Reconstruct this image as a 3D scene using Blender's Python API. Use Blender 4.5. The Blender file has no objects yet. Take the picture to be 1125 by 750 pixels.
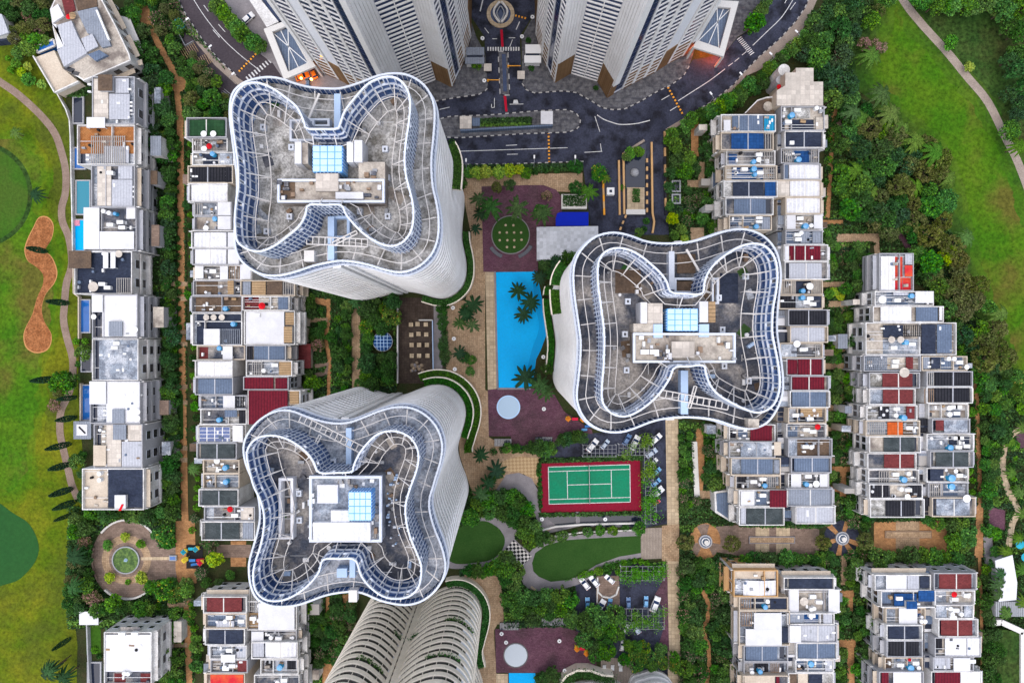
import bpy, math, random
import numpy as np
rnd = random.Random(11)
sc = bpy.context.scene
COL = sc.collection
H = 203.0
S = 304.05 / 1125.0
def W(px, py, z=0.0):
    """survey note (photo column, row) of a point standing at height z -> metres"""
    k = S * (H - z) / H
    return ((px - 562.5) * k, -(py - 375.0) * k, z)
def W2(px, py, z=0.0):
    return W(px, py, z)[:2]
def inv(x, y, z=0.0):
    k = S * (H - z) / H
    return (x / k + 562.5, 375.0 - y / k)

# ------------------------------------------------------------------ materials
MATS = {}
def mat(name, c1, c2=None, scale=0.5, contrast=0.25, fine=0.25, fscale=6.0, rough=0.85, spec=0.08, pattern=None, psize=1.0,
        pcol=None, island=0.0, objvar=0.0, bump=0.0, emit=None, estr=0.0, c3=None, s3=0.06, metal=0.0, rot=0.0, transl=0.0):
    m = bpy.data.materials.new(name); m.use_nodes = True
    nt = m.node_tree; N = nt.nodes; L = nt.links
    b = N['Principled BSDF']
    b.inputs['Roughness'].default_value = rough
    b.inputs['Specular IOR Level'].default_value = spec
    b.inputs['Metallic'].default_value = metal
    geo = N.new('ShaderNodeNewGeometry')
    def noise(s, d=4.0, off=0.0, r=0.55):
        n = N.new('ShaderNodeTexNoise'); n.inputs['Scale'].default_value = s; n.inputs['Detail'].default_value = d
        n.inputs['Roughness'].default_value = r
        if off:
            ad = N.new('ShaderNodeVectorMath'); ad.inputs[1].default_value = (off, off * 1.7, off * .3)
            L.new(geo.outputs['Position'], ad.inputs[0]); L.new(ad.outputs[0], n.inputs['Vector'])
        else:
            L.new(geo.outputs['Position'], n.inputs['Vector'])
        return n.outputs['Fac']
    def rng(f, a, c, lo=0.0, hi=1.0):
        r = N.new('ShaderNodeMapRange'); r.inputs['From Min'].default_value = a; r.inputs['From Max'].default_value = c
        r.inputs['To Min'].default_value = lo; r.inputs['To Max'].default_value = hi
        L.new(f, r.inputs['Value']); return r.outputs['Result']
    def mix(f, a, c, typ='MIX'):
        x = N.new('ShaderNodeMix'); x.data_type = 'RGBA'; x.blend_type = typ
        if isinstance(f, float): x.inputs['Factor'].default_value = f
        else: L.new(f, x.inputs['Factor'])
        for i, v in ((6, a), (7, c)):
            if isinstance(v, tuple): x.inputs[i].default_value = (*v, 1)
            else: L.new(v, x.inputs[i])
        return x.outputs[2]
    col = c1
    if c2 is not None:
        col = mix(rng(noise(scale), .5 - contrast, .5 + contrast), c1, c2)
    if c3 is not None:
        col = mix(rng(noise(s3, 5.0, 37.0), .47, .63), col, c3)
    if pattern:
        mp = N.new('ShaderNodeMapping'); L.new(geo.outputs['Position'], mp.inputs['Vector'])
        mp.inputs['Rotation'].default_value = (0, 0, rot)
        pc = pcol if pcol else tuple(v * .55 for v in c1)
        if pattern in ('brick', 'tile'):
            t = N.new('ShaderNodeTexBrick'); L.new(mp.outputs[0], t.inputs['Vector'])
            t.inputs['Scale'].default_value = 1.0
            t.inputs['Brick Width'].default_value = psize * (1.0 if pattern == 'tile' else 2.0); t.inputs['Row Height'].default_value = psize
            t.inputs['Mortar Size'].default_value = psize * .05; t.offset = 0.0 if pattern == 'tile' else .5
            t.inputs['Color1'].default_value = (1, 1, 1, 1); t.inputs['Color2'].default_value = (.72, .72, .72, 1)
            t.inputs['Mortar'].default_value = (*(min(1.0, p / max(q, .001)) for p, q in zip(pc, c1)), 1)
            t.inputs['Mortar Smooth'].default_value = .3
            col = mix(1.0, col, t.outputs['Color'], 'MULTIPLY')
        elif pattern == 'checker':
            t = N.new('ShaderNodeTexChecker'); t.inputs['Scale'].default_value = 1.0 / psize; L.new(mp.outputs[0], t.inputs['Vector'])
            L.new(t.outputs['Fac'], (x := N.new('ShaderNodeMath')).inputs[0]); x.operation = 'MULTIPLY'; x.inputs[1].default_value = 1.0
            col = mix(x.outputs[0], col, pc)
        else:
            t = N.new('ShaderNodeTexWave'); t.wave_type = 'BANDS'; t.bands_direction = 'X' if pattern == 'wavex' else 'Y'
            t.inputs['Scale'].default_value = .314 / psize; L.new(mp.outputs[0], t.inputs['Vector'])
            t.inputs['Distortion'].default_value = .15
            col = mix(rng(t.outputs['Fac'], .55, .95), col, pc)
    if fine:
        f = rng(noise(fscale, 5.0, 11.0, .7), .3, .7, 1.0 - fine, 1.0 + fine * .6)
        cb = N.new('ShaderNodeCombineColor'); [L.new(f, cb.inputs[i]) for i in range(3)]
        col = mix(1.0, col, cb.outputs[0], 'MULTIPLY')
    if island or objvar:
        hs = N.new('ShaderNodeHueSaturation')
        if isinstance(col, tuple): hs.inputs['Color'].default_value = (*col, 1)
        else: L.new(col, hs.inputs['Color'])
        if island: L.new(rng(geo.outputs['Random Per Island'], 0, 1, 1 - island, 1 + island), hs.inputs['Value'])
        if objvar:
            oi = N.new('ShaderNodeObjectInfo')
            L.new(rng(oi.outputs['Random'], 0, 1, .5 - .035 * objvar, .5 + .035 * objvar), hs.inputs['Hue'])
            sa = N.new('ShaderNodeMath'); sa.operation = 'FRACT'
            mu = N.new('ShaderNodeMath'); mu.operation = 'MULTIPLY'; mu.inputs[1].default_value = 7.31
            L.new(oi.outputs['Random'], mu.inputs[0]); L.new(mu.outputs[0], sa.inputs[0])
            L.new(rng(sa.outputs[0], 0, 1, 1 - .18 * objvar, 1 + .12 * objvar), hs.inputs['Saturation'])
        col = hs.outputs['Color']
    if isinstance(col, tuple): b.inputs['Base Color'].default_value = (*col, 1)
    else: L.new(col, b.inputs['Base Color'])
    if transl:
        tr = N.new('ShaderNodeBsdfTranslucent'); ms = N.new('ShaderNodeMixShader'); ms.inputs[0].default_value = transl
        if isinstance(col, tuple): tr.inputs[0].default_value = (*col, 1)
        else: L.new(col, tr.inputs[0])
        L.new(b.outputs[0], ms.inputs[1]); L.new(tr.outputs[0], ms.inputs[2]); L.new(ms.outputs[0], N['Material Output'].inputs['Surface'])
    if bump:
        bp = N.new('ShaderNodeBump'); bp.inputs['Strength'].default_value = bump; bp.inputs['Distance'].default_value = .2
        L.new(noise(fscale * .8, 4.0, 5.0), bp.inputs['Height']); L.new(bp.outputs[0], b.inputs['Normal'])
    if emit:
        b.inputs['Emission Color'].default_value = (*emit, 1); b.inputs['Emission Strength'].default_value = estr
    MATS[name] = m
    return m
M = MATS
mat('soil', (.028, .046, .013), (.048, .044, .020), .35, .2, .5, 3.0, bump=.5)
mat('rough_grass', (.070, .120, .003), (.140, .150, .007), .085, .13, .5, 1.1, c3=(.070, .092, .009), s3=.06, bump=.3)
mat('fairway', (.042, .128, .004), (.070, .145, .006), .085, .11, .55, 1.0, c3=(.100, .098, .016), s3=.05, bump=.5)
for q_ in (1, 2, 3):
    f_ = q_ / 4; mx_ = lambda a, b: tuple(x * (1 - f_) + y * f_ for x, y in zip(a, b))
    mat('fairway_edge_%d' % q_, mx_((.042, .128, .004), (.022, .060, .010)), mx_((.082, .150, .008), (.042, .080, .016)), .085, .14, .5, 1.0, bump=.5)
    mat('fairway_rough_%d' % q_, mx_((.042, .128, .004), (.070, .125, .003)), mx_((.082, .150, .008), (.150, .150, .006)), .085, .14, .5, 1.0, bump=.5)
mat('dark_grass', (.020, .056, .010), (.044, .084, .016), .12, .16, .8, 1.0, c3=(.055, .060, .018), s3=.06, bump=.3)  # darker, mottled green turf
mat('putting_green', (.030, .092, .008), (.044, .118, .010), .12, .2, .35, 1.2, c3=(.05, .10, .012), s3=.1)
mat('pond_green', (.010, .066, .014), (.018, .082, .016), .05, .3, .2, 1.0, rough=.6)
mat('lawn', (.022, .068, .012), (.036, .088, .018), .2, .3, .3, 3.0)
mat('sand', (.235, .085, .030), (.35, .14, .055), .6, .16, .6, 2.0, bump=.8)
mat('sand_edge', (.46, .22, .085), None, fine=.3)
mat('asphalt', (.032, .036, .058), (.056, .062, .094), .10, .16, .4, 2.0, rough=.75, c3=(.018, .019, .028), s3=.25)
mat('asphalt_warm', (.052, .043, .052), (.070, .058, .066), .12, .25, .25, 2.0)
mat('cobble', (.17, .17, .18), (.085, .085, .10), .8, .12, .3, 5.0, 'cob' and .8, pattern='brick', psize=.9)
mat('kerb_white', (.62, .60, .57), fine=.2)
mat('kerb_pale', (.40, .39, .38), fine=.3)
mat('kerb_dark', (.03, .03, .04), fine=.2)
mat('paint_white', (.62, .62, .62), fine=.45, fscale=3)
mat('paint_orange', (.75, .33, .04), fine=.3)
mat('paint_red', (.42, .01, .03), fine=.25)
mat('brick_orange', (.52, .275, .12), (.38, .19, .085), .7, .2, .35, 4.0, pattern='brick', psize=.45)
mat('stone_tan', (.50, .36, .23), (.38, .25, .15), .35, .2, .4, 3.0, pattern='tile', psize=.6)
mat('stone_cream', (.60, .48, .33), (.50, .38, .25), .4, .25, .25, 4.0, pattern='tile', psize=1.1)
mat('stone_brown', (.21, .15, .12), (.29, .21, .165), .3, .2, .35, 4.0, pattern='brick', psize=.6)
mat('stone_checker', (.50, .36, .20), None, fine=.25, pattern='checker', psize=.75, pcol=(.36, .24, .13), rot=.75)
mat('stone_grey', (.27, .25, .26), (.21, .195, .205), .5, .2, .3, 5.0)
mat('cart_path', (.20, .14, .11), (.27, .20, .16), .4, .2, .35, 4.0)
mat('cart_path_grey', (.34, .28, .235), (.26, .21, .18), .4, .2, .35, 4.0)
mat('purple_paving', (.130, .055, .085), (.175, .085, .115), .35, .2, .45, 3.0, pattern='brick', psize=.4, c3=(.11, .06, .075), s3=.12)
mat('deck_dark', (.05, .036, .030), (.10, .075, .06), .3, .2, .4, 3.0, pattern='tile', psize=.8)
mat('court_red', (.235, .008, .028), (.20, .014, .03), .4, .2, .25, 2.0)
mat('court_green', (.010, .225, .115), (.018, .19, .10), .35, .2, .2, 2.0)
mat('pool', (.0, .40, .82), (.0, .34, .74), .15, .3, .10, 1.5, rough=.25, spec=.05, bump=.15)
mat('pool_deep_reflection', (.0, .28, .62), fine=.08, rough=.25, spec=.05, bump=.15)  # darker water tone, tower reflection and depth mixed into the colour
mat('pool_blue', (.015, .12, .40), (.01, .085, .30), .4, .2, .1, rough=.08, spec=.5)
mat('pool_dark', (.012, .017, .035), fine=.2, rough=.08, spec=.5)
mat('pool_teal', (.006, .19, .27), fine=.1, rough=.08, spec=.5)
mat('lily', (.05, .10, .03), (.12, .20, .05), 1.2, .1, .5, 4.0, rough=.3)
# buildings
mat('wall_white', (.74, .73, .72), (.50, .48, .46), .30, .16, .3, 2.5)
mat('wall_cream', (.60, .52, .42), (.46, .38, .30), .3, .25, .2, 2.5)
mat('wall_grey', (.40, .40, .42), (.33, .33, .35), .3, .25, .2, 2.5)
mat('wall_orange', (.60, .36, .16), (.52, .32, .16), .3, .2, .2)
mat('tower_white', (.84, .83, .82), (.72, .70, .68), .12, .22, .12, 2.0)
mat('tower_cream', (.93, .84, .71), (.85, .76, .63), .12, .22, .14, 2.0)
mat('tower_shaft', (.80, .81, .85), (.71, .72, .76), .1, .25, .12, 2.0)
mat('base_brown', (.30, .18, .09), (.23, .13, .065), .4, .25, .3, pattern='brick', psize=.6)
mat('fin_white', (.66, .70, .77), (.56, .60, .67), .5, .2, .15)
mat('strut_cream', (.68, .65, .62), fine=.15)
mat('rail_blue', (.42, .55, .74), fine=.1)
mat('glass_blue', (.018, .060, .20), (.035, .105, .28), .5, .2, .15, rough=.18, spec=.25)
mat('glass_navy', (.010, .024, .075), (.020, .042, .11), .5, .2, .2, rough=.12, spec=.3)
mat('glass_dark', (.016, .017, .022), (.05, .045, .045), .6, .15, .2, rough=.15, spec=.5)
mat('glass_sky', (.15, .30, .42), fine=.1, rough=.1, spec=.6)
mat('tank_blue', (.10, .34, .78), (.16, .45, .85), .4, .25, .1, rough=.35)
mat('tank_top', (.42, .62, .88), (.52, .70, .92), .5, .25, .1, rough=.4)
mat('tank_white', (.66, .66, .68), (.56, .56, .58), .4, .2, .15, rough=.4)
mat('tank_cyan', (.03, .34, .62), fine=.1, rough=.35)
mat('screed', (.57, .56, .54), (.35, .345, .335), .50, .10, .65, 2.4, c3=(.19, .18, .16), s3=.34)
mat('screed_cool', (.30, .34, .40), (.17, .19, .23), .45, .10, .6, 2.4, c3=(.48, .50, .54), s3=.3)
mat('screed_dark', (.060, .070, .095), (.13, .13, .145), .4, .10, .55, 2.4, c3=(.38, .35, .32), s3=.16)
mat('screed_pale', (.54, .49, .42), (.40, .35, .30), .25, .2, .35, 2.0, c3=(.20, .17, .15), s3=.2)
mat('screed_brown', (.155, .105, .07), (.09, .065, .05), .3, .2, .4, 2.0)
# house roofs
mat('roof_white', (.72, .72, .74), (.54, .54, .57), .3, .2, .2, 2.0, pattern='wavex', psize=1.1, pcol=(.70, .70, .72), rough=.5)
mat('roof_cream', (.64, .58, .51), (.55, .49, .43), .3, .25, .15, 2.0, pattern='tile', psize=1.3, pcol=(.48, .43, .38))
mat('roof_light', (.47, .48, .52), (.38, .39, .43), .25, .25, .2, 2.0, pattern='wavex', psize=.8, pcol=(.36, .37, .41))
mat('roof_grey', (.27, .295, .345), (.20, .225, .27), .22, .22, .25, 2.0, pattern='wavex', psize=.7, pcol=(.19, .21, .25))
mat('roof_steel', (.145, .19, .27), (.10, .135, .20), .22, .22, .25, 2.0, pattern='wavex', psize=.7, pcol=(.10, .13, .19))
mat('roof_navy', (.026, .034, .060), (.045, .056, .088), .25, .22, .3, 2.0, pattern='brick', psize=.35)
mat('roof_black', (.020, .021, .028), (.035, .035, .042), .3, .25, .3, 2.0, pattern='wavex', psize=.8)
mat('roof_slate', (.045, .058, .062), (.085, .10, .105), .35, .2, .3, 3.0, pattern='brick', psize=.45, rot=.4)
mat('roof_blue', (.022, .090, .27), (.014, .060, .19), .3, .25, .2, 2.0, pattern='tile', psize=.9)
mat('roof_cyan', (.02, .26, .46), fine=.2, pattern='wavex', psize=.7)
mat('roof_maroon', (.165, .014, .026), (.115, .012, .022), .3, .25, .3, 2.0, pattern='wavex', psize=.8, pcol=(.09, .010, .02))
mat('roof_brick', (.20, .045, .045), (.15, .035, .038), .35, .25, .3, 2.0, pattern='brick', psize=.4)
mat('roof_red', (.52, .022, .035), (.58, .10, .04), .35, .16, .2, 2.0)
mat('roof_orange', (.60, .115, .025), fine=.25, pattern='tile', psize=.8)
mat('roof_green', (.018, .060, .026), (.03, .085, .035), .4, .25, .25, pattern='tile', psize=.9)
mat('roof_tan', (.42, .29, .165), (.34, .22, .12), .35, .25, .25, 2.0, pattern='wavey', psize=.7)
mat('tile_orange', (.46, .205, .075), (.36, .135, .045), .5, .2, .3, pattern='tile', psize=.55, rot=.785)
mat('solar', (.014, .06, .22), fine=.15, rough=.15, spec=.6)
mat('slats', (.35, .33, .31), fine=.2)
mat('wood', (.22, .15, .10), (.30, .21, .15), .6, .2, .25)
mat('metal_grey', (.30, .31, .33), fine=.15, rough=.5)
mat('ac_white', (.74, .74, .74), fine=.1)
mat('red_cloth', (.60, .012, .02), fine=.1)
mat('pink_cloth', (.62, .26, .34), fine=.1)
mat('cobalt', (.0, .016, .40), (.0, .012, .32), .3, .3, .05, rough=.5)
mat('turquoise', (.03, .34, .46), fine=.2)
mat('play_orange', (.80, .25, .03), fine=.05); mat('play_green', (.12, .45, .05), fine=.05); mat('play_blue', (.05, .18, .45), fine=.05)
mat('play_red', (.62, .02, .06), fine=.05); mat('play_yellow', (.75, .55, .05), fine=.05); mat('rubber', (.02, .02, .022), fine=.2)
mat('car_white', (.75, .75, .76), fine=.03, rough=.25, spec=.5); mat('car_blue', (.06, .14, .30), fine=.03, rough=.25, spec=.5)
mat('car_pale', (.42, .50, .60), fine=.03, rough=.25, spec=.5); mat('car_red', (.55, .04, .06), fine=.03, rough=.25, spec=.5)
mat('car_sky', (.12, .34, .60), fine=.03, rough=.25, spec=.5)
mat('tyre', (.015, .015, .016), fine=0.0)
mat('lamp_glow', (.9, .5, .15), fine=0.0, emit=(1.0, .35, .06), estr=14.0)
mat('rock', (.34, .26, .18), (.22, .17, .12), .8, .2, .4)
# foliage
def leafm(n, c, c2, v=.6): mat(n, c, c2, .5, .25, .2, 2.0, rough=.6, spec=.10, island=v, objvar=.7, transl=.22)
leafm('leaf_dark', (.027, .084, .019), (.048, .118, .025))
leafm('leaf_mid', (0.043, 0.136, 0.020), (0.068, 0.183, 0.028))
leafm('leaf_bright', (0.096, 0.256, 0.019), (0.147, 0.318, 0.028))
leafm('leaf_lime', (0.287, 0.449, 0.016), (0.403, 0.512, 0.028), .35)
leafm('leaf_olive', (.085, .125, .020), (.130, .150, .034))
leafm('leaf_bronze', (.100, .125, .034), (.145, .140, .050))
leafm('leaf_blue', (.024, .078, .030), (.046, .110, .040))
leafm('leaf_palm', (.030, .090, .022), (.062, .135, .034))
leafm('leaf_palm_light', (.060, .150, .016), (.105, .190, .026))
leafm('leaf_cypress', (0.016, 0.053, 0.022), (0.028, 0.078, 0.028), .3)
leafm('hedge_green', (0.031, 0.124, 0.016), (0.062, 0.186, 0.022))
leafm('petal_pink', (.46, .22, .22), (.34, .20, .16), .3)
leafm('petal_yellow', (.55, .42, .05), (.42, .38, .06), .3)
mat('bark', (.09, .065, .045), (.14, .10, .07), 1.0, .2, .3)

# ------------------------------------------------------------------ mesh building
class MB:
    def __init__(s): s.v = []; s.f = []; s.m = []
    def face(s, pts, m=0):
        i = len(s.v); s.v.extend(pts); s.f.append(tuple(range(i, i + len(pts)))); s.m.append(m); return s
    def prism(s, poly, z0, z1, m=0, mt=None, bottom=True):
        a = sum(poly[i - 1][0] * poly[i][1] - poly[i][0] * poly[i - 1][1] for i in range(len(poly)))
        if a < 0: poly = poly[::-1]
        n = len(poly); i = len(s.v)
        s.v += [(p[0], p[1], z0) for p in poly] + [(p[0], p[1], z1) for p in poly]
        if bottom: s.f.append(tuple(i + n - 1 - k for k in range(n))); s.m.append(m)
        s.f.append(tuple(i + n + k for k in range(n))); s.m.append(m if mt is None else mt)
        for k in range(n):
            q = (k + 1) % n
            s.f.append((i + k, i + q, i + n + q, i + n + k)); s.m.append(m)
        return s
    def box(s, x0, x1, y0, y1, z0, z1, m=0, mt=None):
        if x0 > x1: x0, x1 = x1, x0
        if y0 > y1: y0, y1 = y1, y0
        return s.prism([(x0, y0), (x1, y0), (x1, y1), (x0, y1)], z0, z1, m, mt)
    def obox(s, c, ax, lx, ly, z0, z1, m=0):
        """box centred at c=(x,y), turned by ax radians"""
        ca, sa = math.cos(ax), math.sin(ax)
        return s.prism([(c[0] + u * ca - w * sa, c[1] + u * sa + w * ca) for u, w in ((-lx / 2, -ly / 2), (lx / 2, -ly / 2), (lx / 2, ly / 2), (-lx / 2, ly / 2))], z0, z1, m)
    def cyl(s, x, y, r, z0, z1, n=12, m=0, r1=None, mt=None):
        r1 = r if r1 is None else r1
        i = len(s.v)
        for rr, z in ((r, z0), (r1, z1)):
            s.v += [(x + rr * math.cos(2 * math.pi * k / n), y + rr * math.sin(2 * math.pi * k / n), z) for k in range(n)]
        for k in range(n):
            q = (k + 1) % n
            s.f.append((i + k, i + q, i + n + q, i + n + k)); s.m.append(m)
        s.f.append(tuple(i + n + k for k in range(n))); s.m.append(m if mt is None else mt)
        s.f.append(tuple(i + n - 1 - k for k in range(n))); s.m.append(m)
        return s
    def bar(s, p, q, w, h, m=0):
        """square bar p->q, w wide, h deep"""
        p = np.array(p, float); q = np.array(q, float); d = q - p; L = np.linalg.norm(d)
        if L < 1e-6: return s
        d /= L; up = np.array((0, 0, 1.0)) if abs(d[2]) < .95 else np.array((1.0, 0, 0))
        a = np.cross(d, up); a /= np.linalg.norm(a); b = np.cross(a, d)
        c = [tuple(e + a * sx * w / 2 + b * sy * h / 2) for e in (p, q) for sx, sy in ((-1, -1), (1, -1), (1, 1), (-1, 1))]
        i = len(s.v); s.v += c
        for f in ((0, 1, 2, 3), (7, 6, 5, 4), (0, 4, 5, 1), (1, 5, 6, 2), (2, 6, 7, 3), (3, 7, 4, 0)):
            s.f.append(tuple(i + k for k in f)); s.m.append(m)
        return s
    def dome(s, x, y, z, r, hz, n=12, k=4, m=0, low=0.0):
        rows = []
        for j in range(k):
            t = low + (math.pi / 2 - low) * j / k
            i = len(s.v); rows.append(i)
            s.v += [(x + r * math.cos(t) * math.cos(2 * math.pi * a / n), y + r * math.cos(t) * math.sin(2 * math.pi * a / n), z + hz * math.sin(t)) for a in range(n)]
        top = len(s.v); s.v.append((x, y, z + hz))
        for j in range(k):
            for a in range(n):
                q = (a + 1) % n
                if j + 1 < k: s.f.append((rows[j] + a, rows[j] + q, rows[j + 1] + q, rows[j + 1] + a))
                else: s.f.append((rows[j] + a, rows[j] + q, top))
                s.m.append(m)
        return s
    def ring(s, P, Q, m=0, closed=True, close_from=0):
        """faces between two equal-length 3-D loops"""
        i = len(s.v); n = len(P); s.v += list(P) + list(Q)
        for k in range(n if closed else n - 1):
            q = (k + 1) % n
            s.f.append((i + k, i + q, i + n + q, i + n + k)); s.m.append(m if not callable(m) else m(k))
        return s
    def add(s, o):
        i = len(s.v); s.v += o.v; s.f += [tuple(i + k for k in f) for f in o.f]; s.m += o.m; return s
    def build(s, name, mats, parent=None, loc=None, smooth=False):
        me = bpy.data.meshes.new(name)
        vs = s.v if loc is None else [(a - loc[0], b - loc[1], c - loc[2]) for a, b, c in s.v]
        me.from_pydata(vs, [], s.f)
        if isinstance(mats, str): mats = [mats]
        for k in mats: me.materials.append(M[k])
        me.polygons.foreach_set('material_index', s.m)
        if smooth: me.polygons.foreach_set('use_smooth', [True] * len(s.f))
        me.update()
        return link(name, me, parent, loc)
WT = {}
from mathutils import Matrix
def link(name, me, parent=None, loc=None):
    o = bpy.data.objects.new(name, me); COL.objects.link(o)
    if loc is not None: o.location = loc
    if parent is not None:
        o.parent = parent
        w = WT.get(parent.name, (0, 0, 0))
        o.matrix_parent_inverse = Matrix.Translation((-w[0], -w[1], -w[2]))
    WT[o.name] = tuple(loc) if loc is not None else (0, 0, 0)
    return o
USED = {}
ORD = 'first second third fourth fifth sixth seventh eighth ninth tenth eleventh twelfth thirteenth fourteenth fifteenth sixteenth seventeenth eighteenth nineteenth twentieth twenty-first twenty-second twenty-third twenty-fourth twenty-fifth twenty-sixth twenty-seventh twenty-eighth twenty-ninth thirtieth thirty-first thirty-second thirty-third thirty-fourth thirty-fifth thirty-sixth'.split()
def tag(o, label, cat, group=None, kind=None):
    if label: o['label'] = label
    if cat: o['category'] = cat
    if group: o['group'] = group
    if kind: o['kind'] = kind
    return o
def empty(name, loc, label=None, cat=None, group=None):
    o = bpy.data.objects.new(name, None); COL.objects.link(o); o.location = loc; o.empty_display_size = .5; WT[o.name] = tuple(loc)
    return tag(o, label, cat, group)
def P2(pts, z=0.0): return [W2(a, b, z) for a, b in pts]
def PR(x0, y0, x1, y1, z=0.0): return P2([(x0, y0), (x1, y0), (x1, y1), (x0, y1)], z)
def smooth_loop(pts, n, closed=True):
    """Catmull-Rom through pts, n points evenly spaced"""
    P = np.array(pts, float); k = len(P); out = []
    rg = range(k) if closed else range(k - 1)
    for i in rg:
        g = (lambda j: P[j % k]) if closed else (lambda j: P[min(max(j, 0), k - 1)])
        p0, p1, p2, p3 = g(i - 1), g(i), g(i + 1), g(i + 2)
        for t in np.linspace(0, 1, 12, endpoint=False):
            out.append(.5 * ((2 * p1) + (-p0 + p2) * t + (2 * p0 - 5 * p1 + 4 * p2 - p3) * t * t + (-p0 + 3 * p1 - 3 * p2 + p3) * t ** 3))
    if not closed: out.append(P[-1])
    return resample(out, n, closed)
def resample(pts, n, closed=True):
    P = np.array(pts, float)
    if closed: P = np.vstack([P, P[:1]])
    d = np.r_[0, np.cumsum(np.linalg.norm(np.diff(P, axis=0), axis=1))]
    t = np.linspace(0, d[-1], n, endpoint=not closed)
    return np.stack([np.interp(t, d, P[:, i]) for i in range(P.shape[1])], 1)
def normals(P, closed=True):
    if closed: T = np.roll(P, -1, 0) - np.roll(P, 1, 0)
    else: T = np.gradient(P, axis=0)
    T = T / (np.linalg.norm(T, axis=1, keepdims=True) + 1e-9)
    return np.stack([T[:, 1], -T[:, 0]], 1)       # outward when counter-clockwise
def ccw(P):
    a = np.sum(P[:, 0] * np.roll(P[:, 1], -1) - np.roll(P[:, 0], -1) * P[:, 1])
    return P if a > 0 else P[::-1]
def off(P, d, closed=True): return P + normals(P, closed) * d
def at(P, z): return [(float(a), float(b), z) for a, b in P]
def strip_poly(line, w, n=None):
    L = np.array(line, float)
    if n: L = smooth_loop(L, n, False)
    N = normals(L, False)
    return [tuple(p) for p in L + N * w / 2] + [tuple(p) for p in (L - N * w / 2)[::-1]]
def inside(poly, x, y):
    c = False; j = len(poly) - 1
    for i in range(len(poly)):
        a, b = poly[i], poly[j]
        if (a[1] > y) != (b[1] > y) and x < (b[0] - a[0]) * (y - a[1]) / (b[1] - a[1]) + a[0]: c = not c
        j = i
    return c
SHEETS = []
def meets(A, B):
    if any(inside(B, *p) for p in A) or any(inside(A, *p) for p in B): return True
    for i in range(len(A)):
        p, q = A[i - 1], A[i]
        for j in range(len(B)):
            r, t = B[j - 1], B[j]
            d = lambda a, b, c: (b[0] - a[0]) * (c[1] - a[1]) - (b[1] - a[1]) * (c[0] - a[0])
            if d(p, q, r) * d(p, q, t) < 0 and d(r, t, p) * d(r, t, q) < 0: return True
    return False
def sheet(name, poly, layer, m, px=True, kind='structure', label=None, cat=None):
    """flat ground sheet, each layer 4 mm above the one below"""
    mb = MB(); pts = P2(poly) if px else poly
    a = sum(pts[i - 1][0] * pts[i][1] - pts[i][0] * pts[i - 1][1] for i in range(len(pts)))
    if a < 0: pts = pts[::-1]
    import mathutils
    tr = mathutils.geometry.tessellate_polygon([[mathutils.Vector((p[0], p[1], 0)) for p in pts]])
    z = layer * .02
    bb = (min(p[0] for p in pts), max(p[0] for p in pts), min(p[1] for p in pts), max(p[1] for p in pts))
    while any(abs(z - qz) < .0039 and bb[0] < qb[1] and qb[0] < bb[1] and bb[2] < qb[3] and qb[2] < bb[3] and meets(pts, qp) for qz, qb, qp in SHEETS): z += .004
    SHEETS.append((z, bb, pts))
    mb.v = [(p[0], p[1], z) for p in pts]
    for t in tr:
        A, B, C = (pts[k] for k in t)
        if (B[0] - A[0]) * (C[1] - A[1]) - (B[1] - A[1]) * (C[0] - A[0]) < 0: t = t[::-1]
        mb.f.append(tuple(t)); mb.m.append(0)
    o = mb.build(name, m)
    return tag(o, label, cat, None, kind)
# ------------------------------------------------------------------ ground, roads, paths, courts
g = MB(); g.face([(-900, -900, -.02), (900, -900, -.02), (900, 900, -.02), (-900, 900, -.02)])
tag(g.build('ground', 'soil'), None, None, None, 'structure')
def circ(cx, cy, r, n=40, ry=None): return [(cx + r * math.cos(2 * math.pi * i / n), cy + (ry or r) * math.sin(2 * math.pi * i / n)) for i in range(n)]
def sm(p, n=60): return [tuple(q) for q in smooth_loop(p, n)]
def line(name, pts, w, layer, m, n=None, kind='structure'):
    """a strip w pixels wide along pts"""
    return sheet(name, strip_poly(pts, w, n), layer, m, kind=kind)
def soft_sheet(name, fam, poly, layer, m, step):
    P = ccw(np.array(P2(poly))); jr = np.random.RandomState(len(name))
    for i, mm in enumerate([fam + '3', fam + '2', fam + '1', m]):
        Q = resample(off(P, step * (2.2 - i)), 340); j = jr.randn(340, 2); j = (j + np.roll(j, 1, 0) + np.roll(j, 2, 0)) / 1.7
        sheet(name, [tuple(p) for p in Q + j * .55], layer + i * .2, mm, px=False)
sheet('fairway_rough', sm([(-300, -200), (40, -200), (30, 20), (40, 60), (70, 105), (80, 150), (84, 240), (88, 330), (86, 430), (92, 520), (86, 580), (70, 640), (84, 690), (84, 760), (80, 1000), (-300, 1000)], 120), 1, 'rough_grass')
soft_sheet('fairway', 'fairway_rough_', sm([(-300, 120), (-10, 150), (26, 150), (48, 190), (40, 232), (60, 260), (62, 330), (46, 400), (40, 470), (18, 540), (-50, 540), (-300, 560)], 160), 2, 'fairway', 1.3)
sheet('green_collar', [*circ(-22, 214, 58)], 2.5, 'dark_grass')
sheet('putting_green', circ(-22, 214, 53), 3, 'putting_green')
sheet('practice_green', sm([(-60, 540), (-10, 548), (14, 563), (32, 575), (42, 595), (41, 612), (28, 630), (8, 641), (-60, 650)], 60), 3, 'pond_green')
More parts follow.
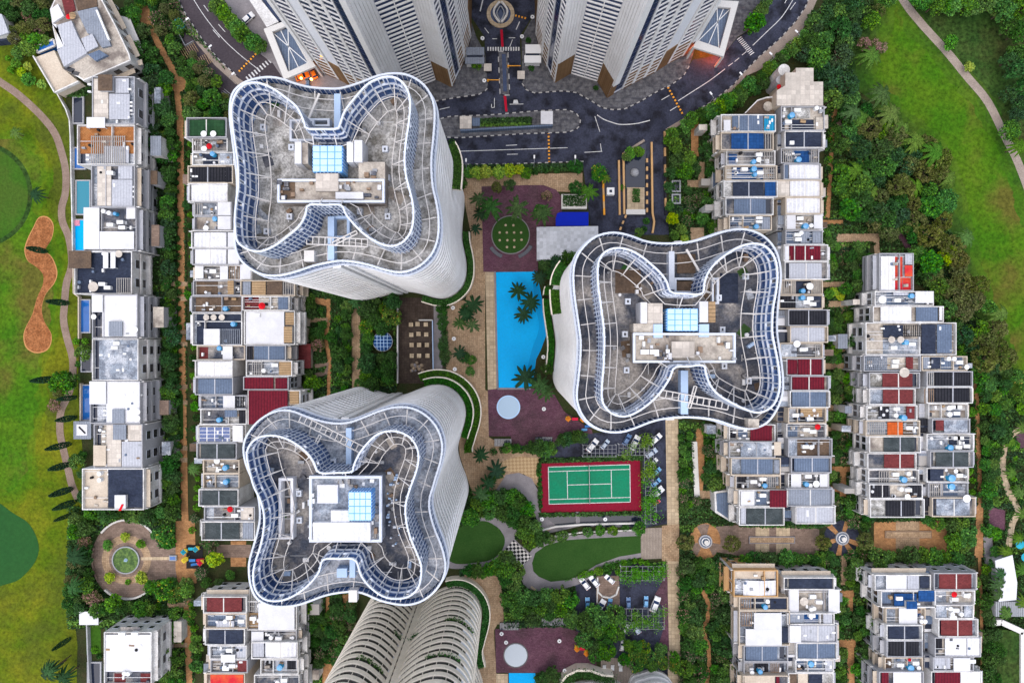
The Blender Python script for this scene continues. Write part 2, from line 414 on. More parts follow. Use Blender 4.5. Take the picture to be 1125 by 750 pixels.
BUNK = [(43, 240), (52, 239.5), (58, 248), (56.5, 262), (51, 272), (48.5, 277), (54, 280), (59, 288), (62, 300), (59, 311), (50, 323), (46, 338), (48.5, 352), (55.5, 365), (55.5, 376), (50.5, 384), (39.5, 386.5), (30, 381), (27, 370), (29, 359.5), (36, 345), (41, 327), (47, 313), (47.5, 302), (41, 294), (31.5, 287), (28, 276), (30.5, 265), (37, 251)]
sheet('bunker_edge', sm([((x - 44) * 1.07 + 44, (y - 312) * 1.018 + 312) for x, y in BUNK], 120), 3, 'sand_edge')
sheet('bunker_sand', sm(BUNK, 120), 4, 'sand')
line('cart_path', [(-40, 62), (0, 90), (20, 104), (44, 126), (60, 146), (68, 168), (72.5, 190), (72, 212), (68, 228), (69, 244), (76, 262), (79, 290), (73, 312), (71, 335), (70, 352), (74, 372), (80, 395), (79, 420), (74, 436), (67, 452), (66, 474), (69, 490), (75, 515), (79, 532), (86, 548)], 8, 4, 'cart_path', 120)
# eastern fairway
sheet('east_rough', sm([(905, -200), (1500, -200), (1500, 560), (1128, 440), (1100, 380), (1070, 320), (1050, 260), (1030, 180), (985, 120), (935, 120), (925, 60)], 100), 1, 'dark_grass')
soft_sheet('east_fairway', 'fairway_edge_', sm([(975, -120), (992, 10), (1030, 62), (1075, 115), (1098, 160), (1118, 210), (1140, 260), (1220, 420), (1128, 425), (1105, 375), (1080, 310), (1060, 240), (1040, 170), (995, 125), (960, 90), (962, 55), (975, 20)], 180), 2, 'fairway', 2.0)
line('east_cart_path', [(965, -50), (992, 0), (1012, 26), (1040, 57), (1062, 84), (1085, 112), (1104, 150), (1118, 178), (1132, 215)], 9, 3, 'cart_path_grey', 60)
# ---- estate road
ROAD = [(183, -40), (192, -8), (203, 15), (222, 44), (240, 66), (262, 86), (300, 112), (360, 142), (430, 168), (480, 181), (560, 180.5), (640, 178), (644, 200), (650, 250), (735, 258), (731, 200), (731, 142), (751, 130), (782.5, 112), (806.8, 93), (813.7, 83.7), (834.5, 62.4), (857, 43), (874.4, 24), (884.8, 8.7), (892, -10), (905, -45),
        (860, -45), (850, 0), (843, 10.4), (832.8, 27.7), (810, 42), (794.7, 60), (761, 66), (751, 83), (737, 93.6), (721.5, 100.6), (704, 111), (686.8, 119.6), (673, 120.5), (660.8, 118), (650.4, 111), (633, 101.4), (617.4, 99.7), (588, 102), (578.4, 98.8), (574, 92), (571, 40), (590, 10), (600, -45), (500, -45), (512, 10), (532, 40), (536, 93.6), (535, 98.8), (525.5, 104), (504.7, 106.6), (477.8, 111), (440, 118), (400, 116), (345, 104), (312, 88), (300, 70), (284, 58), (270, 40), (255, 20), (244, -8), (236, -40)]
sheet('road', ROAD, 3, 'asphalt')
sheet('side_road', [(183, -40), (192, -8), (203, 15), (222, 44), (240, 66), (262, 86), (300, 112), (330, 128), (345, 104), (312, 88), (300, 70), (284, 58), (270, 40), (255, 20), (244, -8), (236, -40)], 4, 'asphalt_warm')
# pavements with a real kerb step
def pavement(name, poly, m, h=.20):
    mb = MB().prism(P2(poly), 0.0, h); return tag(mb.build(name, m), None, None, None, 'structure')
pavement('pavement', [(477.8, 111), (504.7, 106.6), (525.5, 104), (535, 98.8), (536, 93.6), (533, 60), (523, 40), (512, 8), (505, -40), (440, -40), (440, 118)], 'cobble')
pavement('pavement', [(574, 92), (578.4, 98.8), (588, 102), (617.4, 99.7), (633, 101.4), (650.4, 111), (660.8, 118), (673, 120.5), (686.8, 119.6), (704, 111), (721.5, 100.6), (737, 93.6), (751, 83), (757, 73), (764, 52), (700, -40), (596, -40), (590, 10), (573, 42)], 'cobble')
pavement('pavement', [(312, 88), (345, 104), (400, 116), (440, 118), (440, 80), (340, 60), (290, -40), (236, -40), (244, -8), (255, 20), (270, 40), (284, 58), (300, 70)], 'stone_grey', .19)
pavement('pavement', [(764, 52), (794, 61), (810, 41), (832, 27), (842, 10), (848, -40), (764, -40)], 'cobble', .19)
pavement('pavement', [(731, 142), (751, 130), (782.5, 112), (806.8, 93), (813.7, 83.7), (834.5, 62.4), (857, 43), (874.4, 24), (884.8, 8.7), (892, -12), (902, -10), (890, 17), (881, 34), (867.5, 51), (852, 67), (832.8, 78), (819, 84), (806.8, 98), (782.5, 116), (760, 128), (735, 146)], 'cart_path_grey')
pavement('pavement', [(192, -8), (203, 15), (222, 44), (240, 66), (262, 86), (300, 112), (297, 116), (258, 92), (236, 72), (217, 49), (197, 19), (184, -8)], 'cart_path_grey')
ISL = [(483.9, 130.8), (494.3, 128.2), (539.4, 126.5), (591.4, 122), (622.6, 120.8), (633, 124.7), (638, 132.5), (635.6, 141), (624.3, 145.5), (574, 147.3), (504.7, 151.6), (490, 151), (470, 148)]
pavement('traffic_island', ISL, 'cobble')
def kerb(pts, n=None, closed=False, seg=1.0, w=.32):
    """black and white painted kerb blocks along a line of pixels (one kerb)"""
    P = np.array(P2(pts)); L = np.sum(np.linalg.norm(np.diff(P, axis=0), axis=1))
    Q = resample(P, max(3, int(L / seg)), closed)
    mb = MB()
    for i in range(len(Q) - (0 if closed else 1)):
        a, b = Q[i], Q[(i + 1) % len(Q)]
        d = b - a
        mb.obox((a + b) / 2, math.atan2(d[1], d[0]), np.linalg.norm(d) * .985, w, .03, .225, i % 2)
    return tag(mb.build('kerb', ['kerb_pale', 'kerb_dark']), None, None, None, 'structure')
kerb(ISL, closed=True)
kerb([(477.8, 111.5), (504.7, 107), (525.5, 104.4), (535, 99), (536.4, 93.6)])
kerb([(573.6, 92), (578, 99.2), (588, 102.6), (617.4, 100.2), (633, 102), (650.4, 111.6), (660.8, 118.5), (673, 121), (686.8, 120), (704, 111.4), (721.5, 101), (737, 94), (751, 83.5), (757, 73)])
kerb([(751, 129.5), (782.5, 111.6), (806.8, 92.5), (813.7, 83.2), (834.5, 62), (857, 42.5), (874.4, 23.5), (884.8, 8), (892, -12)])
kerb([(506, 180.8), (560, 180.2), (641, 177.6)])
kerb([(192.4, -8), (203.4, 14.6), (222.4, 43.6), (240.4, 65.6), (262.4, 85.6)])
def paint(name, poly, m='paint_white', layer=5): return sheet(name, poly, layer, m)
def pline(a, b, w=.7, m='paint_white', layer=5): return paint('road_marking', strip_poly([a, b], w), m, layer)
def pcurve(pts, w=.7): return paint('road_marking', strip_poly(pts, w, 20))
pcurve([(206, -12), (213, 0), (226, 20), (244, 42), (263, 60), (282, 75)]); pline((240, 27), (247.5, 35.5)); pline((234, 33), (241.4, 41.6)); pline((224, 6), (229, 13))
pline((503.8, 166.4), (623.5, 162.5)); pline((556, 160), (568, 159.4)); pline((557, 169.8), (569, 169.5)); pline((483, 120.5), (494, 118))
pcurve([(656, 126.6), (663, 131.2), (672, 134.6), (682, 137), (699, 136), (714, 132.4)], 1.0); pline((653.5, 128), (659, 145)); pline((642, 167.6), (661.6, 166.5)); pline((660.6, 166), (659.6, 158))
pline((726.7, 110), (735.4, 105)); pcurve([(745, 111), (760, 101.4), (780, 88.5), (796.4, 76)], .8); pline((736, 122), (744, 117)); pline((800, 73), (805, 69.5)); pline((807, 68), (812, 64)); pline((815, 61), (820, 57)); pcurve([(826.8, 50.3), (843, 34.7), (858.8, 19), (871, 0), (878, -15)], .8)
pline((834, 18), (842, 9)); pline((868, 11), (874, 3)); pline((862, 4), (866, -4)); pline((540, 118.6), (543.6, 118.2)); pline((543.2, 118), (543.2, 108)); pline((540, 114.5), (540, 118)); pline((560, 114.8), (575, 114.6)); paint('road_marking', [(564.5, 110), (568.5, 110), (569.5, 114), (563.5, 114)])
pline((532.5, 31), (537, 37)); pline((567, 33), (571, 24), 1.0); pline((527.5, 13), (530.5, 0), 1.2); pline((560, 52), (563, 44)); pline((541, 43), (546, 43)); pline((559, 42), (566, 42))
for i in range(10):                                              # zebra crossings
    t = i / 9
    a = (271 + 27 * t, 87 - 22 * t); paint('road_marking', [(a[0] - 1.2, a[1] - 2), (a[0] + .2, a[1] - 2.8), (a[0] + 3.6, a[1] + 1.6), (a[0] + 2.2, a[1] + 2.4)])
for i in range(11):
    t = i / 10; a = (812.5 + 14 * t, 42 + 17 * t); paint('road_marking', [(a[0] - 3, a[1] + 1.6), (a[0] - 2.4, a[1] + 2.4), (a[0] + 2.2, a[1] - .9), (a[0] + 1.6, a[1] - 1.7)])
for i in range(13):
    x = 535.5 + 2.8 * i
    if not 546 < x < 559 or True: paint('road_marking', [(x, 52), (x + 1.5, 52), (x + 1.5, 56.2), (x, 56.2)])
def bump(a, b, n):
    mb = MB()
    for i in range(n):
        t = (i + .5) / n; c = W2(a[0] + (b[0] - a[0]) * t, a[1] + (b[1] - a[1]) * t)
        A, B = W2(*a), W2(*b); ang = math.atan2(B[1] - A[1], B[0] - A[0]); L = math.dist(A, B) / n
        mb.obox(c, ang, L * .98, .55, .05, .18, i % 2)
    return mb.build('speed_hump', ['paint_orange', 'kerb_dark'], loc=None)
tag(bump((262.7, 79), (282.7, 58), 16), 'orange and black speed hump across the road before the zebra crossing', 'speed hump', 'speed humps')
tag(bump((602.6, 145.6), (603.4, 179), 17), 'orange and black speed hump straight across the road below the traffic island', 'speed hump', 'speed humps')
tag(bump((733.6, 96), (750.6, 127), 18), 'slanting orange and black speed hump on the bend below the tower with lit canopy', 'speed hump', 'speed humps')
tag(bump((566, 17.5), (579.5, 21), 8), 'short orange speed hump running out from the leaf fountain ring', 'speed hump', 'speed humps')
paint('red_strip', [(549.6, 33), (552.2, 33), (553.4, 52), (550.8, 52)], 'paint_red'); paint('red_strip', [(553, 104.5), (556, 104.5), (557.6, 123), (555.2, 123)], 'paint_red')
# driveway centre reserve
pavement('driveway_reserve', [(547.2, 57), (558, 57), (560, 105), (549.5, 105)], 'cobble', .20)
kerb([(547.2, 57), (558, 57), (560, 105), (549.5, 105)], closed=True, seg=.9)
sheet('reserve_channel', [(551.3, 60), (555.6, 60), (557, 101), (553, 101)], 11.5, 'glass_navy')
# kerb walls of the ramps
# ---- plazas and paths
sheet('promenade', [(505, 193), (640, 190), (640, 212), (531, 206), (531, 298), (533, 298), (533, 428), (537, 430), (537, 480), (560, 492), (594, 500), (592, 535), (575, 520), (548, 536), (520, 545), (505, 500), (500, 430), (478, 415), (476, 330), (512, 330), (518, 260), (508, 210)], 2, 'stone_tan')
sheet('lower_promenade', sm([(510, 628), (545, 632), (552, 650), (553, 686), (543, 690), (545, 760), (525, 760), (520, 690)], 40), 2, 'stone_tan')
sheet('pool_walk', [(533, 298), (543.3, 298), (545.5, 428), (536, 428)], 4, 'stone_cream')
sheet('checker_paving', [(549, 507), (570, 501), (592, 503), (592, 529), (585, 524), (572, 519), (556, 517), (548, 512)], 4, 'stone_checker')
sheet('purple_paving', [(529, 205), (579.8, 203.4), (597, 203.4), (611, 208.6), (617, 216.4), (618, 250), (591, 250), (591, 298.8), (531, 298.8)], 4, 'purple_paving')
sheet('purple_paving', [(536, 428), (548, 426.5), (583, 426.5), (607, 430), (620, 452), (650, 472), (651, 476), (623, 478), (611, 487), (589, 489), (563, 489), (561, 479), (537, 479)], 4, 'purple_paving')
sheet('purple_paving', [(544, 690.5), (575, 688), (622, 688), (650, 700), (655, 715), (655, 736), (588, 738.5), (545, 738.5)], 4, 'purple_paving')
POOL = [(545, 299), (589.9, 298.4), (592.7, 314.3), (596.4, 333), (601, 353.5), (600, 368.4), (594.5, 383.3), (589, 394.5), (587, 409.5), (583.3, 426.3), (547.9, 426.3), (546, 364.7)]
o = sheet('swimming_pool', POOL, 6, 'pool', kind='structure')
sheet('pool_reflection_band', sm([(585, 300), (589.4, 299.2), (592.3, 314.3), (596, 333), (600.4, 353.5), (599.4, 368.4), (594, 383.3), (588.5, 394.5), (586.5, 409.5), (583, 424), (578, 415), (584, 385), (592, 360), (588, 335)], 60), 7, 'pool_deep_reflection')  # darker band: the tower's reflection and depth put into the pool colour
mb = MB()
for a, b in zip([(543.6, 298.4)] + [(546.6, 426.8)], [(546.4, 426.6)] + [(583, 426.8)]): mb.bar(W(*a, .1), W(*b, .1), .55, .2)
tag(mb.build('pool_edge', 'stone_grey'), None, None, None, 'structure')
sheet('swimming_pool', [(559, 738.6), (588, 738.6), (590, 790), (560, 790)], 6, 'pool')
sheet('pool_walk', [(545, 739.5), (558, 739.5), (559, 790), (546, 790)], 5, 'stone_cream')
# tennis court
sheet('court_surround', [(592.4, 509), (703, 505), (704.4, 561), (594.8, 562.7)], 6, 'court_red')
TC = [(602.3, 512.6), (691.9, 510), (692.4, 551), (603.2, 553.3)]
sheet('tennis_court', TC, 7, 'court_green')
def tc(u, v):
    a, b, c, d = (np.array(p) for p in TC); return tuple((a * (1 - u) + b * u) * (1 - v) + (d * (1 - u) + c * u) * v)
for p, q in (((0, 0), (1, 0)), ((1, 0), (1, 1)), ((1, 1), (0, 1)), ((0, 1), (0, 0)), ((0, .125), (1, .125)), ((0, .875), (1, .875)), ((.23, .125), (.23, .875)), ((.77, .125), (.77, .875)), ((.23, .5), (.77, .5))):
    paint('court_line', strip_poly([tc(*p), tc(*q)], .75), 'paint_white', 8)
# southern garden walks
GP = sm([(540, 538), (556, 520), (570, 519), (584, 525), (591, 540), (592, 560), (600, 568), (632, 576), (634, 582), (600, 588), (590, 600), (584, 614), (584, 626), (596, 640), (625, 641), (648, 632), (668, 616), (706, 610), (706, 602), (650, 612), (700, 586), (640, 580), (610, 590), (596, 606), (586, 596), (580, 570), (575, 548), (562, 540)], 120)
sheet('garden_walk', [(556, 521), (570, 519), (584, 525), (592, 540), (592, 560), (602, 570), (635, 578), (600, 586), (594, 582), (586, 560), (578, 546), (566, 536), (548, 540), (540, 545)], 4, 'stone_grey')
sheet('garden_walk', sm([(520, 570), (538, 567), (553, 571), (568, 582), (566, 592), (584, 610), (580, 622), (572, 622), (554, 606), (546, 617), (530, 623), (495, 624), (495, 616), (530, 612), (550, 600), (552, 586), (542, 576), (524, 573)], 100), 4, 'stone_grey')
sheet('garden_walk', sm([(581, 608), (588, 600), (600, 593), (625, 588), (706, 583), (706, 592), (640, 596), (604, 602), (592, 612), (588, 624), (600, 636), (625, 636), (645, 626), (662, 615), (706, 606), (706, 611), (668, 620), (648, 635), (628, 644), (604, 648), (586, 648), (574, 640), (573, 622), (580, 614)], 100), 5, 'stone_grey')
sheet('lawn', sm([(500, 583), (515, 574), (533, 572), (545, 578), (553, 587), (554.5, 596), (550, 606), (540, 614), (527, 617), (498, 618), (485, 600)], 60), 6, 'lawn')
sheet('lawn', [(584.5, 618), (588, 607), (600, 598.5), (620, 593), (640, 591.5), (704, 588), (704, 607), (680, 611), (655, 620), (640, 630), (620, 637), (605, 638.5), (592, 633), (586, 627)], 6, 'lawn')
sheet('checker_terrace', [(564, 592.7), (584, 610.7), (573, 622), (554, 604)], 6, 'stone_chess' if 'stone_chess' in MATS else mat('stone_chess', (.62, .58, .54), None, fine=.15, pattern='checker', psize=.78, pcol=(.02, .02, .022), rot=.72) and 'stone_chess')
sheet('timber_steps', [(704, 580), (727, 579), (727, 613), (704, 614)], 7, mat('deck_boards', (.36, .30, .25), (.27, .22, .18), .5, .2, .3, 4.0, pattern='wavex', psize=.45).name)
sheet('orange_landing', [(727, 577), (746, 575), (746, 616), (727, 616)], 8, 'stone_tan')
sheet('long_promenade', [(731, 458), (745, 458), (746, 577), (746, 616), (748, 760), (734, 760), (732, 618), (733, 577)], 4, 'stone_cream')
sheet('parking_yard', [(560, 490), (650, 476), (700, 470), (731, 460), (733, 575), (706, 580), (706, 505), (640, 506), (600, 506), (592, 500)], 3, 'asphalt')
sheet('lower_parking', [(632, 640), (700, 618), (732, 618), (735, 760), (650, 720), (632, 690)], 3, 'asphalt')
sheet('lower_parking_paving', [(727, 625), (733, 625), (735, 715), (722, 712), (729, 690), (727, 665), (718, 655), (727, 640)], 5, 'purple_paving')
sheet('lower_parking_paving', [(655, 632), (680, 632), (681, 664), (655, 666)], 5, 'stone_brown')
sheet('drain_pond', [(592, 563), (706, 562), (706, 579), (650, 578), (610, 576)], 5, 'pool_dark')
# courtyard between the western towers
sheet('cafe_deck', [(436, 327), (490, 327), (490, 421), (436, 421)], 3, 'deck_dark')
sheet('cafe_walk', [(476.5, 330), (486, 330), (486, 418), (476.5, 418)], 4, 'stone_grey')
line('garden_path', [(391, 335), (391.5, 428)], 9.5, 3, 'stone_tan'); line('garden_path', [(361, 328), (361, 352), (358, 372), (362, 395), (361, 440)], 4.5, 3, 'brick_orange'); line('garden_path', [(346, 330), (362, 333)], 7, 3.5, 'brick_orange'); line('garden_path', [(338, 352), (360, 351)], 5, 3.5, 'stone_tan'); line('garden_path', [(346, 402), (360, 400), (358, 410), (346, 412)], 5, 3.5, 'stone_brown')
# alley between the two western rows
line('brick_alley', [(198, 128), (198.5, 200), (199.5, 300), (200.5, 400), (202, 500), (203, 560), (205, 612), (206, 680), (209, 760)], 7.5, 3, 'brick_orange', 40)
for y, a in ((312, 186), (328, 190), (365, 196), (378, 200), (425, 182), (442, 190), (492, 188), (505, 190), (664, 190), (708, 190)): line('alley_step', [(a - 6, y), (206, y)], 5, 3.5, 'stone_tan')
line('alley_lawn', [(198.5, 433), (199, 482)], 5.5, 3.7, 'lawn')
line('winding_path', [(156, 6), (162, 18), (166, 30), (172, 44), (178, 55), (184, 66), (190, 78), (194, 92), (196, 112), (198, 130)], 7, 3, 'brick_orange', 40); sheet('path_clearing', circ(196.5, 93, 9), 3.5, 'brick_orange'); sheet('path_clearing', circ(159, 16, 7, ry=11), 3.5, 'brick_orange')
sheet('play_yard', [(193, 572), (214, 572), (216, 640), (196, 642), (193, 625)], 4, 'brick_orange'); line('garden_path', [(262, 594), (262, 622)], 17, 3, 'brick_orange'); line('garden_path', [(238, 605), (276, 605)], 14, 3.5, 'stone_brown')
line('side_lawn', [(200, 640), (200, 668)], 9, 2, 'lawn')
# round plaza with lily pond
sheet('round_plaza', circ(139, 614.5, 38.5, 64, 44), 3, 'stone_brown'); sheet('pond_surround', circ(139, 614.5, 27, 48), 4, 'stone_tan'); sheet('pond_surround', circ(139, 614.5, 19, 48), 4.5, 'stone_brown'); sheet('plaza_entry', [(176, 602), (194, 601), (194, 634), (172, 636)], 3.5, 'stone_brown'); sheet('plaza_spine', [(155, 611.6), (188, 611), (188, 614.6), (155, 614.8)], 6, 'stone_cream')
# gardens inside the eastern rows
for pts, w, m in (([(800, 111), (783, 120), (767, 131), (763, 140), (763.5, 172)], 8, 'brick_orange'), ([(755, 202), (778, 202)], 8, 'stone_tan'), ([(770.5, 178), (770.5, 202)], 7, 'stone_tan'), ([(766, 250), (766, 268)], 15, 'stone_tan'), ([(768, 470), (770, 500), (768, 545)], 8, 'brick_orange'), ([(767, 543), (784, 543)], 9, 'stone_tan'),
                  ([(926, 111), (916, 126), (914, 150), (912, 190), (909, 240)], 5, 'brick_orange'), ([(919, 130), (930, 155), (937, 172)], 5, 'stone_brown'), ([(903, 244), (926, 244)], 4.5, 'brick_orange'), ([(919, 261.5), (966, 261)], 9, 'stone_tan'), ([(962, 258), (964, 280)], 6, 'stone_tan'), ([(983, 250), (1002, 278)], 6, 'purple_paving'), ([(903, 312.5), (928, 312.5)], 6, 'stone_tan'), ([(910, 334), (932, 334)], 7, 'stone_tan'), ([(903, 402), (950, 402)], 7, 'stone_tan'),
                  ([(907, 448), (934, 448)], 7, 'stone_tan'), ([(907, 471), (928, 471)], 4.5, 'stone_tan'), ([(914, 515), (951, 515)], 6, 'brick_orange'), ([(913, 537), (934, 537)], 6, 'brick_orange'), ([(926, 512), (926, 545)], 7, 'brick_orange'), ([(926.5, 610), (927, 642)], 7, 'stone_tan'), ([(916, 652), (938, 652)], 8, 'brick_orange'), ([(934, 652), (934, 672)], 6, 'brick_orange'), ([(916, 706), (940, 706)], 9, 'brick_orange'), ([(934, 706), (935, 760)], 8, 'brick_orange'),
                  ([(1069, 410), (1073, 440), (1074, 480), (1076, 520), (1076, 560), (1073, 610)], 5, 'brick_orange'), ([(1076, 556), (1076, 612)], 8, 'brick_orange'), ([(1076, 612), (1078, 660), (1079, 760)], 3.5, 'brick_orange'), ([(772, 648), (779, 664), (777, 680), (772, 692), (778, 708), (779, 730), (775, 760)], 5, 'brick_orange')):
    line('garden_path', pts, w, 3, m)
for y0, y1 in ((268, 292), (338, 392), (408, 443), (475, 510)):           # twin-strip stepping paths of the alley
    mb = MB()
    for x in (923.6, 930): mb.prism(P2([(x, y0), (x + 2.4, y0), (x + 2.4, y1), (x, y1)]), .0, .09)
    y = y0 + 1
    while y < y1: mb.prism(P2([(926, y), (930, y), (930, y + 2.6), (926, y + 2.6)]), .0, .09); y += 6.4
    tag(mb.build('stepping_path', 'stone_tan'), None, None, None, 'structure')
sheet('fountain_court', circ(774.5, 594, 17, 40, 20), 3, 'brick_orange'); sheet('east_court', [(786, 578), (816, 576), (895, 576), (900, 582), (900, 604), (893, 611), (816, 611), (788, 606)], 2.5, 'stone_brown')
for a in (35, 145, 262):
    t = math.radians(a); sheet('flower_bed', [(774.5 + 17 * math.cos(t + q), 594 + 19 * math.sin(t + q)) for q in (-.42, -.2, 0, .2, .42)] + [(774.5 + 8 * math.cos(t + q), 594 + 8 * math.sin(t + q)) for q in (.42, 0, -.42)], 4, 'stone_brown')
sheet('court_panel', [(830, 577), (845, 577), (845, 609), (830, 609)], 4, 'stone_cream'); sheet('court_panel', [(852.6, 576.6), (867.6, 576.6), (867.6, 609), (852.6, 609)], 4, 'stone_cream')
sheet('fountain_court', circ(924.5, 590.5, 19.5, 40), 3, 'asphalt')
for a in (100, 160, 225, 290, 20, 55):
    t = math.radians(a); sheet('fountain_path', [(924.5 + r * math.cos(t + q / r), 590.5 + r * math.sin(t + q / r)) for r, q in ((6, -2), (20, -3), (20, 3), (6, 2))], 4, 'brick_orange')
sheet('orange_court', [(960, 573), (1040, 571), (1040, 607), (960, 607)], 3, 'brick_orange'); sheet('court_panel', [(984, 572), (1010, 572), (1010, 606), (984, 606)], 4, 'stone_tan')
# pool club beyond the eastern hedge
sheet('club_walk', strip_poly([(1125, 470), (1108, 480), (1102, 500), (1102, 520), (1108, 540), (1118, 560), (1112, 575), (1108, 600)], 7, 40), 4, 'stone_cream'); sheet('flower_bed', [(1086, 556), (1104, 560), (1104, 582), (1086, 580)], 5, 'purple_paving'); sheet('flower_bed', [(1116, 478), (1128, 470), (1128, 492), (1118, 492)], 5, 'purple_paving'); sheet('service_path', [(1080, 590), (1090, 588), (1091, 618), (1082, 620)], 4, 'stone_grey')
if 0: sheet('sunken_lawn', sm([(1085, 420), (1108, 418), (1120, 440), (1118, 470), (1095, 482), (1083, 460)], 40), 2, 'soil')
# entrance court
sheet('forecourt', [(640, 178), (731, 142), (731, 258), (650, 258)], 4, 'asphalt')
sheet('villa_lawn', [(94.7, 687), (111, 687), (111, 718), (95, 718)], 4, 'putting_green')
sheet('service_yard', [(203, 36), (222, 50), (252, 82), (262, 96), (250, 112), (236, 92), (214, 70), (200, 48)], 2, 'asphalt_warm')
# ------------------------------------------------------------------ towers
def many(parent, name, rows, mats, cap=100):
    """rows of (score, MB): the largest cap become parts, the rest one part that nobody counts"""
    rows.sort(key=lambda r: -r[0])
    for sc_, mb in rows[:cap]: mb.build(name, mats, parent)
    if rows[cap:]:
        mb = MB()
        for r in rows[cap:]: mb.add(r[1])
        tag(mb.build(name, mats, parent), None, None, None, 'stuff')
def shows(x, y, z, nx, ny):
    """how large a wall patch facing (nx, ny) looks from above the middle of the estate"""
    r = math.hypot(x, y) + 1e-6
    f = -(x * nx + y * ny) / r
    k = H / (H - z)
    u, v = inv(x, y, z)
    inview = -15 < u < 1140 and -15 < v < 765
    return (max(0, f) * r * k * k) if inview else 0
def wing_tower(name, label, outer, inner, h, floor_h=3.2, crown=True, waist=(), core=None, mats=('tower_white',), roofmat='screed', rim_dz=8.0, win=lambda t, k: False, terr='screed', ledge=.24, band=1.5, mull=2):
    O = ccw(smooth_loop(P2(outer, h), 150)); n = len(O)
    c = O.mean(0)
    T = empty(name, (float(c[0]), float(c[1]), 0.0), label, 'tower', 'wing-shaped apartment towers')
    NO = normals(O)
    wm = mats[0]
    nf = int(h / floor_h) - 1
    fac = MB(); wins = []
    A = O; Bd = off(O, ledge)
    for k in range(nf):
        z0 = k * (h - 3.0) / nf; z1 = z0 + band; z2 = (k + 1) * (h - 3.0) / nf
        fac.ring(at(Bd, z0), at(Bd, z1)); fac.ring(at(Bd, z1), at(A, z1)); fac.ring(at(A, z0), at(Bd, z0)); fac.ring(at(A, z1), at(A, z2), 1)
        run = []
        for i in range(n + 1):
            on = i < n and win(i / n, k)
            if on: run.append(i)
            if run and (not on or len(run) >= (7 if mull == 1 else 12)):
                mb = MB(); idx = run + [(run[-1] + 1)]
                sc_ = 0
                for a in idx[:-1]:
                    b = (a + 1) % n; a = a % n
                    p, q = A[a] + NO[a] * .06, A[b] + NO[b] * .06
                    mb.face([(*p, z1 + .12), (*q, z1 + .12), (*q, z2 - .12), (*p, z2 - .12)], 0)
                    m_ = p + NO[a] * .05; t_ = (q - p); t_ = t_ / np.linalg.norm(t_) * .16
                    if a % mull == 0: mb.face([(*m_, z1 + .1), (*(m_ + t_), z1 + .1), (*(m_ + t_), z2 - .1), (*m_, z2 - .1)], 1)
                    sc_ += shows(p[0], p[1], z1, *NO[a])
                wins.append((sc_, mb)); run = []
    fac.build('facade', [wm, 'tower_shaft'], T)
    many(T, 'window', wins, ['glass_dark', wm])
    for wp in waist or ():
        w_ = np.array(W2(*wp, h)); k = int(np.argmin(np.linalg.norm(O - w_, axis=1)))
        for dk, wd_, dp in ((-1, 1.0 if terr == 'screed' and not inner else .75, .9), (1, .4, .7)):
            p = O[(k + dk) % n]; nn = NO[k]; tt = np.array((-nn[1], nn[0]))
            MB().prism([tuple(p - tt * wd_), tuple(p + tt * wd_), tuple(p + tt * wd_ + nn * dp), tuple(p - tt * wd_ + nn * dp)], 0.02, h - 3.2).build('pilaster', wm, T)
        p = O[k]; nn = NO[k]; tt = np.array((-nn[1], nn[0]))
        for q_ in range(nf): MB().prism([tuple(p - tt * .9), tuple(p + tt * .9), tuple(p + tt * .9 + nn * .3), tuple(p - tt * .9 + nn * .3)], q_ * (h - 3.0) / nf + .5, (q_ + 1) * (h - 3.0) / nf - .2).build('stair_window', 'glass_dark', T)
    # parapet storey and outer crown: glazed strip under a white rim
    zt = h - 3.0
    mb = MB().ring(at(off(O, .2), zt - .05), at(off(O, .2), h - .35), 0).ring(at(off(O, -.15), h - .35), at(off(O, -.15), zt - .6), 0)
    for i in range(n):
        for d, s_ in ((.20, 1), (-.16, 1)):
            p = O[i] + NO[i] * d
            mb.bar((*p, zt + .1), (*p, h - .3), .20, .10, 1)
    mb.build('crown_glazing', ['glass_blue', 'fin_white'], T)
    mb = MB(); a, b = off(O, .24), off(O, -.12)
    mb.ring(at(a, h - .35), at(a, h)).ring(at(a, h), at(b, h)).ring(at(b, h), at(b, h - .35)).ring(at(b, h - .35), at(a, h - .35)); mb.build('rim', 'fin_white', T)
    mb = MB(); a, b = off(O, .55), off(O, .1)
    mb.ring(at(a, zt - .5), at(a, zt - .1)).ring(at(a, zt - .1), at(b, zt - .1)); mb.build('cornice', 'fin_white', T)
    zf = h - 2.6
    mb = MB(); mb.face(at(off(O, -.3), zf)); mb.build('roof_terrace', terr, T)
    mb = MB(); a = off(O, -.3); mb.ring(at(a, zf + .35), at(a, zf - .1)); mb.build('parapet', wm, T)
    if not crown: return T
    # radial beams from the rim to a thin inner rail
    I = ccw(smooth_loop(P2(inner, h + rim_dz), 170)); NI = normals(I); ni = len(I)
    rail = off(O, -3.6)
    for i in range(0, n, 5):
        p = O[i] - NO[i] * .4; q = rail[i]
        MB().bar((*p, h - .5), (*q, h - 2.2), .20, .24).build('beam', 'strut_cream', T)
    mb = MB()
    rl2 = off(O, -1.7)
    for i in range(0, n, 2): mb.bar((*rail[i], h - 1.3), (*rail[(i + 2) % n], h - 1.3), .15, .18).bar((*rl2[i], h - .8), (*rl2[(i + 2) % n], h - .8), .13, .14)
    for i in range(0, n, 5): mb.bar((*rail[i], h - 1.3), (*rail[i], zf), .13, .13)
    mb.build('beam_rail', 'strut_cream', T)
    # inner crown: white fins over blue glass, three rails, a bold rim
    hi = h + rim_dz; zb = h - 3.0
    zr = h - 1.2
    mb = MB(); mb.face(at(off(I, -.2), zr)); mb.build('roof_deck', roofmat, T)
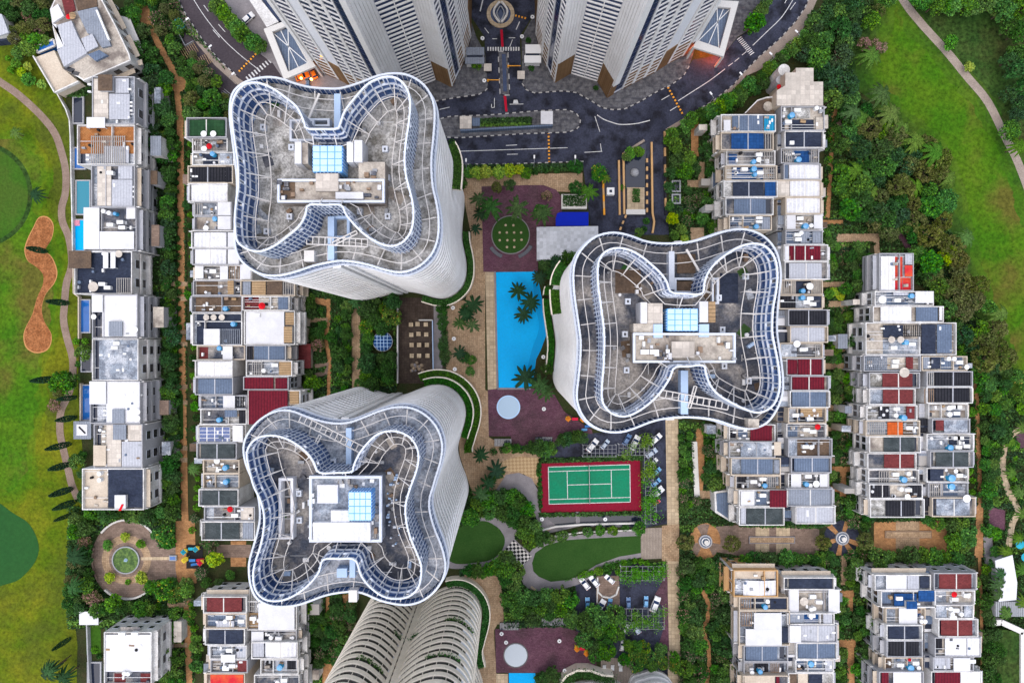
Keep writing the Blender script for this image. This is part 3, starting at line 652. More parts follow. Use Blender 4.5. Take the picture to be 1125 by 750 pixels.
    mb = MB().ring(at(off(I, .05), zf - .2), at(off(I, .05), zr + .9)).ring(at(off(I, -.25), zr + .9), at(off(I, -.25), zr - .1)).ring(at(off(I, .05), zr + .9), at(off(I, -.25), zr + .9)); mb.build('deck_wall', 'glass_blue', T)
    mb = MB()
    for i in range(ni):
        j = (i + 1) % ni; p, q = I[i], I[j]
        tt = i / ni
        if (i % 2) == 0 or True:
            mb.face([(*p, zr + 1.3), (*q, zr + 1.3), (*q, hi - 3.1), (*p, hi - 3.1)], 0)
            if i % 5 != 2: mb.face([(*p, hi - 2.6), (*q, hi - 2.6), (*q, hi - .9), (*p, hi - .9)], 0)
    mb.build('crown_glass', 'glass_blue', T)
    mb = MB(); If = resample(I, 168); Nf = normals(If)
    for i in range(168):
        p = If[i]; q = p + Nf[i] * .13
        mb.bar((*q, zf + .1), (*q, hi - .2), .17, .2)
        if i % 2 == 0:
            q2 = p - Nf[i] * .2; mb.bar((*q2, zr + .5), (*q2, hi - .2), .15, .16)
    mb.build('crown_fin', 'fin_white', T)
    for z_, w_ in ((zr + 1.2, .2), (hi - 5.0, .2), (hi - 2.85, .24)):
        mb = MB(); a, b = off(I, -.28), off(I, .08)
        mb.ring(at(a, z_), at(a, z_ + w_)[::1]).ring(at(a, z_ + w_), at(b, z_ + w_)).ring(at(b, z_ + w_), at(b, z_)); mb.build('crown_rail', 'fin_white', T)
    mb = MB(); a, b = off(I, .22), off(I, -.10)
    mb.ring(at(a, hi - .4), at(a, hi)).ring(at(a, hi), at(b, hi)).ring(at(b, hi), at(b, hi - .4)).ring(at(b, hi - .4), at(a, hi - .4)); mb.build('crown_rim', 'fin_white', T)
    # inward braces and the low frame they stand on
    fr = off(I, -3.3); fr2 = off(I, -1.7)
    for i in range(0, ni, 5):
        p, q = I[i] - NI[i] * .3, fr[i]
        if np.dot(NI[i], I[i] - I.mean(0)) < 0 and False: continue
        MB().bar((*p, hi - 2.8), (*q, zr + 2.4), .17, .18).bar((*q, zr + 2.4), (*q, zr), .14, .14).bar((*p, zr + 2.4), (*q, zr + 2.4), .13, .13).build('brace', 'strut_cream', T)
    mb = MB()
    for i in range(0, ni, 2): mb.bar((*fr[i], zr + 2.4), (*fr[(i + 2) % ni], zr + 2.4), .13, .15).bar((*fr2[i], zr + 4.4), (*fr2[(i + 2) % ni], zr + 4.4), .13, .15)
    mb.build('brace_rail', 'strut_cream', T)
    return T
def pbox(T, name, x0, y0, x1, y1, z0, z1, m, zpx=None, wall=0.0, mt=None):
    """box on the roof of T whose top reads x0..x1, y0..y1 at height zpx"""
    zz = z1 if zpx is None else zpx
    a, b = W2(x0, y0, zz), W2(x1, y1, zz); mb = MB()
    if wall:
        X0, X1, Y0, Y1 = min(a[0], b[0]), max(a[0], b[0]), min(a[1], b[1]), max(a[1], b[1])
        mb.box(X0, X0 + wall, Y0, Y1, z0, z1).box(X1 - wall, X1, Y0, Y1, z0, z1).box(X0 + wall, X1 - wall, Y0, Y0 + wall, z0, z1).box(X0 + wall, X1 - wall, Y1 - wall, Y1, z0, z1)
    else: mb.box(a[0], b[0], a[1], b[1], z0, z1)
    return mb.build(name, m, T)
def hatch(T, x, y, z, w=6):
    o = pbox(T, 'roof_hatch', x - w / 2, y - w * .55, x + w / 2, y + w * .55, z, z + 1.0, 'fin_white', wall=.32)
    pbox(o, 'hatch_cover', x - w / 2 + 1.3, y - w * .55 + 1.3, x + w / 2 - 1.3, y + w * .55 - 1.3, z, z + .5, 'screed_dark', zpx=z + 1.0)
def tank(T, x0, y0, x1, y1, z0, z1):
    o = pbox(T, 'water_tank', x0, y0, x1, y1, z0, z1 - .05, 'tank_blue', zpx=z1)
    nx, ny = 4, 4
    for i in range(nx):
        for j in range(ny):
            if rnd.random() < 1:
                a0, a1 = x0 + (x1 - x0) * (i + .06) / nx, x0 + (x1 - x0) * (i + .94) / nx
                b0, b1 = y0 + (y1 - y0) * (j + .06) / ny, y0 + (y1 - y0) * (j + .94) / ny
                pbox(o, 'tank_panel', a0, b0, a1, b1, z1 - .04, z1 + .06, 'tank_top', zpx=z1)
    mb = MB()
    for i in range(1, 8):
        t = i / 8
        for (p, q) in (((x0, y0), (x1, y0)), ((x1, y0), (x1, y1)), ((x1, y1), (x0, y1)), ((x0, y1), (x0, y0))):
            w = W2(p[0] + (q[0] - p[0]) * t, p[1] + (q[1] - p[1]) * t, z1); mb.box(w[0] - .09, w[0] + .09, w[1] - .09, w[1] + .09, z0, z1 - .1)
    mb.build('tank_rib', 'tank_top', o)
def truss(T, a, b, z, w=1.4):
    A, B = np.array(W2(*a, z)), np.array(W2(*b, z)); d = (B - A) / np.linalg.norm(B - A); nn = np.array((-d[1], d[0])); L = np.linalg.norm(B - A)
    mb = MB()
    for s_ in (-1, 1): mb.bar((*(A + nn * s_ * w / 2), z), (*(B + nn * s_ * w / 2), z), .2, .3)
    k = int(L / 1.1)
    for i in range(k + 1):
        p = A + d * L * i / k; mb.bar((*(p - nn * w / 2), z), (*(p + nn * w / 2), z), .16, .2)
    mb.build('gantry', 'strut_cream', T)
def strip(T, name, a, b, w, z, m, h=.3):
    A, B = W2(*a, z), W2(*b, z); MB().bar((*A, z), (*B, z), w, h).build(name, m, T)
UO = [(253.5, 109.7), (257.8, 99.3), (267.3, 91.5), (279.5, 87), (295, 85), (309, 87), (324.6, 92.3), (340, 96), (357.5, 97.5), (374.8, 97.2), (397, 90.5), (414.7, 83.7), (430.3, 81), (446, 82.3), (459.8, 88.9), (470, 99.3), (476.2, 114.9), (477, 132), (475.4, 153), (473.6, 172), (473.6, 189.4), (475, 205), (478.8, 222), (481.4, 239.7), (480.6, 260.5), (474.5, 277.8), (463, 290), (449.4, 297), (437, 298.6), (423, 296), (406, 290.8), (390, 287.4), (375, 286), (362.7, 287.4), (343.6, 291.7), (328, 297), (312.4, 301.2), (298.6, 302.5), (284.7, 300), (270.8, 291.7), (262, 281.3), (258.3, 269), (257.8, 257), (258.7, 239.7), (260.4, 218.9), (260.4, 196.4), (257.8, 172), (254.3, 144.4), (252.6, 127)]
UI = [(262, 205), (261.3, 179), (257.8, 153), (255, 132), (255, 115), (260.4, 101), (269, 93.2), (279.5, 91), (289.9, 93.2), (302, 99.3), (314, 108), (324.6, 116.6), (330.6, 127), (334, 135.7), (336.7, 141.5), (353, 142), (370.5, 141.5), (374, 135.7), (378.3, 123.6), (387, 111.4), (402.5, 94), (414.7, 87), (426.8, 84.5), (437, 87), (445, 95), (449.4, 106), (450, 120), (448.5, 135.7), (445.9, 153), (444, 172), (445, 189.4), (448.5, 205), (452.8, 222.3), (453.7, 239.7), (451, 253.6), (444, 264), (433.8, 269.5), (423.4, 269), (411, 264), (399, 255.8), (388.7, 245.6), (380, 235), (374.8, 225), (356, 224.6), (338.4, 225), (335, 236.2), (328, 248.4), (315.9, 258.8), (302, 269), (288, 275.2), (277.7, 275.2), (267.3, 270.9), (260.4, 264), (258.3, 250), (258.3, 236.2), (260.4, 215.4)]
RO = [(630.5, 297), (634, 283), (641.8, 271), (654, 260.6), (667.8, 256.3), (680, 256.3), (693.8, 259.7), (707.7, 264.9), (723.3, 267.5), (745.8, 267.5), (763, 265), (780.5, 259.7), (796, 254.5), (810, 252.3), (822, 252.8), (836, 258), (846.4, 266.7), (853.3, 278), (856.8, 291.8), (857.6, 305.7), (855.9, 323), (854, 342), (853.5, 364), (855.9, 382.3), (858.5, 399.7), (860, 417), (859.4, 432.6), (854, 448.2), (844.6, 462), (832.5, 469), (818.6, 470.4), (803, 466.4), (787.4, 461.2), (770, 458.6), (748, 457.8), (726.8, 460), (712.9, 463.8), (697.3, 469.9), (683.4, 473.9), (667.8, 473.9), (654, 469), (643.5, 460.4), (636.6, 448.2), (634, 434.4), (635.7, 417), (637.5, 399.7), (638.4, 378.9), (637.5, 366.4), (634, 342), (631, 319.6)]
RI = [(664.4, 375), (663.5, 357.7), (660, 331.7), (657.4, 310.9), (657.4, 291.8), (660.9, 281.4), (667.8, 275.3), (678.2, 272.7), (690.4, 274.5), (702.5, 280.5), (714.6, 290), (725, 299.6), (732, 309), (737, 321), (754, 323), (771.8, 322.6), (774.4, 310.9), (778.8, 298.8), (787.4, 288.4), (799.6, 278.8), (813.4, 271), (827.3, 267.9), (839.4, 270), (848, 278), (852.5, 288.4), (854, 304), (852.5, 319.6), (849, 340.4), (848.2, 364), (850.7, 378.9), (854.2, 396.2), (856.4, 413.6), (855.9, 429), (850.7, 443), (841.2, 450.8), (830.8, 452.6), (818.6, 449), (803, 441.3), (789, 432.6), (780.5, 422.2), (776, 410), (773.5, 401), (757, 402), (741, 403.4), (735.5, 415.3), (725, 430.9), (712.9, 443), (699, 452.6), (687, 456.9), (674.8, 455), (666, 448), (661.8, 437.8), (661.8, 422), (663.5, 403)]
LO = [(267.8, 496.9), (268.7, 484.8), (273.9, 474.4), (282.5, 464), (294.7, 455.3), (308.6, 451), (320.7, 451.8), (334.6, 457), (350.2, 462.2), (367.5, 465.3), (384.8, 464), (403.9, 457), (419.5, 451), (435, 447.5), (450.7, 448.3), (464.6, 454.4), (476.7, 465.7), (483.6, 479.6), (485.4, 493.4), (482.8, 509), (478.4, 523), (475, 535), (471.5, 547), (471.5, 561), (476.7, 580), (483.6, 597.4), (488, 613), (488.8, 625.2), (484.5, 639), (475, 651.2), (462.8, 659.8), (449, 663.7), (435, 663), (417.7, 659), (398.7, 651), (384.8, 649.4), (367.5, 651.2), (353.6, 654.6), (339.8, 659.8), (325.9, 664.2), (308.6, 666), (294.7, 664), (282.5, 657.2), (276.5, 646), (273.9, 632), (273.9, 618.2), (277.3, 604.4), (282.5, 587), (285.7, 569.7), (285, 552.3), (281, 535), (271.3, 512.5)]
LI = [(271.3, 502), (273, 491.7), (279, 483.9), (287.7, 479.6), (299.9, 478.7), (312, 481.3), (324, 487.4), (336.3, 496.9), (344, 507.3), (350, 519), (368, 519.6), (386.6, 518.2), (389, 510.8), (397, 495.2), (412.5, 478.7), (426.4, 473.8), (440, 475.2), (450.7, 481.3), (457.6, 491.7), (459.4, 503.8), (456.8, 517.7), (450.5, 535), (445.5, 552.3), (445.5, 569.7), (449.8, 588.8), (456.8, 606), (462, 620), (462, 633.8), (458.5, 646), (449, 654.6), (435, 657.2), (421.2, 654.6), (407.3, 645), (397, 632), (390, 614.6), (372, 613.4), (354.5, 614.4), (350.2, 627), (341.5, 639), (329.4, 649.4), (315.5, 657.2), (301.6, 659.8), (289.5, 657.2), (280.8, 647.7), (278.2, 632), (280.8, 616.5), (286, 601), (289.5, 583.6), (290.3, 566.2), (286, 548.9), (278, 531)]
def win_pat(t, k):
    """long balcony windows on stretches of the curve, alternating from floor to floor"""
    u = (t * 8) % 1.0
    return .08 < u < (.82 if k % 2 else .76)
hu, hr, hl = 77.0, 74.0, 70.0
TU = wing_tower('residential_tower', 'white wing-shaped tower with beige weathered roof, beside the road with the dark traffic island', UO, UI, hu, roofmat='screed', terr='screed', win=win_pat, waist=((372, 286), (366, 97.5)))
TR = wing_tower('residential_tower', 'white wing-shaped tower with dark navy roof decks, curving above the turquoise pool', RO, RI, hr, roofmat='screed_dark', terr='screed_dark', win=win_pat, waist=((748, 458), (746, 268)))
TL = wing_tower('residential_tower', 'white wing-shaped tower with blue-grey roof and ribbed plant room, beside the oval lawns', LO, LI, hl, roofmat='screed_dark', terr='screed_cool', win=win_pat, waist=((370, 465), (376, 650)))
sh = [(inv(*(np.array(W2(x, y, hl)) + np.array((4.4, -59.5))), hl)) for x, y in LO]
xr_ = max(p[0] for p in sh); sh = [(xr_ - (xr_ - x) * .88, y + {8: 6, 9: 17, 10: 6}.get(i, 0)) for i, (x, y) in enumerate(sh)]
TB = wing_tower('residential_tower', 'cream balcony tower leaning out of the frame, planted ledges on its facade', sh, None, hl, crown=False, mats=('tower_cream',), roofmat='screed', terr='screed', ledge=.30, band=1.5, mull=3, win=lambda t, k: ((t * 7 + .1 + .05 * (k % 2)) % 1.0) < .80, waist=(sh[9], sh[36]))
# plant on the roofs
def zr(h): return h - 1.2
z = zr(hu)
tank(TU, 343.6, 160, 376, 189, z + .8, z + 5.0)
pbox(TU, 'plant_room', 305, 197, 422, 222, z, z + 4.2, 'screed_pale', wall=None or 0); pbox(TU, 'parapet_wall', 304.6, 196.6, 422.4, 222.4, z + 4.21, z + 5.0, 'fin_white', wall=.4)
pbox(TU, 'plant_room', 394, 178, 423, 197, z, z + 4.2, 'screed_pale'); pbox(TU, 'plant_room', 323.7, 155.6, 331, 180, z, z + 4.8, 'tank_white'); pbox(TU, 'plant_room', 331.4, 157, 338.4, 180, z, z + 4.4, 'screed_pale'); pbox(TU, 'plant_room', 389, 154, 398, 178, z, z + 5.0, 'tank_white'); pbox(TU, 'plant_room', 381, 156, 388, 178, z, z + 4.4, 'tower_shaft')
pbox(TU, 'sheet_roof', 346.7, 190.5, 371.7, 210, z + 4.25, z + 5.1, 'roof_cream'); pbox(TU, 'sheet_roof', 368.6, 211, 399, 218.4, z + 4.3, z + 5.2, 'tank_white'); pbox(TU, 'open_pit', 307, 199, 324, 218, z + 4.21, z + 4.3, 'screed_brown'); pbox(TU, 'low_wall', 318, 131, 345, 155, z, z + 1.1, 'fin_white', wall=.4)
for x, y in ((288.5, 139.5), (319.7, 161.5), (422.8, 163.5), (425, 195), (395, 232), (425.6, 237.5), (317.8, 237.7), (292.5, 254)): hatch(TU, x, y, z)
z = hu - 2.6
pbox(TU, 'waist_wall', 367, 103, 374, 141, z, z + 2.2, 'rail_blue'); pbox(TU, 'waist_wall', 360, 238, 367, 286, z, z + 2.2, 'rail_blue'); pbox(TU, 'stair_wall', 337, 130, 362, 139, z, z + 2.0, 'fin_white', wall=.4); truss(TU, (337, 264), (404, 267), hu - .3); truss(TU, (366, 268), (392, 255), hu - .2, .6); strip(TU, 'waist_beam', (351, 103), (339, 131), .4, hu - .8, 'strut_cream'); pbox(TU, 'hoist', 334, 275, 345, 287, z, z + 3, 'strut_cream'); pbox(TU, 'stair_wall', 362, 237, 384, 262, z, z + 1.5, 'rail_blue', wall=.5)
z = zr(hr)
tank(TR, 733, 339, 766.7, 363.4, z + .8, z + 5.0)
pbox(TR, 'plant_room', 696, 366, 808, 398, z, z + 4.0, 'screed_pale'); pbox(TR, 'parapet_wall', 695.6, 365.6, 808.4, 398.4, z + 4.01, z + 4.8, 'fin_white', wall=.4); pbox(TR, 'plant_room', 696, 355.4, 728, 365.4, z, z + 4.2, 'screed_pale'); pbox(TR, 'plant_room', 703.7, 332, 711, 355, z, z + 4.8, 'tank_white'); pbox(TR, 'plant_room', 711.4, 333, 728, 355, z, z + 4.4, 'roof_cream'); pbox(TR, 'plant_room', 768.5, 331, 778, 354, z, z + 4.8, 'tank_white'); pbox(TR, 'plant_room', 778.4, 331, 786, 354, z, z + 4.2, 'roof_tan'); pbox(TR, 'plant_room', 718, 356, 728, 371, z + 4.02, z + 4.6, 'rail_blue'); pbox(TR, 'plant_room', 768, 356, 779, 370, z, z + 4.5, 'rail_blue')
pbox(TR, 'sheet_roof', 738, 375, 763, 393, z + 4.05, z + 5.0, 'roof_cream'); pbox(TR, 'roof_duct', 704, 384, 713, 389, z + 4.1, z + 5.0, 'ac_white'); pbox(TR, 'roof_duct', 714, 384, 724, 389, z + 4.1, z + 5.0, 'ac_white'); pbox(TR, 'low_wall', 782, 305, 790, 334, z, z + 1.1, 'fin_white', wall=.4)
for x, y in ((690, 331), (686.8, 367), (688.5, 406.5), (820, 303.5), (823, 418.5), (796, 402), (790, 327), (794, 362)): hatch(TR, x, y, z)
pbox(TR, 'deck_panel', 791, 300, 811, 333, z + .02, z + .10, 'roof_navy'); pbox(TR, 'deck_panel', 676, 296, 704, 322, z + .02, z + .10, 'screed_brown')
z = hr - 2.6
pbox(TR, 'waist_wall', 735, 276, 741, 318, z, z + 2.2, 'fin_white'); pbox(TR, 'waist_wall', 748, 407, 756, 455, z, z + 2.2, 'rail_blue'); truss(TR, (725, 432), (800, 446), hr - .3); truss(TR, (764, 424), (757, 448), hr - .2, .5); strip(TR, 'waist_beam', (754, 274), (770, 301), .4, hr - .8, 'strut_cream'); pbox(TR, 'planter_bed', 743, 309, 768, 321, z, z + 1.6, 'screed_brown'); pbox(TR, 'stair_wall', 741, 305, 770, 322, z, z + 2.0, 'fin_white', wall=.4); pbox(TR, 'hoist', 822, 460, 834, 470, hr - 1, hr + 1.2, 'screed_pale'); pbox(TR, 'planter_bed', 744, 279, 764, 300, z, z + .4, 'screed_brown')
z = zr(hl)
pbox(TL, 'plant_room', 340, 523, 419, 595, z, z + 4.4, 'screed_cool'); pbox(TL, 'parapet_wall', 339.6, 522.6, 419.4, 595.4, z + 4.41, z + 5.4, 'fin_white', wall=.5); tank(TL, 383, 540, 408, 571.5, z + 4.42, z + 8.0)
pbox(TL, 'sheet_roof', 348.5, 532.5, 371, 552.5, z + 4.45, z + 5.8, 'roof_white'); pbox(TL, 'sheet_roof', 343.7, 573.6, 407, 594, z + 4.45, z + 5.9, 'roof_white'); pbox(TL, 'sheet_roof', 363.5, 560.4, 384, 573.2, z + 4.45, z + 5.6, 'roof_white'); pbox(TL, 'low_wall', 306, 525, 322, 592, z, z + 2.2, 'tower_shaft', wall=.5)
for x, y in ((328, 542), (341, 552), (328.5, 571.5), (322, 556)): hatch(TL, x, y, z)
for i in range(26):
    x, y = 424 + 14 * rnd.random() ** 1, 515 + 85 * rnd.random(); w = 1 + 1.6 * rnd.random()
    pbox(TL, 'stored_panel', x, y, x + w * 1.5, y + w, z, z + .5 + rnd.random(), rnd.choice(['rail_blue', 'tank_top', 'fin_white']))
z = hl - 2.6
pbox(TL, 'waist_wall', 380, 470, 386, 516, z, z + 2.2, 'rail_blue'); pbox(TL, 'waist_wall', 384, 612, 390, 634, z, z + 2.2, 'rail_blue'); truss(TL, (330, 459), (398, 494), hl - .3); truss(TL, (352, 478), (345, 491), hl - .2, .5); pbox(TL, 'hoist', 383, 648, 392, 661, hl - 1, hl + .8, 'strut_cream'); pbox(TL, 'condenser', 370, 624, 381, 634, z, z + 2, 'rail_blue'); pbox(TL, 'roof_hatch', 359, 504, 369, 512, z, z + 1, 'fin_white', wall=.4)
# small plant, pipes and patched curbs scattered over the roof decks
def roof_litter(T, inner, h, n, seed, avoid):
    r_ = random.Random(seed); I = [tuple(p) for p in smooth_loop(inner, 120)]; z = h - 1.2; xs = [p[0] for p in I]; ys = [p[1] for p in I]; k = 0
    Is = [((x - sum(xs) / len(xs)) * .92 + sum(xs) / len(xs), (y - sum(ys) / len(ys)) * .92 + sum(ys) / len(ys)) for x, y in I]
    while k < n:
        x, y = r_.uniform(min(xs), max(xs)), r_.uniform(min(ys), max(ys))
        if not inside(Is, x, y) or any(a - 3 < x < c + 3 and b - 3 < y < d + 3 for a, b, c, d in avoid): continue
        k += 1; q = r_.random(); X, Y = W2(x, y, z)
        if q < .35: MB().obox((X, Y), r_.choice([0, 1.57, .6]), r_.uniform(.5, 1.5), r_.uniform(.4, .9), z + .01, z + r_.uniform(.3, 1.2)).build('roof_unit', r_.choice(['metal_grey', 'ac_white', 'screed_dark', 'rail_blue', 'wood']), T)
        elif q < .6: a = r_.choice([0, 1.57]); L = r_.uniform(2, 6); MB().bar((X, Y, z + .15), (X + L * math.cos(a) * .6, Y + L * math.sin(a) * .6, z + .15), .12, .12).build('pipe', r_.choice(['strut_cream', 'metal_grey', 'ac_white']), T)
        elif q < .8: MB().cyl(X, Y, r_.uniform(.2, .5), z + .01, z + .6, 10).build('vent_cowl', r_.choice(['metal_grey', 'ac_white']), T)
        else: MB().obox((X, Y), r_.uniform(0, 3), r_.uniform(1.5, 3.5), r_.uniform(1, 2.4), z + .012, z + .03 + .01 * r_.random()).build('roof_patch', r_.choice(['screed_brown', 'screed_dark', 'screed_pale', 'screed_cool', 'leaf_dark']), T)
roof_litter(TU, UI, hu, 60, 3, [(303, 150, 426, 224)]); roof_litter(TR, RI, hr, 70, 4, [(694, 328, 810, 400)]); roof_litter(TL, LI, hl, 60, 5, [(338, 520, 421, 597)])
for T_u, h_u, boxes in ((TU, hu, [(308, 200, 345, 219), (373, 198, 393, 209), (400, 180, 421, 219)]), (TR, hr, [(698, 368, 736, 382), (765, 368, 806, 396), (716, 385, 737, 396)]), (TL, hl, [(342, 525, 347, 592), (372, 526, 417, 538), (409, 540, 417, 592)])):
    for b_ in boxes:
        for i in range(9):
            x, y = rnd.uniform(b_[0], b_[2]), rnd.uniform(b_[1], b_[3]); X, Y = W2(x, y, h_u + 3); z0 = h_u - 1.2 + (4.42 if T_u is TL else 4.24); MB().obox((X, Y), rnd.choice([0, 1.57]), rnd.uniform(.4, 1.2), rnd.uniform(.3, .8), z0, z0 + rnd.uniform(.3, .9)).build('roof_unit', rnd.choice(['metal_grey', 'ac_white', 'screed_dark', 'tank_white', 'wood']), T_u)
# planted terraces round the tower feet
def podium_hedge(T, outer, h, t0, t1, d=2.2, hz=4.0, w=2.3, zb=0):
    O = ccw(smooth_loop(P2(outer, h), 150)); i0, i1 = int(t0 * 150), int(t1 * 150)
    A = off(O, d)[i0:i1]; Bq = off(O, d + w)[i0:i1]; C_ = off(O, d + w + .28)[i0:i1]
    mb = MB().ring(at(Bq, hz + .25), at(C_, hz + .25), closed=False).ring(at(C_, hz + .25), at(C_, zb), closed=False).ring(at(Bq, zb), at(Bq, hz + .25), closed=False)
    for k in (0, -1): mb.face([(*Bq[k], zb), (*C_[k], zb), (*C_[k], hz + .25), (*Bq[k], hz + .25)])
    if zb: mb.ring(at(off(O, -.2)[i0:i1], zb), at(C_, zb), closed=False)
    mb.build('planter_wall', 'tower_cream', T)
    rs = np.random.RandomState(int(t0 * 991) + 3); m = len(A); V = []; N_ = m * 60
    u = rs.rand(N_) * (m - 1.01); k = u.astype(int); f = (u - k)[:, None]; v = rs.rand(N_)[:, None]
    P = (A[k] * (1 - f) + A[k + 1] * f) * (1 - v) + (Bq[k] * (1 - f) + Bq[k + 1] * f) * v
    zz = hz - .25 + .6 * rs.rand(N_)
    leaf_mesh('hedge', np.c_[P, zz], .45, 'hedge_green', rs, T, up=1.2)
    mb = MB().ring(at(A, hz - .3), at(Bq, hz - .3), closed=False); mb.build('planter_soil', 'leaf_dark', T)
def leaf_quads(P, size, rs, out=None, up=.7, jitter=.8):
    n = len(P)
    N_ = rs.randn(n, 3) * jitter; N_[:, 2] += up
    if out is not None: N_ += out * .7
    N_ /= np.linalg.norm(N_, axis=1, keepdims=True) + 1e-9
    a = np.cross(N_, rs.randn(n, 3)); a /= np.linalg.norm(a, axis=1, keepdims=True) + 1e-9
    b = np.cross(N_, a); s = size * (.6 + .8 * rs.rand(n, 1))
    V = np.stack([P - a * s * .5, P + b * s * .33, P + a * s * .5, P - b * s * .33], 1).reshape(-1, 3)
    return V
def leaf_mesh(name, P, size, m, rs, parent=None, out=None, up=.7, loc=None, mats=None, mi=None):
    V = leaf_quads(np.asarray(P, float), size, rs, out, up)
    return quads(name, V, mats or [m], parent, loc, mi)
def quads(name, V, mats, parent=None, loc=None, mi=None):
    n = len(V) // 4; me = bpy.data.meshes.new(name)
    if loc is not None: V = V - np.array(loc)
    me.vertices.add(len(V)); me.vertices.foreach_set('co', V.astype(np.float32).ravel())
    me.loops.add(len(V)); me.loops.foreach_set('vertex_index', np.arange(len(V), dtype=np.int32))
    me.polygons.add(n); me.polygons.foreach_set('loop_start', np.arange(0, len(V), 4, dtype=np.int32)); me.polygons.foreach_set('loop_total', np.full(n, 4, dtype=np.int32))
    for k in mats: me.materials.append(M[k])
    if mi is not None: me.polygons.foreach_set('material_index', np.asarray(mi, dtype=np.int32))
    me.update(calc_edges=True)
    return link(name, me, parent, loc)
def trange(outer, h, pts):
    """share of the way round the tower outline at which the given pixels lie"""
    O = ccw(smooth_loop(P2(outer, h), 150)); r = []
    for p in pts:
        w = np.array(W2(*p, h)); r.append(int(np.argmin(np.linalg.norm(O - w, axis=1))) / 150)
    return r
def hedge_between(T, outer, h, a, b, **k):
    t0, t1 = trange(outer, h, [a, b])
    if t1 < t0:
        podium_hedge(T, outer, h, t0, 1.0, **k); 
        if t1 > .04: podium_hedge(T, outer, h, 0, t1, **k)
    else: podium_hedge(T, outer, h, t0, t1, **k)
hedge_between(TU, UO, hu, (408, 291), (474, 180), d=.6, hz=3.0, w=1.7); hedge_between(TU, UO, hu, (474, 158), (466, 94), d=.3, hz=39.0, w=2.0, zb=37.5)
hedge_between(TR, RO, hr, (634, 285), (634, 434), d=.7, hz=3.2, w=1.7); hedge_between(TR, RO, hr, (641, 272), (634, 340), d=.3, hz=39.0, w=2.1, zb=37.5)
hedge_between(TL, LO, hl, (472, 560), (410, 455), d=2.2, hz=2.4, w=2.2); hedge_between(TL, LO, hl, (477, 530), (418, 451), d=.5, hz=5.0, w=1.8)
for fz, ta, tb in ((.36, 8, 10), (.36, 13, 16), (.66, 12, 15), (.66, 6, 8), (.12, 4, 5)):
    Ob = ccw(smooth_loop(P2(sh, hl), 150)); t0, t1 = trange(sh, hl, [sh[tb], sh[ta]]); kk = np.arange(int(min(t0, t1) * 150), int(max(t0, t1) * 150) + 1)
    if len(kk) < 60:
        rs_ = np.random.RandomState(ta); nfb = int(hl / 3.2) - 1; zz = int(fz * nfb) * (hl - 3.0) / nfb + 1.5; q_ = off(Ob, .15)[np.repeat(kk, 30)]; leaf_mesh('balcony_plant', np.c_[q_ + rs_.randn(len(q_), 2) * .35, zz + rs_.rand(len(q_)) * .9], .45, 'leaf_mid', rs_, TB)
hedge_between(TB, sh, hl, sh[24], sh[12], d=.7, hz=3.0, w=1.9)
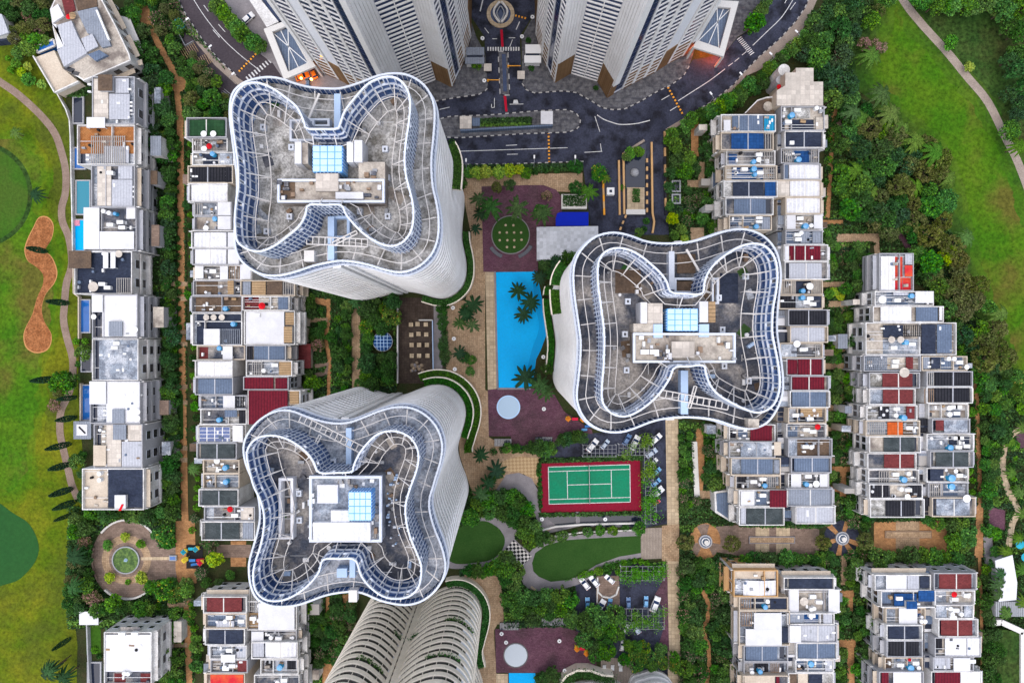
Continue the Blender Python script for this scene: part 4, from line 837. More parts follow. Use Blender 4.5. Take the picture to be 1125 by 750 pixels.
# ------------------------------------------------------------------ slab towers at the top of the estate
def slab_tower(label, f, canopy_out, canopy_in, glow):
    """f maps the surveyed plan of the eastern tower (pixels on the ground) to this one"""
    Ht, base = 96.0, 14.0
    edges = [((589, 38), 'slots'), ((595.7, 63), 'slots'), ((601.5, 74.7), 'navy'), ((605.5, 82.7), 'slots'), ((609.6, 91), 'pier'), ((627, 80.6), 'bay'), ((656.5, 89.5), 'pier'), ((667, 107.5), 'fin'), ((673.5, 103.5), 'navy'), ((682, 98.8), 'slots'), ((694.5, 92), 'slots'), ((707, 85.7), 'slots'), ((719, 79.5), 'blank'),
             ((732, 71), 'slots'), ((750, 61.5), 'fin'), ((755, 58), 'navy'), ((763, 49), 'blank'), ((745, -75), 'blank'), ((586, -75), 'blank')]
    pts = [f(*e[0]) for e in edges]; W_ = [W2(*p) for p in pts]
    a = sum(W_[i - 1][0] * W_[i][1] - W_[i][0] * W_[i - 1][1] for i in range(len(W_)))
    if a < 0:
        sty = [e[1] for e in edges]; W_ = W_[::-1]; sty = sty[::-1]; sty = sty[1:] + sty[:1]
    else: sty = [e[1] for e in edges]
    c = W2(*f(668, 20))
    T = empty('slab_tower', (*c, 0), label, 'tower', 'tall slab apartment towers')
    body = MB().prism(W_, 0, Ht); body.build('shaft', 'tower_shaft', T)
    wins, slabs, piers = [], [], MB()
    for i, st in enumerate(sty):
        p, q = np.array(W_[i]), np.array(W_[(i + 1) % len(W_)]); d = q - p; L = np.linalg.norm(d); d /= L; n = np.array((d[1], -d[0]))
        if st in ('pier', 'blank', 'slots', 'fin'):
            o1, o2 = p + n * .16, q + n * .16
            MB().prism([tuple(p + d * .02), tuple(q - d * .02), tuple(o2 - d * .02), tuple(o1 + d * .02)], 0.05, base + (0 if st != 'slots' else -2), 0).build('brick_base', 'base_brown', T)
        if st == 'pier':
            k = max(3, int(L / .85))
            for j in range(k):
                a_ = p + d * L * (j + .06) / k; b_ = p + d * L * (j + .94) / k
                piers.prism([tuple(a_), tuple(b_), tuple(b_ + n * .22), tuple(a_ + n * .22)], base, Ht + .6)
        if st == 'fin': piers.prism([tuple(p), tuple(q), tuple(q + n * .7), tuple(p + n * .7)], base - 4, Ht + 1)
        if st in ('navy', 'bay', 'slots'):
            step = {'navy': 3.2, 'bay': 2.05, 'slots': 2.55}[st]
            z = 2.2 if st != 'bay' else 1.0
            m0 = {'navy': .02, 'bay': .03, 'slots': .13}[st]
            while z < Ht - 2:
                a_, b_ = p + d * L * m0, q - d * L * m0
                mb = MB(); e = n * .08
                mb.face([(*(a_ + e), z), (*(b_ + e), z), (*(b_ + e), z + step * (.96 if st == 'navy' else .72)), (*(a_ + e), z + step * (.96 if st == 'navy' else .72))], 0)
                if st == 'bay':
                    for t in (.5,): m_ = a_ + (b_ - a_) * t; mb.obox(m_ + n * .17, math.atan2(d[1], d[0]), .25, .34, z, z + step * .72, 1)
                wins.append((shows(*p, z, *n), mb))
                if st in ('bay', 'slots'):
                    o_ = {'bay': .34, 'slots': .22}[st]; s0 = z - step * .26
                    mb = MB().prism([tuple(a_), tuple(b_), tuple(b_ + n * o_), tuple(a_ + n * o_)], s0, z - .02)
                    slabs.append((shows(*p, z, *n), mb))
                z += step
            if st == 'slots':
                for t in (0, 1):
                    a_ = p if t == 0 else q - d * L * .13; b_ = a_ + d * L * .13
                    piers.prism([tuple(a_), tuple(b_), tuple(b_ + n * .30), tuple(a_ + n * .30)], 1, Ht + .4)
    piers.build('pier', 'tower_white', T)
    many(T, 'window', wins, ['glass_navy', 'tower_white']); many(T, 'balcony', slabs, 'tower_white')
    mb = MB(); Q = [((x - c[0]) * 1.01 + c[0], (y - c[1]) * 1.01 + c[1]) for x, y in W_]; mb.prism(Q, Ht, Ht + 1.2); mb.build('roof', 'screed', T)
    # entrance canopy: white frame round dark skylights
    zc = 8.0; o_, i_ = P2(canopy_out, zc), P2(canopy_in, zc)
    C = empty('entrance_canopy', (sum(p[0] for p in o_) / 4, sum(p[1] for p in o_) / 4, 0), *glow[0])
    k = 4; mb = MB()
    for s in range(4):
        t = (s + 1) % 4; mb.prism([o_[s], o_[t], i_[t], i_[s]], zc - .8, zc)
    mb.build('frame', 'kerb_white', C)
    mb = MB().prism(i_, zc - 1.4, zc - 1.2); mb.build('skylight', 'roof_steel', C)
    mb = MB()
    for a_, b_ in ((0, 2), (1, 3), (0, 1)):
        A = i_[a_]; B = i_[b_] if (a_, b_) != (0, 1) else i_[2]
        if (a_, b_) == (0, 1): A = ((i_[0][0] + i_[1][0]) / 2, (i_[0][1] + i_[1][1]) / 2); B = ((i_[2][0] + i_[3][0]) / 2, (i_[2][1] + i_[3][1]) / 2)
        mb.bar((*A, zc - 1.1), (*B, zc - 1.1), .22, .2)
    mb.build('glazing_bar', 'ac_white', C)
    for s in range(4):
        MB().box(o_[s][0] * .96 + C.location.x * .04 - .3, o_[s][0] * .96 + C.location.x * .04 + .3, o_[s][1] * .96 + C.location.y * .04 - .3, o_[s][1] * .96 + C.location.y * .04 + .3, .1, zc - .81).build('column', 'kerb_white', C)
    for q, e, col in glow[1]:
        w = W2(*q); Lp = MB().cyl(*w, .30, 2.5, 2.9, 10).build('lamp_bowl', 'lamp_glow', C)
        li = bpy.data.lights.new('entrance_light', 'POINT'); li.energy = e; li.color = col; li.shadow_soft_size = .4
        lo = bpy.data.objects.new('entrance_light', li); COL.objects.link(lo); lo.location = (*w, 2.2)
    return T
slab_tower('white slab tower with navy glass strips, beside the orange-lit canopy on the road bend', lambda x, y: (x, y), [(786.5, 0), (811.7, 1.7), (795.2, 62.4), (761.4, 52)], [(789, 7.5), (803, 8.7), (790.9, 52.9), (767, 44.5)],
           (('white framed entrance canopy over a red-lit porch on the road bend', 'canopy', 'entrance canopies'), [((770, 58), 420, (1, .20, .02)), ((778, 62), 420, (1, .08, .02)), ((785, 64), 320, (1, .08, .02))]))
slab_tower('white slab tower with navy glass strips, behind the canopy beside the parked white van', lambda x, y: (1106 - x, y + 5 + (x - 610) * .1), [(289.6, 32), (313, 23), (347, 72.8), (312, 87.6)], [(299, 35), (315, 28.5), (338, 69), (316.5, 79)],
           (('white framed entrance canopy with rusty skylight corner, beside the zebra crossing', 'canopy', 'entrance canopies'), [((334, 90), 60, (1, .36, .06)), ((345, 91), 50, (1, .36, .06))]))
# link block beside the western canopy
o = empty('link_block', (*W2(296, 10), 0), 'low white-edged link roof with dark glass beside the parked white van', 'building')
MB().prism(P2([(266, -12), (277, -12), (306, 24), (293, 30)], 8), 0, 8).build('wall', 'wall_white', o); MB().prism(P2([(281, -12), (294, -12), (314, 20), (303, 24.5)], 7), 0, 7).build('skylight', 'glass_navy', o)

# ------------------------------------------------------------------ terraced houses
ROOF = dict(w='roof_white', W='tank_white', c='roof_cream', l='roof_light', g='roof_grey', s='roof_steel', n='roof_navy', k='roof_black', t='roof_slate', b='roof_blue', y='roof_cyan', m='roof_maroon', r='roof_brick', R='roof_red', o='roof_orange', G='roof_green', T='roof_tan', O='tile_orange', S='solar', x='slats', p='screed_pale', q='screed', d='screed_dark', e='screed_cool', B='screed_brown', L='wood', N='glass_navy', C='wall_cream')
RNAME = dict(w='white', W='white', c='cream', l='pale grey', g='grey', s='blue-grey', n='navy', k='black', t='slate', b='blue', y='cyan', m='maroon', r='brick-red', R='bright red', o='orange', G='green', T='tan', O='orange tiled', S='solar-panelled', x='slatted', p='stained', q='stained', d='dark', e='grey', B='brown', L='timber', N='navy', C='cream')
hr_ = random.Random(5)
def gable(mb, x0, x1, y0, y1, z, dz, axis='x'):
    """ridge across the short way: slopes fall to x0 and x1"""
    xm = (x0 + x1) / 2; th = .12
    for a, b, za, zb in ((x0, xm - .05, z, z + dz), (xm + .05, x1, z + dz, z)):
        mb.face([(a, y0, za), (b, y0, zb), (b, y1, zb), (a, y1, za)]); mb.face([(a, y0, za - th), (a, y1, za - th), (b, y1, zb - th), (b, y0, zb - th)])
        mb.face([(a, y0, za - th), (b, y0, zb - th), (b, y0, zb), (a, y0, za)]); mb.face([(a, y1, za), (b, y1, zb), (b, y1, zb - th), (a, y1, za - th)])
        mb.face([(a, y0, za), (a, y1, za), (a, y1, za - th), (a, y0, za - th)]) if a == x0 else mb.face([(b, y0, zb - th), (b, y1, zb - th), (b, y1, zb), (b, y0, zb)])
def house(spec, z, label, group, faces, name='terraced_house', cat='house', wall=None, annex=None):
    """spec: 'x0 x1 y0 y1 | panels | items' in surveyed pixels at roof height"""
    parts = [p.strip() for p in spec.split('|')]
    px0, px1, py0, py1 = (float(v) for v in parts[0].split())
    A, B = W2(px0, py1, z), W2(px1, py0, z); x0, y0, x1, y1 = A[0] + .02, A[1] + .02, B[0] - .02, B[1] - .02
    T = empty(name, ((x0 + x1) / 2, (y0 + y1) / 2, 0), label, cat, group)
    wm = wall or hr_.choice(['wall_white', 'wall_white', 'wall_white', 'wall_grey', 'wall_grey', 'wall_cream'])
    t = .24; zf = z - 1.1
    mb = MB(); mb.box(x0, x1, y0, y1, 0, zf - .02)
    mb.box(x0, x0 + t, y0, y1, zf - .02, z).box(x1 - t, x1, y0, y1, zf - .02, z).box(x0 + t, x1 - t, y0, y0 + t, zf - .02, z + .0).box(x0 + t, x1 - t, y1 - t, y1, zf - .02, z + .0)
    mb.build('wall', wm, T)
    fl = hr_.choice(['screed', 'screed_dark', 'screed_cool', 'screed_pale', 'screed_cool'])
    MB().box(x0 + t + .01, x1 - t - .01, y0 + t + .01, y1 - t - .01, zf - .01, zf).build('roof_floor', fl, T)
    deck = []
    for ps in parts[1].split(';') if parts[1:] and parts[1] else []:
        w = ps.split(); k, form = w[0][0], w[0][1]; a0, b0, a1, b1 = (float(v) for v in w[1:5])
        P, Q = W2(a0, b1, z), W2(a1, b0, z); m = ROOF[k]; X0, Y0, X1, Y1 = P[0] + .05, P[1] + .05, Q[0] - .05, Q[1] - .05
        if form in 'gf':
            X0, X1, Y0, Y1 = max(X0, x0 + t + .02), min(X1, x1 - t - .02), max(Y0, y0 + t + .02), min(Y1, y1 - t - .02)
        if X1 - X0 < .3 or Y1 - Y0 < .3: continue
        if form == 'g':
            g_ = MB(); gable(g_, X0, X1, Y0, Y1, z - .55, .42); o = g_.build('roof', m, T)
            xm = (X0 + X1) / 2; MB().box(xm - .14, xm + .14, Y0, Y1, z - .15, z - .07).build('ridge_cap', 'roof_light' if k in 'nkstb' else 'kerb_white', o)
        elif form == 'f': MB().box(X0, X1, Y0, Y1, z - .5, z - .28).build('roof', m, T)
        elif form == 'd': MB().box(X0, X1, Y0, Y1, zf + .01 + .02 * len(deck), zf + .05 + .02 * len(deck)).build('deck', m, T); deck.append((X0, X1, Y0, Y1))
        elif form == 'o': MB().box(X0, X1, Y0, Y1, z + .05 + .03 * len(deck), z + .25 + .03 * len(deck)).build('canopy_roof', m, T); deck.append((X0, X1, Y0, Y1)); [MB().box(cx - .08, cx + .08, cy - .08, cy + .08, zf, z + .05).build('post', 'ac_white', T) for cx in (X0 + .1, X1 - .1) for cy in (Y0 + .1, Y1 - .1)]
        elif form == 'b':
            MB().box(X0, X1, Y0, Y1, zf + .005, z + .9).build('roof_room', wm, T); MB().box(X0 - .12, X1 + .12, Y0 - .12, Y1 + .12, z + .9, z + 1.06).build('roof', m, T)
        elif form == 's':
            s_ = MB(); n_ = max(3, int((X1 - X0) / .55))
            for i in range(n_ + 1): xx = X0 + (X1 - X0) * i / n_; s_.box(xx - .09, xx + .09, Y0, Y1, z - .2, z - .05)
            for yy in (Y0 + .15, Y1 - .15): s_.box(X0, X1, yy - .08, yy + .08, z - .36, z - .205)
            s_.build('pergola', m, T)
        elif form == 'v':        # flat dark panel, an open well's shade put into its colour
            MB().box(X0, X1, Y0, Y1, zf + .004, zf + .03).build('light_well', 'pool_dark', T)
        elif form == 'a':        # solar array
            nx, ny = 4, 4
            MB().box(X0, X1, Y0, Y1, z - .42, z - .34).build('array_frame', 'ac_white', T)
            for i in range(nx):
                for j in range(ny): MB().box(X0 + (X1 - X0) * (i + .07) / nx, X0 + (X1 - X0) * (i + .93) / nx, Y0 + (Y1 - Y0) * (j + .08) / ny, Y0 + (Y1 - Y0) * (j + .92) / ny, z - .335, z - .28).build('solar_panel', 'solar', T)
        elif form == 'j':        # low lean-to beside the house
            MB().box(X0, X1, Y0, Y1, 0, z - 5.2).build('lean_to', wm, T); MB().box(X0 - .1, X1 + .1, Y0 - .1, Y1 + .1, z - 5.2, z - 5.0).build('lean_to_roof', m, T)
    busy = 0
    for it in (parts[2].split(';') if len(parts) > 2 and parts[2] else []):
        w = it.split(); k = w[0]; u, v = float(w[1]), float(w[2]); r = float(w[3]) if len(w) > 3 else None
        X, Y = W2(u, v, z)
        if k == 'T':
            o = MB().cyl(X, Y, r or .68, zf, z + .5, 14).build('water_tank', 'tank_cyan', T, smooth=False); MB().cyl(X, Y, (r or .68), z + .51, z + .75, 14, r1=.25).build('tank_lid', 'car_sky', o)
        elif k == 'V': o = MB().cyl(X, Y, r or .62, zf, z + .3, 14).build('water_tank', 'ac_white', T); MB().cyl(X, Y, (r or .62), z + .31, z + .5, 14, r1=.2).build('tank_lid', 'ac_white', o)
        elif k == 'D':
            rr = (r or .75); o = MB().cyl(X, Y, .06, zf, z + .25, 6).build('dish_post', 'metal_grey', T); d_ = MB(); d_.cyl(X, Y, rr * .45, z + .3, z + .5, 16, r1=rr); d_.build('satellite_dish', 'ac_white', o)
        elif k == 'P':
            rr = (r or 1.0); o = MB().cyl(X, Y, .06, zf, z + .2, 6).cyl(X, Y, rr, z + .2, z + .3, 18).build('parasol', 'roof_cream', T)
        elif k == 'U':
            o = MB().cyl(X, Y, .05, zf, z + .7, 6).build('parasol_pole', 'ac_white', T); MB().cyl(X, Y, r or .85, z + .2, z + .8, 8, r1=.08).build('parasol', 'red_cloth', o)
        elif k == 'A': MB().obox((X, Y), 0, r or .9, .45, zf + .02, zf + .75).build('condenser', 'ac_white', T)
        elif k == 'H': MB().box(X - (r or .9), X + (r or .9), Y - .5, Y + .5, zf + .02, z + .2).build('water_heater', 'ac_white', T)
        elif k == 'F': MB().face([(X - .6, Y - .9, z + 1.2), (X + .2, Y - .9, z + 1.2), (X + .9, Y + .9, z + 1.2), (X + .3, Y + .9, z + 1.2)]).face([(X - .6, Y - .9, z + 1.15), (X + .3, Y + .9, z + 1.15), (X + .9, Y + .9, z + 1.15), (X + .2, Y - .9, z + 1.15)]).build('red_flag', 'red_cloth', T)
        busy += 1
    inner = x1 if px0 + px1 > 1125 and 'W' in faces or px0 + px1 < 1125 and 'W' in faces else x0
    if hr_.random() < .7:
        a_ = inner - 2.0 if inner == x1 else inner + .4; MB().box(a_, a_ + hr_.uniform(1.0, 1.6), y0 + .5, y1 - .5, zf + .012, zf + .03).build('light_well', 'pool_dark', T)  # flat dark strip: shade of an opening put into the colour, nothing cut
    # roof clutter on open terraces
    if deck or len(parts) < 2 or not any(p.split()[0][1] in 'gf' for p in parts[1].split(';') if p.strip()):
        for i in range(hr_.randint(6, 12)):
            X, Y = hr_.uniform(x0 + .7, x1 - .7), hr_.uniform(y0 + .6, y1 - .6); q = hr_.random()
            if q < .40: o = MB().obox((X, Y), hr_.choice([0, 1.57]), .95, .5, zf + .1, zf + .85).build('condenser', hr_.choice(['ac_white', 'ac_white', 'metal_grey']), T)
            elif q < .58: MB().cyl(X, Y, hr_.uniform(.3, .5), zf + .1, zf + .95, 10).build('water_drum', hr_.choice(['tank_white', 'roof_steel', 'rubber', 'tank_white']), T)
            elif q < .8: MB().obox((X, Y), hr_.uniform(-.2, .2), hr_.uniform(.6, 1.6), hr_.uniform(.3, .9), zf + .1, zf + hr_.uniform(.3, 1.1)).build('stored_crate', hr_.choice(['wood', 'screed_pale', 'metal_grey', 'roof_tan', 'screed_dark']), T)
            else: MB().bar((x0 + .5, Y, zf + .5), (x1 - .5, Y, zf + .5), .1, .1).build('pipe', 'ac_white', T)
        if hr_.random() < .75:
            xm = x0 + (x1 - x0) * hr_.choice([.25, .33, .6, .7]); MB().box(xm - .1, xm + .1, y0 + t + .02, y1 - t - .02, zf + .01, z - .12).build('parapet', wm, T)
    if annex:                # low covered yards between the two columns
        za = z - hr_.choice([1.4, 2.2, 3.0]); ax = W2(annex, 375, za)[0]; bx = x0 - .02
        if bx - ax > .8:
            o = MB().box(ax, bx, y0 + .1, y1 - .1, 0, za - .25).build('annex', wm, T); cuts = sorted(hr_.sample([.2, .35, .5, .65, .8], 2)); yy = [y0 + .1] + [y0 + (y1 - y0) * c for c in cuts] + [y1 - .1]
            for ya, yb in zip(yy, yy[1:]):
                k_ = hr_.choice(['pool_dark', 'roof_navy', 'roof_grey', 'slats', 'pool_dark', 'screed_cool', 'roof_light', 'tank_white', 'roof_steel', 'roof_black'])
                MB().box(ax + .1, bx - .05, ya + .06, yb - .06, za - .24, za - hr_.choice([.2, .05, -.3])).build('annex_roof', k_, o)
    # windows and balconies on the open ends
    for fc in faces:
        xx = x0 if fc == 'W' else x1; s = -1 if fc == 'W' else 1
        if fc in 'EW':
            mid = (y0 + y1) / 2; dd = (y1 - y0)
            fl_n = 3 if z > 9 else 2
            for k in range(fl_n):
                zb = .5 + k * (z - 1.4) / fl_n
                for sgn in (-1, 1):
                    cy = mid + sgn * dd * .22; hw = min(1.25, dd * .19); h_ = 2.2
                    o = MB().box(xx + s * .02, xx + s * .09, cy - hw, cy + hw, zb + .4, zb + .4 + h_).build('window', 'fin_white', T)
                    MB().box(xx + s * .10, xx + s * .12, cy - hw + .12, cy + hw - .12, zb + .52, zb + .28 + h_).build('pane', 'glass_dark', o)
                if k and hr_.random() < .8:
                    dep = hr_.uniform(.8, 2.0); b_ = MB().box(xx + s * .02, xx + s * dep, y0 + .3, y1 - .3, zb - .05, zb + .12)
                    b_.box(xx + s * (dep - .12), xx + s * dep, y0 + .3, y1 - .3, zb + .12, zb + .95); b_.build('balcony', wm, T)
            for yf in (y0 + .03, y1 - .28): MB().box(xx + s * .015, xx + s * hr_.uniform(.5, 1.0), yf, yf + .25, 0, z - hr_.choice([.6, 3.2, 1.2])).build('party_fin', 'wall_white', T)
            bw = hr_.uniform(.3, .55) * dd; b0 = y0 + .25 + hr_.random() * (dd - bw - .5); bz = z * hr_.choice([.45, .62, .3]); bd = hr_.uniform(1.6, 3.0)
            if hr_.random() < (.5 if 'villa' in (group or '') else .22): o = MB().box(xx + s * 2.02, xx + s * (2.02 + bd), b0, b0 + bw, 0, bz).build('bay', wm, T); MB().box(xx + s * 2.0, xx + s * (2.1 + bd), b0 - .05, b0 + bw + .05, bz + .01, bz + .2).build('bay_roof', hr_.choice(['screed_pale', 'roof_grey', 'stone_brown', 'screed_brown', 'slats', 'roof_cream', 'screed_cool']), o)
            if hr_.random() < .6:
                MB().box(xx + s * .02, xx + s * 1.1, y0 + .5, y1 - .5, z - 1.5, z - 1.35).build('eave', hr_.choice([wm, 'roof_light', 'wall_cream']), T)
        else:
            yy = y1 if fc == 'N' else y0; s = 1 if fc == 'N' else -1
            nn = max(2, int((x1 - x0) / 3.2))
            for k in range(3):
                zb = .5 + k * (z - 1.4) / 3
                for i in range(nn):
                    cx = x0 + (x1 - x0) * (i + .5) / nn
                    o = MB().box(cx - .75, cx + .75, yy + s * .02, yy + s * .09, zb + .4, zb + 2.2).build('window', 'fin_white', T)
                    MB().box(cx - .63, cx + .63, yy + s * .10, yy + s * .12, zb + .52, zb + 2.08).build('pane', 'glass_dark', o)
            if hr_.random() < .9: MB().box(x0 + .2, x1 - .2, yy + s * .02, yy + s * 1.2, z - 2.2, z - 2.0).build('eave', 'wall_cream', T)
    return T
def describe(spec):
    ps = [p.strip() for p in spec.split('|')]; main = None; best = 0
    for q in ps[1].split(';') if len(ps) > 1 and ps[1] else []:
        w = q.split(); a = abs((float(w[3]) - float(w[1])) * (float(w[4]) - float(w[2]))) * (1.6 if w[0][1] in 'gfob' else .7)
        if a > best: best, main = a, w[0]
    it = ps[2] if len(ps) > 2 else ''
    col = RNAME[main[0]] if main else 'grey'; form = {'g': 'gabled roof', 'f': 'flat roof', 'd': 'terrace deck', 'o': 'sheet roof', 'b': 'roof room', 's': 'pergola', 'a': 'array', 'v': 'terrace', 'j': 'roof'}[main[1]] if main else 'terrace'
    n = it.count('T '); ex = ''
    if 'U ' in it: ex = ' and red parasol'
    elif n == 1: ex = ' and blue tank'
    elif n > 1: ex = ' and blue tanks'
    elif 'P ' in it: ex = ' and round tables'
    elif 'D ' in it: ex = ' and white dish'
    return f'{col} {form}{ex}'
def fit(s):
    assert len(s.split()) <= 16, s
    return s
def row(specs, z, group, end, faces, first_z=None, **kw):
    for i, sp in enumerate(specs):
        zz = z; terr = ';' in sp.split('|')[1] and ' g' not in sp
        forms = [q.split()[0][1] for q in sp.split('|')[1].split(';') if q.strip()]
        if not any(f in 'gf' for f in forms): zz = z - 1.1
        fcs = faces + ('N' if i == 0 and 'northface' in kw else '')
        house(sp, zz, fit(f'house with {describe(sp)}, {ORD[i]} from {end}'), group, fcs, wall=kw.get('wall', {}).get(i), annex=kw.get('annex'))
# western villas beside the golf course
row(['101 148 84 136.4 | cf 102 86 118.5 130;lf 119 102.6 142 131;lf 126 85.6 141 102;Bb 110.4 84 125.4 101;Wo 95.5 129 116 141 | A 143 112;A 143 116;A 143 121;A 97 92;A 97 100',
     '84.5 148 137 181 | Od 85 138 147 168;xs 100 149 137 181;lf 114 160 141 179 | A 95 170;A 95 175',
     '100 148 181.4 227.4 | cf 106 182 121.6 226;lf 121.8 197 145 226.5;lf 129 182 145 196.6;dd 114 182 128.7 196.6 | A 145.5 205;A 145.5 210;A 145.5 216;H 121 190',
     '92 150 227.6 275.8 | Wo 92.2 228 109.8 274;Wo 110 254.2 148 274;dd 110.4 228 149.5 254;Wo 139.3 226.6 149.5 240.8 | V 114 232;V 120 234;T 127 235 .5;H 132 244;H 121 247;H 134 250',
     '81.5 145 276 323 | nd 82 276.5 144 322.5;Wo 113.6 277 119.6 295;Wo 121.8 277 127.6 295;xs 128 305 143 322;Bo 76 275.4 101 295 | P 103 315 1.4;P 131 279;H 112 312;H 118 316',
     '101 151 323.4 371.6 | Wf 111.5 324 150 370;Wo 101.2 323.6 113.5 343;go 120 352.8 135 369.6 | D 104 348;D 149 362 .9',
     '101 152 372 418 | ef 108 372 151.5 417.6;dd 121.6 371 135.6 387 | H 128 377;H 126 382',
     '98.5 154 418.4 465.2 | wf 116 419 153.4 465;Wo 98.6 418.6 117 444;go 123.6 449 137.4 464.8 | A 114 451;A 114 456;D 152 452 .8;D 152 459 .8;A 153 434',
     '102.8 156.5 465.6 514 | cf 116 466 132.6 512.6;lf 133 484.8 155.6 513;cf 139.5 466 155.6 484.4;go 124.4 466 139.3 483;Co 103 488.6 117 511.6 | H 130 475;A 113 474;A 113 479;A 113 485;A 123 500',
     '90 158 514.4 560 | nf 118 515 157 557.6;Cd 90 514.6 116 559.6;Wb 128.5 543 140 557 | V 109.5 520;V 109.5 527;A 118.8 516;A 118.8 521;A 120 526;A 156 515;A 156 520;A 156 531;F 135 556'],
    12.4, 'villas beside the golf course', 'the tilted villa', 'E')
house('114 166.5 694 752 | Wf 114.5 697 165 738;rd 123 741 136 752;rd 152 741 166 752;dd 130 690 152 696.5 | H 134 696;H 148 696;V 137 739;V 141 739.5', 12.4, 'villa with large bright white roof, below the round lily-pond plaza', 'villas beside the golf course', 'EN')
# tilted villa at the top
def poly_villa():
    z = 11.5
    T = empty('villa', (*W2(98, 45), 0), 'tilted villa with stepped grey and blue-grey roofs and a cream terrace', 'house', 'villas beside the golf course')
    P = lambda p, h: P2(p, h)
    MB().prism(P([(52.5, 8.7), (63, -14), (104, -14), (127, 29.5), (141, 59), (142.7, 66), (90.7, 88.4), (69.9, 74.5), (61.2, 53.7), (56, 31)], z), 0, z - .9).build('wall', 'wall_white', T)
    MB().prism(P([(54, 9.6), (63.4, -13), (103, -13), (126, 29.8), (139.6, 58.6), (141, 65.2), (90.8, 86.6), (70.8, 73.4), (62.6, 53.5), (57.4, 31)], z), z - .89, z - .86).build('roof_floor', 'screed_pale', T)
    ev_ = P([(104, -14), (127, 29.5), (141, 59), (142.7, 66), (90.7, 88.4)], z)
    for a, b in zip(ev_, ev_[1:]):
        MB().bar((*a, z - .5), (*b, z - .5), .35, .8).build('parapet', 'wall_white', T)
        d_ = np.array(b) - np.array(a); L_ = np.linalg.norm(d_); d_ /= L_; n_ = np.array((-d_[1], d_[0])); n_ = n_ if np.dot(n_, np.array(a) - np.array(W2(98, 45, z))) > 0 else -n_
        for k in range(int(L_ / 3)):
            for zz in (1.5, 4.6, 7.6): c_ = np.array(a) + d_ * (k + .5) * L_ / int(L_ / 3) + n_ * .06; MB().obox(c_, math.atan2(d_[1], d_[0]), 1.7, .12, zz, zz + 2.0).build('window', 'glass_dark', T)
        MB().obox((np.array(a) + np.array(b)) / 2 + n_ * .7, math.atan2(d_[1], d_[0]), L_ * .8, 1.3, 6.9, 7.2).build('balcony', 'wall_cream', T)
    for p, m, a, b in (([(63, 28), (78.5, 23), (85.5, 40), (95.6, 58.6), (70.5, 73.6), (63, 55.5), (71.2, 50.3)], 'roof_light', -.85, .1), ([(84.2, 12.5), (106, 7.5), (121.4, 50), (111.7, 52.3), (101.4, 37.6), (95.9, 36.8)], 'roof_grey', -.85, -.1), ([(90.4, 43.5), (102.5, 38), (109, 51.6), (96.2, 58.2)], 'roof_light', .11, .5), ([(96.4, 60), (108.9, 55), (118, 60.7), (104.8, 67.2)], 'roof_steel', -.85, .02), ([(64.2, -10), (76.4, -10), (81.6, 10.2), (70.2, 15.2)], 'roof_brick', -.85, -.6), ([(79, -10), (104, -10), (105.6, 6), (84, 11)], 'screed_brown', -.85, -.55), ([(55, 10), (63, 4), (69.5, 17), (57.5, 25)], 'tank_white', -.85, -.2), ([(57, 26), (62, 27), (62.6, 54), (70, 51), (71, 40)], 'tank_white', -.84, -.05)):
        MB().prism(P(p, z), z + a, z + b).build('roof', m, T)
    for i in range(9): x, y = 108 + i * 1.5, 14 + i * 3.6; w = W2(x, y, z); MB().obox(w, -1.1, 1.0, .5, z - .1, z + .6).build('condenser', 'ac_white', T)
    w = W2(80, 18, z); MB().cyl(*w, .06, z - .6, z + .8, 6).build('parasol_pole', 'ac_white', T); MB().cyl(*w, 1.1, z + .3, z + .9, 8, r1=.1).build('parasol', 'roof_tan', T); w = W2(76, 19, z); MB().cyl(*w, .8, z + .3, z + .9, 8, r1=.1).build('parasol', 'red_cloth', T)
    for p in ([(77, 75), (87, 78.5), (84, 83), (74, 79)], [(84, 80), (92, 82), (90, 86), (82, 84)]): MB().prism(P(p, 9), 8.8, 10.65).build('window', 'glass_dark', T)
    for a, b in (((128, 64), (104, 73)), ((122, 57), (100, 66.5)), ((134, 68), (112, 77))):
        A, B = W2(*a, 9), W2(*b, 9); MB().bar((*A, 8.2), (*B, 8.2), 1.4, 1.0).build('balcony', 'wall_cream', T); MB().bar((A[0] - .6, A[1] - .9, 6.6), (B[0] - .6, B[1] - .9, 6.6), .2, 1.6).build('window', 'glass_dark', T)
    MB().prism(P([(38.7, 63.3), (59.5, 55.5), (69, 75.5), (87, 90.5), (62, 102.3)], 4), 0, 4).build('terrace', 'wall_cream', T)
    mb = MB(); pl = P([(38.4, 62.8), (62, 102.8), (88, 90.5)], 4)
    for a, b in zip(pl, pl[1:]): mb.bar((*a, 4.4), (*b, 4.4), .35, 1.0)
    mb.build('parapet', 'wall_white', T)
    MB().prism(P([(130, 17), (142.7, 20), (147, 31), (153, 45), (157.4, 59), (144.4, 64), (138, 47), (134, 34.7)], 4), 3.7, 4).build('porch_roof', 'kerb_white', T)
    MB().prism(P([(122, 33), (126, 31), (138, 52), (133, 54)], 9), 3, 9).build('stair_well', 'glass_dark', T)
poly_villa()
o = empty('garden_house', (*W2(2, 28), 0), 'grey pitched garden house at the edge of the golf course thicket', 'house'); MB().prism(P2([(-10, 12), (2, 16), (9.5, 36), (0, 39), (-10, 40)], 5), 0, 4.4).build('wall', 'wall_white', o); MB().prism(P2([(-10, 12), (2, 16), (9.5, 36), (0, 39), (-10, 40)], 5), 4.42, 5).build('roof', 'roof_light', o); MB().prism(P2([(-10, 40), (0, 39.5), (13, 38), (9, 44), (-10, 46)], 3), 0, 3).build('porch', 'roof_navy', o)
